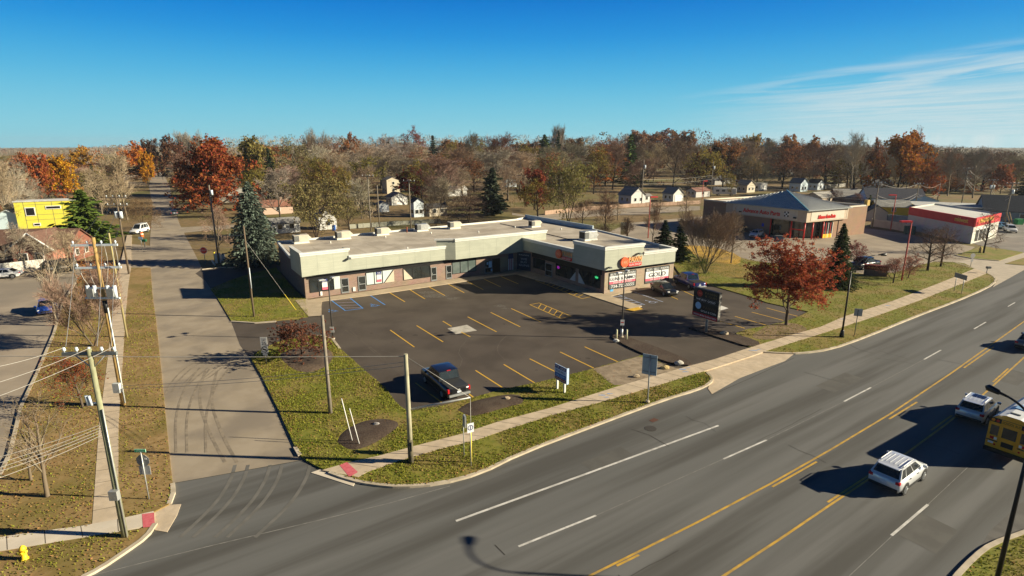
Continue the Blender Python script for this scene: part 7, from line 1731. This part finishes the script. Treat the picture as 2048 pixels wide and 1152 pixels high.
TL = [
 # near left
 ('thin', (.22, .175, .125), 95, 993, 775, 150, 'pale bare tree with leaning trunk nearest at the lower left, beside the kerb', 't', .1),
 ('sparse0', (.24, .07, .03), 166, 815, 700, 120, 'small oak with clinging rust-brown leaves by the left pavement', 'b', .1),
 ('vase0', t_rose, 188, 692, 520, 130, 'bushy bare multi-stemmed tree between the blue hatchback and the pavement', 'b', .1),
 ('sparse1', (.30, .12, .04), 200, 640, 500, 90, 'brown-leaved bare tree behind the switchgear pole', 't', .1),
 ('thin', (.33, .28, .21), 112, 650, 450, 90, 'slender pale bare tree at the edge of the left lot above the hatchback', 'w', .1),
 ('thin', t_tan, 62, 960, 860, 100, 'small leafless tree on the lawn strip by the left lot kerb', 't', .1),
 ('ornamental', (.20, .085, .055), 604, 716, 627, 125, 'low spreading ornamental tree with thin red-brown leaves in the faded mulch bed', 'd', .1),
 ('maple', (.36, .10, .05), 1572, 650, 468, 172, 'red-orange maple standing at the corner of the plaza car park', 'b', .1),
 ('nearspruce', c_spr, 1671, 574, 446, 72, 'green spruce standing right behind the red-orange maple', 'd', .1),
 ('leafy', None, 0, 0, 0, 0, '', '', 0),
 ('sparse1', (.26, .075, .07), 1712, 535, 478, 56, 'dark red bushy tree beside the green spruce at the parts store', 'd', .1),
 ('sparse0', (.34, .15, .11), 1786, 566, 508, 66, 'pinkish low crab apple left of its twin by the monument sign', 'd', .1),
 ('sparse1', (.34, .16, .12), 1816, 556, 505, 48, 'pinkish low crab apple right of its twin on the east lawn', 'd', .1),
 ('young', t_brown, 1855, 541, 452, 78, 'bare lawn tree nearest the red lamp post, left of a pair', 'd', .1),
 ('young', t_brown, 1881, 533, 446, 60, 'bare lawn tree right of the pair by the far driveway', 'd', .1),
 ('young', t_brown, 1967, 506, 418, 56, 'young bare tree on the far corner grass before the red-banded shop', 'd', .1),
 ('vase1', (.36, .27, .20), 1410, 546, 408, 112, 'broad tan bare tree with many upright stems right of the blue pickup', 'b', .1),
 ('young', (.34, .27, .20), 1462, 526, 418, 52, 'slim pale bare tree before the white suv at the parts store', 't', .1),
 ('spruce1', c_dk, 1328, 494, 440, 46, 'dark short spruce left of the pair behind the east wing', 'd', 0),
 ('spruce1', (.03, .045, .02), 1358, 522, 438, 52, 'taller dark spruce of the pair at the east wing corner', 'd', 0),
 ('gnarl', (.12, .15, .05), 1395, 556, 508, 60, 'low green-brown shrub behind the blue pickup', 'd', .1),
 ('bare4', t_brown, 1304, 487, 392, 44, 'narrow bare tree hiding the red lamp post at the shaded lane', 'd', 0),
 ('bluespruce', c_blue, 512, 529, 362, 108, 'large blue-green spruce at the west end of the plaza', 'd', .0),
 ('bare2', t_tan, 152, 556, 452, 84, 'tan bare tree between the brick house and the dark brown pole', 't', 0),
 ('bare4', t_grey, 48, 545, 440, 78, 'grey bare tree in front of the brick house wall', 'd', 0),
 # behind the plaza
 ('willow', c_will, 633, 476, 345, 120, 'willow-like tan-green tree just behind the west end of the plaza roof', 'd', 0),
 ('sparse0', c_will, 700, 468, 378, 84, 'smaller tan-green tree right of the willow-like one behind the plaza', 'd', 0),
 ('gnarl', t_dark, 872, 452, 362, 72, 'dark multi-stemmed bare tree behind the middle of the plaza roof', 'd', 0),
 ('gnarl', (.15, .10, .085), 938, 447, 372, 92, 'dark round-headed bare tree on the green back lawn', 'd', 0),
 ('pine', (.07, .085, .055), 985, 430, 334, 60, 'gnarled grey-green pine at the end of the green back lawn', 'd', 0),
 ('willow', (.23, .205, .075), 1137, 446, 308, 104, 'tall yellow-green tree at the rear corner of the plaza', 'd', 0),
 ('bare0', t_brown, 1210, 470, 372, 66, 'brown bare tree right of the yellow-green tree behind the east wing', 'd', 0),
 ('bare3', t_brown, 1165, 452, 395, 60, 'low brown bare tree between the yellow-green tree and the east wing', 'd', 0),
 ('oak0', (.22, .06, .035), 1068, 420, 334, 76, 'rust-red tree left of the yellow-green tree', 'd', 0),
 ('oak1', (.22, .03, .03), 824, 396, 328, 80, 'crimson maple behind the blue-shaded gabled house', 'd', 0),
 ('gnarl', (.17, .145, .12), 890, 398, 338, 66, 'gnarled grey bare tree right of the crimson maple', 'd', 0),
 # left side and street
 ('pine', c_pine, 178, 492, 378, 104, 'bright green pine before the yellow unfinished house', 'd', 0),
 ('bigoak', c_red, 424, 424, 266, 162, 'huge red oak on the east side of the side street', 'd', 0),
 ('bare2', t_rose, 438, 500, 408, 64, 'brownish bare bush-like tree beside the transformer pole', 'b', 0),
 ('bare1', t_tan, 255, 440, 297, 84, 'big tan bare tree on the west side of the side street', 't', 0),
 ('bare3', t_tan, 205, 430, 330, 70, 'tan bare tree left of the big one by the side street', 't', 0),
 ('spruce1', (.05, .055, .03), 196, 415, 327, 30, 'dark sparse conifer among bare trees left of the side street', 'd', 0),
 ('gnarl', (.20, .135, .075), 285, 458, 390, 78, 'low brown bare tree overhanging the white van', 'd', 0),
 ('oak3', c_gold, 135, 404, 306, 64, 'golden orange oak behind the yellow unfinished house', 'd', 0),
 ('oak0', (.36, .11, .04), 84, 408, 302, 74, 'orange-red oak left of the golden one', 'd', 0),
 ('bare3', t_tan, 20, 456, 308, 84, 'tall pale bare tree cluster over the blue and white shed', 'w', 0),
 ('bare4', t_white, 52, 448, 325, 60, 'pale bare tree right of the shed at the far left', 'w', 0),
 ('bare0', t_grey, 75, 432, 350, 50, 'grey bare tree between the shed and the yellow house', 'b', 0),
 ('oak1', (.42, .22, .03), 170, 362, 288, 62, 'yellow-gold oak far back above the bright pine', 'd', 0),
 ('oak2', (.44, .14, .025), 272, 360, 282, 66, 'bright orange oak at the far end of the side street', 'd', 0),
 ('oak3', (.48, .22, .02), 297, 372, 300, 34, 'glowing amber oak right beside the far street', 'd', 0),
 ('oak0', (.10, .055, .035), 308, 352, 275, 52, 'very dark brown oak above the far street', 'd', 0),
 ('oak1', (.13, .06, .035), 352, 366, 266, 66, 'dark brown oak behind the huge red oak, left side', 'd', 0),
 ('sparse0', (.25, .23, .06), 326, 360, 318, 20, 'slim yellow-green tree at the east kerb of the far street', 'd', 0),
 ('vase1', t_grey, 385, 352, 256, 50, 'tall bare tree poking above the dark brown oak', 'b', 0),
 ('oak3', (.22, .18, .06), 520, 392, 268, 92, 'yellow-olive tree right of the huge red oak', 'd', 0),
 ('spruce0', c_dk, 545, 395, 296, 44, 'dark green conifer right of the yellow-olive tree', 'd', 0),
 ('sparse1', (.22, .19, .09), 595, 385, 268, 92, 'tall tan-green half-bare tree left of the orange-brown oak', 'b', 0),
 ('vase0', t_grey, 638, 350, 251, 52, 'wispy bare tree poking above the skyline left of the orange-brown oak', 'w', 0),
 ('oak2', (.26, .10, .03), 703, 345, 262, 56, 'orange-brown round oak on the skyline', 'd', 0),
 ('gnarl', (.19, .11, .065), 666, 368, 302, 58, 'dark-trunked brown tree above the small white garage', 'd', 0),
 ('bare2', t_grey, 712, 366, 298, 50, 'grey bare tree right of the dark-trunked brown tree', 'b', 0),
 ('bare0', t_grey, 762, 372, 289, 66, 'grey bare tree by the cream two-storey house', 'b', 0),
 ('sparse1', (.24, .06, .05), 827, 346, 248, 58, 'tall red half-bare tree on the skyline above the crimson maple', 'b', 0),
 ('spruce0', (.035, .05, .032), 868, 366, 270, 40, 'tall dark spruce right of the crimson maple', 'd', 0),
 ('spruce1', (.07, .10, .03), 804, 348, 306, 24, 'small green conifer left of the crimson maple', 'd', 0),
 ('sparse0', (.29, .23, .06), 903, 352, 274, 46, 'yellowish half-bare tree right of the tall dark spruce', 'b', 0),
 ('bare3', (.20, .16, .11), 940, 366, 258, 60, 'big dark-limbed bare tree above the cream gabled house', 'd', 0),
 ('bare1', (.22, .11, .085), 996, 372, 260, 92, 'broad reddish bare tree above the blue-shaded gabled house', 'd', 0),
 ('pine', (.09, .12, .035), 1088, 350, 268, 56, 'green pine of the conifer pair near the skyline', 'd', 0),
 ('spruce0', (.03, .05, .022), 1115, 352, 262, 30, 'narrow dark spruce of the conifer pair near the skyline', 'd', 0),
 ('pine', (.06, .08, .04), 1157, 340, 276, 32, 'small flat-topped pine right of the conifer pair', 'd', 0),
 ('vase1', t_grey, 1118, 335, 244, 34, 'wispy bare tree poking above the conifer pair', 'w', 0),
 ('bare4', (.28, .20, .15), 1225, 380, 275, 92, 'wide tan bare tree behind the white gabled house', 'd', 0),
 ('spruce1', (.075, .11, .035), 1258, 372, 268, 52, 'tall bright green conifer beside the wide tan bare tree', 'd', 0),
 ('bare2', (.24, .175, .125), 1345, 378, 272, 84, 'wide brown bare tree behind the white garage', 'd', 0),
 ('sparse0', (.28, .23, .12), 1296, 372, 296, 34, 'pale yellowish tree left of the wide brown bare tree', 'b', 0),
 ('oak2', (.17, .045, .03), 1392, 374, 302, 48, 'dark crimson tree above the red-brown roof', 'd', 0),
 ('bare0', (.38, .34, .30), 1418, 366, 278, 60, 'silvery bare tree above the motorhome', 'w', 0),
 ('sparse1', (.28, .20, .10), 1500, 380, 308, 46, 'tan half-bare tree above the cream gable', 'b', 0),
 ('sparse0', (.28, .23, .07), 1462, 392, 342, 40, 'low yellow-tan tree left of the cream gable', 'b', 0),
 ('oak3', (.36, .24, .04), 1502, 345, 264, 44, 'yellow oak on the skyline behind the parts store', 'd', 0),
 ('oak0', (.30, .14, .05), 1572, 352, 266, 60, 'orange-tan oak above the small white garage', 'd', 0),
 ('oak1', (.28, .13, .05), 1618, 356, 268, 56, 'second orange-tan oak, above the small cream shed', 'd', 0),
 ('bare3', t_white, 1700, 382, 256, 60, 'tall pale bare tree left of the big orange oak', 'w', 0),
 ('oak2', (.20, .08, .04), 1738, 378, 272, 50, 'brown oak between the pale bare tree and the big orange oak', 'd', 0),
 ('oak3', (.34, .135, .03), 1792, 392, 256, 104, 'big orange oak towering over the blue-shaded house', 'd', 0),
 ('sparse1', (.20, .065, .045), 1812, 380, 250, 40, 'dark red treetop rising out of the big orange oak', 'd', 0),
 ('oak1', (.38, .12, .04), 1848, 390, 318, 60, 'orange oak right of the big one behind the blue-shaded garage', 'd', 0),
 ('bare4', (.30, .27, .23), 1895, 392, 284, 66, 'grey bare tree at the left of the right-hand row', 'w', 0),
 ('bare1', (.30, .27, .23), 1945, 396, 290, 62, 'grey bare tree in the right-hand row by the three-armed pole', 'w', 0),
 ('oak0', (.32, .12, .06), 2000, 388, 326, 50, 'rusty orange oak near the right edge', 'd', 0),
 ('spruce0', c_dk, 2048, 410, 326, 50, 'dark conifer at the right edge above the slate barn', 'd', 0),
 ('gnarl', (.22, .12, .09), 1670, 408, 376, 34, 'small reddish bare tree peeping over the hip roof', 'd', 0),
 ('spruce1', (.06, .085, .03), 1736, 426, 390, 22, 'small dark green cedar beside the ochre parapet end of the store', 'd', 0),
 ('sparse0', (.28, .15, .11), 1715, 412, 384, 28, 'pinkish small tree above the store back wall', 'd', 0),
 ('young', t_tan, 1235, 440, 402, 34, 'thin bare sapling by the low reddish fence, leftmost of three', 't', 0),
 ('young', t_tan, 1318, 430, 392, 34, 'thin bare sapling by the low reddish fence, middle of three', 't', 0),
 ('young', t_tan, 1372, 426, 380, 34, 'thin bare sapling by the low reddish fence, rightmost of three', 't', 0),
 ('gnarl', (.13, .09, .075), 1205, 476, 445, 54, 'dark low scrub at the rear wall of the east wing', 'd', 0),
 ('bare0', (.17, .12, .09), 1255, 482, 430, 40, 'dark bare scrub tree beside the pale notice board', 'd', 0),
]
for q in TL:
    if q[1] is None: continue
    proto, col, px, py, pyt, wpx, lab, bk, z = q
    tree(proto, col, px, py, pyt, wpx, lab, bk, z=z)
# further trees one can still tell apart, out to the far wood
SKY = [(-60, 310), (60, 305), (150, 298), (200, 290), (285, 276), (340, 270), (420, 268), (500, 268), (560, 270), (650, 265), (700, 266), (800, 262), (900, 262), (960, 258), (1030, 262), (1100, 262), (1180, 257), (1230, 250), (1290, 249), (1340, 243),
       (1400, 252), (1450, 260), (1500, 267), (1600, 270), (1680, 275), (1740, 280), (1800, 272), (1850, 280), (1900, 290), (1960, 291), (2048, 299), (2200, 302)]
def skyl(px):
    for (a, ya), (b, yb) in zip(SKY, SKY[1:]):
        if a <= px <= b: return ya + (yb - ya) * (px - a) / (b - a)
    return 300
LM = [(20, 'the blue and white shed'), (110, 'the yellow unfinished house'), (180, 'the bright green pine'), (255, 'the big tan bare tree'), (420, 'the huge red oak'), (515, 'the blue spruce'), (590, 'the west end of the plaza'), (650, 'the willow-like tree'), (697, 'the small white garage'), (782, 'the cream two-storey house'),
      (824, 'the crimson maple'), (868, 'the tall dark spruce'), (913, 'the cream gabled house'), (1018, 'the blue-shaded gabled house'), (1100, 'the conifer pair'), (1160, 'the flat-topped pine'), (1225, 'the wide tan bare tree'), (1268, 'the white gabled house'), (1350, 'the white garage'), (1400, 'the red-brown roof'), (1448, 'the motorhome'), (1496, 'the cream gable'),
      (1545, 'the grey hip roof'), (1580, 'the small white garage by the orange trees'), (1638, 'the small cream shed'), (1700, 'the tall pale bare tree'), (1750, 'the cream shed'), (1792, 'the big orange oak'), (1845, 'the blue-shaded garage'), (1922, 'the three-armed pole'), (1976, 'the twin-transformer pole'), (2040, 'the slate barn')]
kinds = [('bare', 'grey bare tree', t_grey, 'b'), ('bare', 'tan bare tree', t_tan, 't'), ('bare', 'brown bare tree', t_brown, 'd'), ('bare', 'rosy bare tree', t_rose, 'd'), ('bare', 'pale bare tree', t_white, 'w'), ('sparse', 'thin olive tree', c_olive, 'd'), ('oak', 'rust-brown oak', c_br, 'd'),
         ('oak', 'dark red oak', (.17, .05, .03), 'd'), ('oak', 'orange oak', (.33, .12, .035), 'd'), ('sparse', 'thin russet tree', (.26, .11, .06), 'd'), ('spruce', 'dark conifer', c_dk, 'd')]
wts = [11, 12, 9, 8, 4, 9, 3, 2, 2, 6, 2]
ridge = lambda x: 1180 < x < 1470
fill = []
r = R.Random(41)
rows = [(438, 72, 9), (423, 84, 15), (409, 92, 20), (397, 96, 23), (386, 98, 25), (375, 98, 28), (364, 96, 30), (353, 92, 30), (343, 86, 28), (334, 78, 24)]
for py, wd, n in rows:
    for i in range(n):
        px = -60 + 2180 * (i + r.uniform(.1, .9)) / n
        if 268 < px < 352 and py > 326: continue
        if py > 380 and (1085 < px < 1425 and py > 396 or 1430 < px < 1745 and py > 385 or px > 1735 and py > 392 or px < -20 or 40 < px < 190 and py > 400 or 262 < px < 360 or 360 < px < 560 and py > 415): continue
        if any(abs(px - h[3]) < h[5] * .45 and h[4] - 7 < py < h[4] + 2 for h in HL): continue
        if 357 < py < 380 and (1240 < px < 1300 or 1330 < px < 1372 or 1410 < px < 1480): continue
        k = r.choices(range(len(kinds)), [w_ * (4 if ridge(px) and kinds[j][0] == 'oak' and py < 345 else 1) for j, w_ in enumerate(wts)])[0]
        if py > 380 and r.random() < .9: k = r.choice((0, 1, 1, 2, 3, 4, 5, 5, 9))
        if ridge(px) and py < 345 and r.random() < .5: k = r.choice((6, 7, 7, 9))
        s = skyl(px); top = s + r.uniform(1, 9) + (py - 327) * r.uniform(.4, 1.0)
        fill.append((k, px, py + r.uniform(-4, 4), min(top, py - 26), wd * r.uniform(.75, 1.25) * (.5 if kinds[k][0] == 'spruce' else 1)))
for i in range(30):
    px = 1430 + 630 * (i + r.random()) / 30; py = r.uniform(346, 386); wd = r.uniform(70, 100)
    if any(abs(px - h[3]) < h[5] * .45 and h[4] - 7 < py < h[4] + 2 for h in HL): continue
    k = r.choices(range(len(kinds)), [10, 10, 9, 8, 5, 4, 4, 2, 2, 6, 1])[0]
    fill.append((k, px, py, min(skyl(px) + r.uniform(4, 22), py - 30), wd * (.5 if kinds[k][0] == 'spruce' else 1)))
# labels: kind and nearest landmark, told apart by their order from the left
byk = {}
for f_ in fill:
    lm = min(LM, key=lambda q: abs(q[0] - f_[1]))[1]
    depth = 'just behind' if f_[2] > 355 else 'well behind' if f_[2] > 338 else 'on the skyline beyond'
    byk.setdefault((f_[0], lm, depth), []).append(f_)
ords = ['leftmost', 'second', 'third', 'fourth', 'fifth', 'sixth']
nb = {'bare': 5, 'sparse': 2, 'oak': 4, 'spruce': 2}
for (k, lm, depth), L in byk.items():
    L.sort(key=lambda q: q[1])
    for i, f_ in enumerate(L):
        fam, nm, col, bk = kinds[k]
        lab = '%s %s %s' % (nm, depth, lm) if len(L) == 1 else '%s %s of %d %s %s' % (ords[i], nm, len(L), depth, lm)
        pr = fam + str(r.randrange(nb[fam])); v = r.uniform(.85, 1.2)
        tree(pr, tuple(c * v * r.uniform(.94, 1.06) for c in col), f_[1], f_[2], f_[3], f_[4], lab, bk, group='trees of the far neighbourhood')
# brush and saplings between the gardens, too tangled to count
ub = MB(); um = [mat('brush %d' % i, c, tuple(v * .7 for v in c), .3, rough=1) for i, c in enumerate([(.30, .235, .165), (.22, .16, .10), (.19, .18, .07), (.26, .13, .07)])]
nb_ = 0
while nb_ < 620:
    px, py = r.uniform(-20, 2070), 318 + 118 * r.random() ** 1.3
    if (1060 < px < 1425 and py > 398) or (1425 < px < 1745 and py > 378) or (px >= 1745 and py > 388) or abs(px - (318 + (py - 340) * .15)) < 14 + (py - 320) * .42 or (px < 170 and py > 425) or (360 < px < 560 and py > 418) or any(abs(px - h[3]) < h[5] * .5 and h[4] - 5 < py < h[4] + 12 for h in HL): continue
    p = G(px, py); nb_ += 1; hh = r.uniform(1.2, 4.0); ww = r.uniform(1.2, 3.2); mi = r.choices(range(4), (6, 4, 3, 1))[0]
    for q in range(46):
        a = r.uniform(0, 6.28); rr = ww * math.sqrt(r.random()); c_ = p + V(cos(a) * rr, sin(a) * rr, hh * r.random() ** 1.2 * (1.1 - rr / ww * .6))
        u = (Z + rvec(r) * .9).normalized() * r.uniform(.25, .8); v = u.cross(rvec(r)).normalized() * (r.uniform(.03, .07) if mi < 2 else r.uniform(.08, .2))
        ub.add([c_ - u, c_ - v, c_ + u, c_ + v], [(0, 1, 2, 3)], mi)
tag(ub.build('undergrowth', um), 'tangled brush and saplings between the back gardens', 'undergrowth', kind='stuff')
# the far wood reads as one mass
fw = MB(); fmats = [mat('far wood %d' % i, c, tuple(v * .75 for v in c), .05, rough=1) for i, c in enumerate([(.29, .23, .18), (.25, .165, .12), (.26, .115, .05), (.20, .17, .09), (.32, .27, .21), (.15, .05, .035)])]
for ring in range(12):
    D0 = 420 + ring * 90 + ring * ring * 12
    n = int(2 * .98 * D0 / 10)
    for i in range(n):
        a = -.98 + 1.96 * (i + r.random()) / n; D = D0 + r.uniform(-40, 40); x, y = D * sin(a), D * cos(a)
        px, py = PX((x, y, 0))
        if px < -100 or px > 2150: continue
        s = skyl(px); hmax = max(9, (288 - s - r.uniform(-1, 7)) / FOC * y * 1.0 + CAM_H)
        h = min(hmax, r.uniform(15, 21) if ring > 3 else 30) * r.uniform(.82, 1.0)
        if abs(px - 318) < 10 and ring < 3: continue
        mi = r.choices(range(6), (6, 5, 2, 3, 4, 3 if ridge(px) else 1))[0]; w_ = r.uniform(4.5, 8); leaf = mi in (2, 3, 5)
        for q in range(120 if ring < 4 else 56 if ring < 8 else 30):
            t_ = r.random() ** .55; zz_ = h * (.12 + .86 * t_); rad = w_ * math.sqrt(max(.04, 1 - (2 * (zz_ / h - .5)) ** 2)); b = r.uniform(0, 6.28); rr = rad * math.sqrt(r.random())
            c_ = Vector((x + rr * cos(b), y + rr * sin(b), zz_)); k_ = (1 if ring < 6 else 1.5)
            if leaf: u = rvec(r).normalized() * r.uniform(.3, .65) * k_; v = u.cross(rvec(r)).normalized() * r.uniform(.35, .7) * k_
            else: u = (Z * 1.2 + rvec(r)).normalized() * r.uniform(.7, 1.6); v = u.cross(rvec(r)).normalized() * r.uniform(.07, .17) * k_
            fw.add([c_ - u, c_ - v, c_ + u, c_ + v], [(0, 1, 2, 3)], mi)
print('trees', nT[0])
tag(fw.build('woods', fmats), 'far autumn wood running to the horizon as one mass', 'woods', kind='stuff')

# ------------------------------------------------------------------ thin blue air towards the horizon
hz = MB(); hz.box((0, 1650, 24), (4600, 3500, 50))
hm = bpy.data.materials.new('haze'); hm.use_nodes = True
ht_ = hm.node_tree; ht_.nodes.remove(ht_.nodes['Principled BSDF'])
pv = nd(ht_, 'ShaderNodeVolumePrincipled'); pv.inputs['Color'].default_value = (.80, .90, 1.0, 1); pv.inputs['Density'].default_value = 0.00009; pv.inputs['Anisotropy'].default_value = 0.2
lk(ht_, pv.outputs[0], ht_.nodes['Material Output'].inputs['Volume'])
tag(hz.build('haze', hm), 'thin pale haze over the distance', 'haze', kind='stuff')
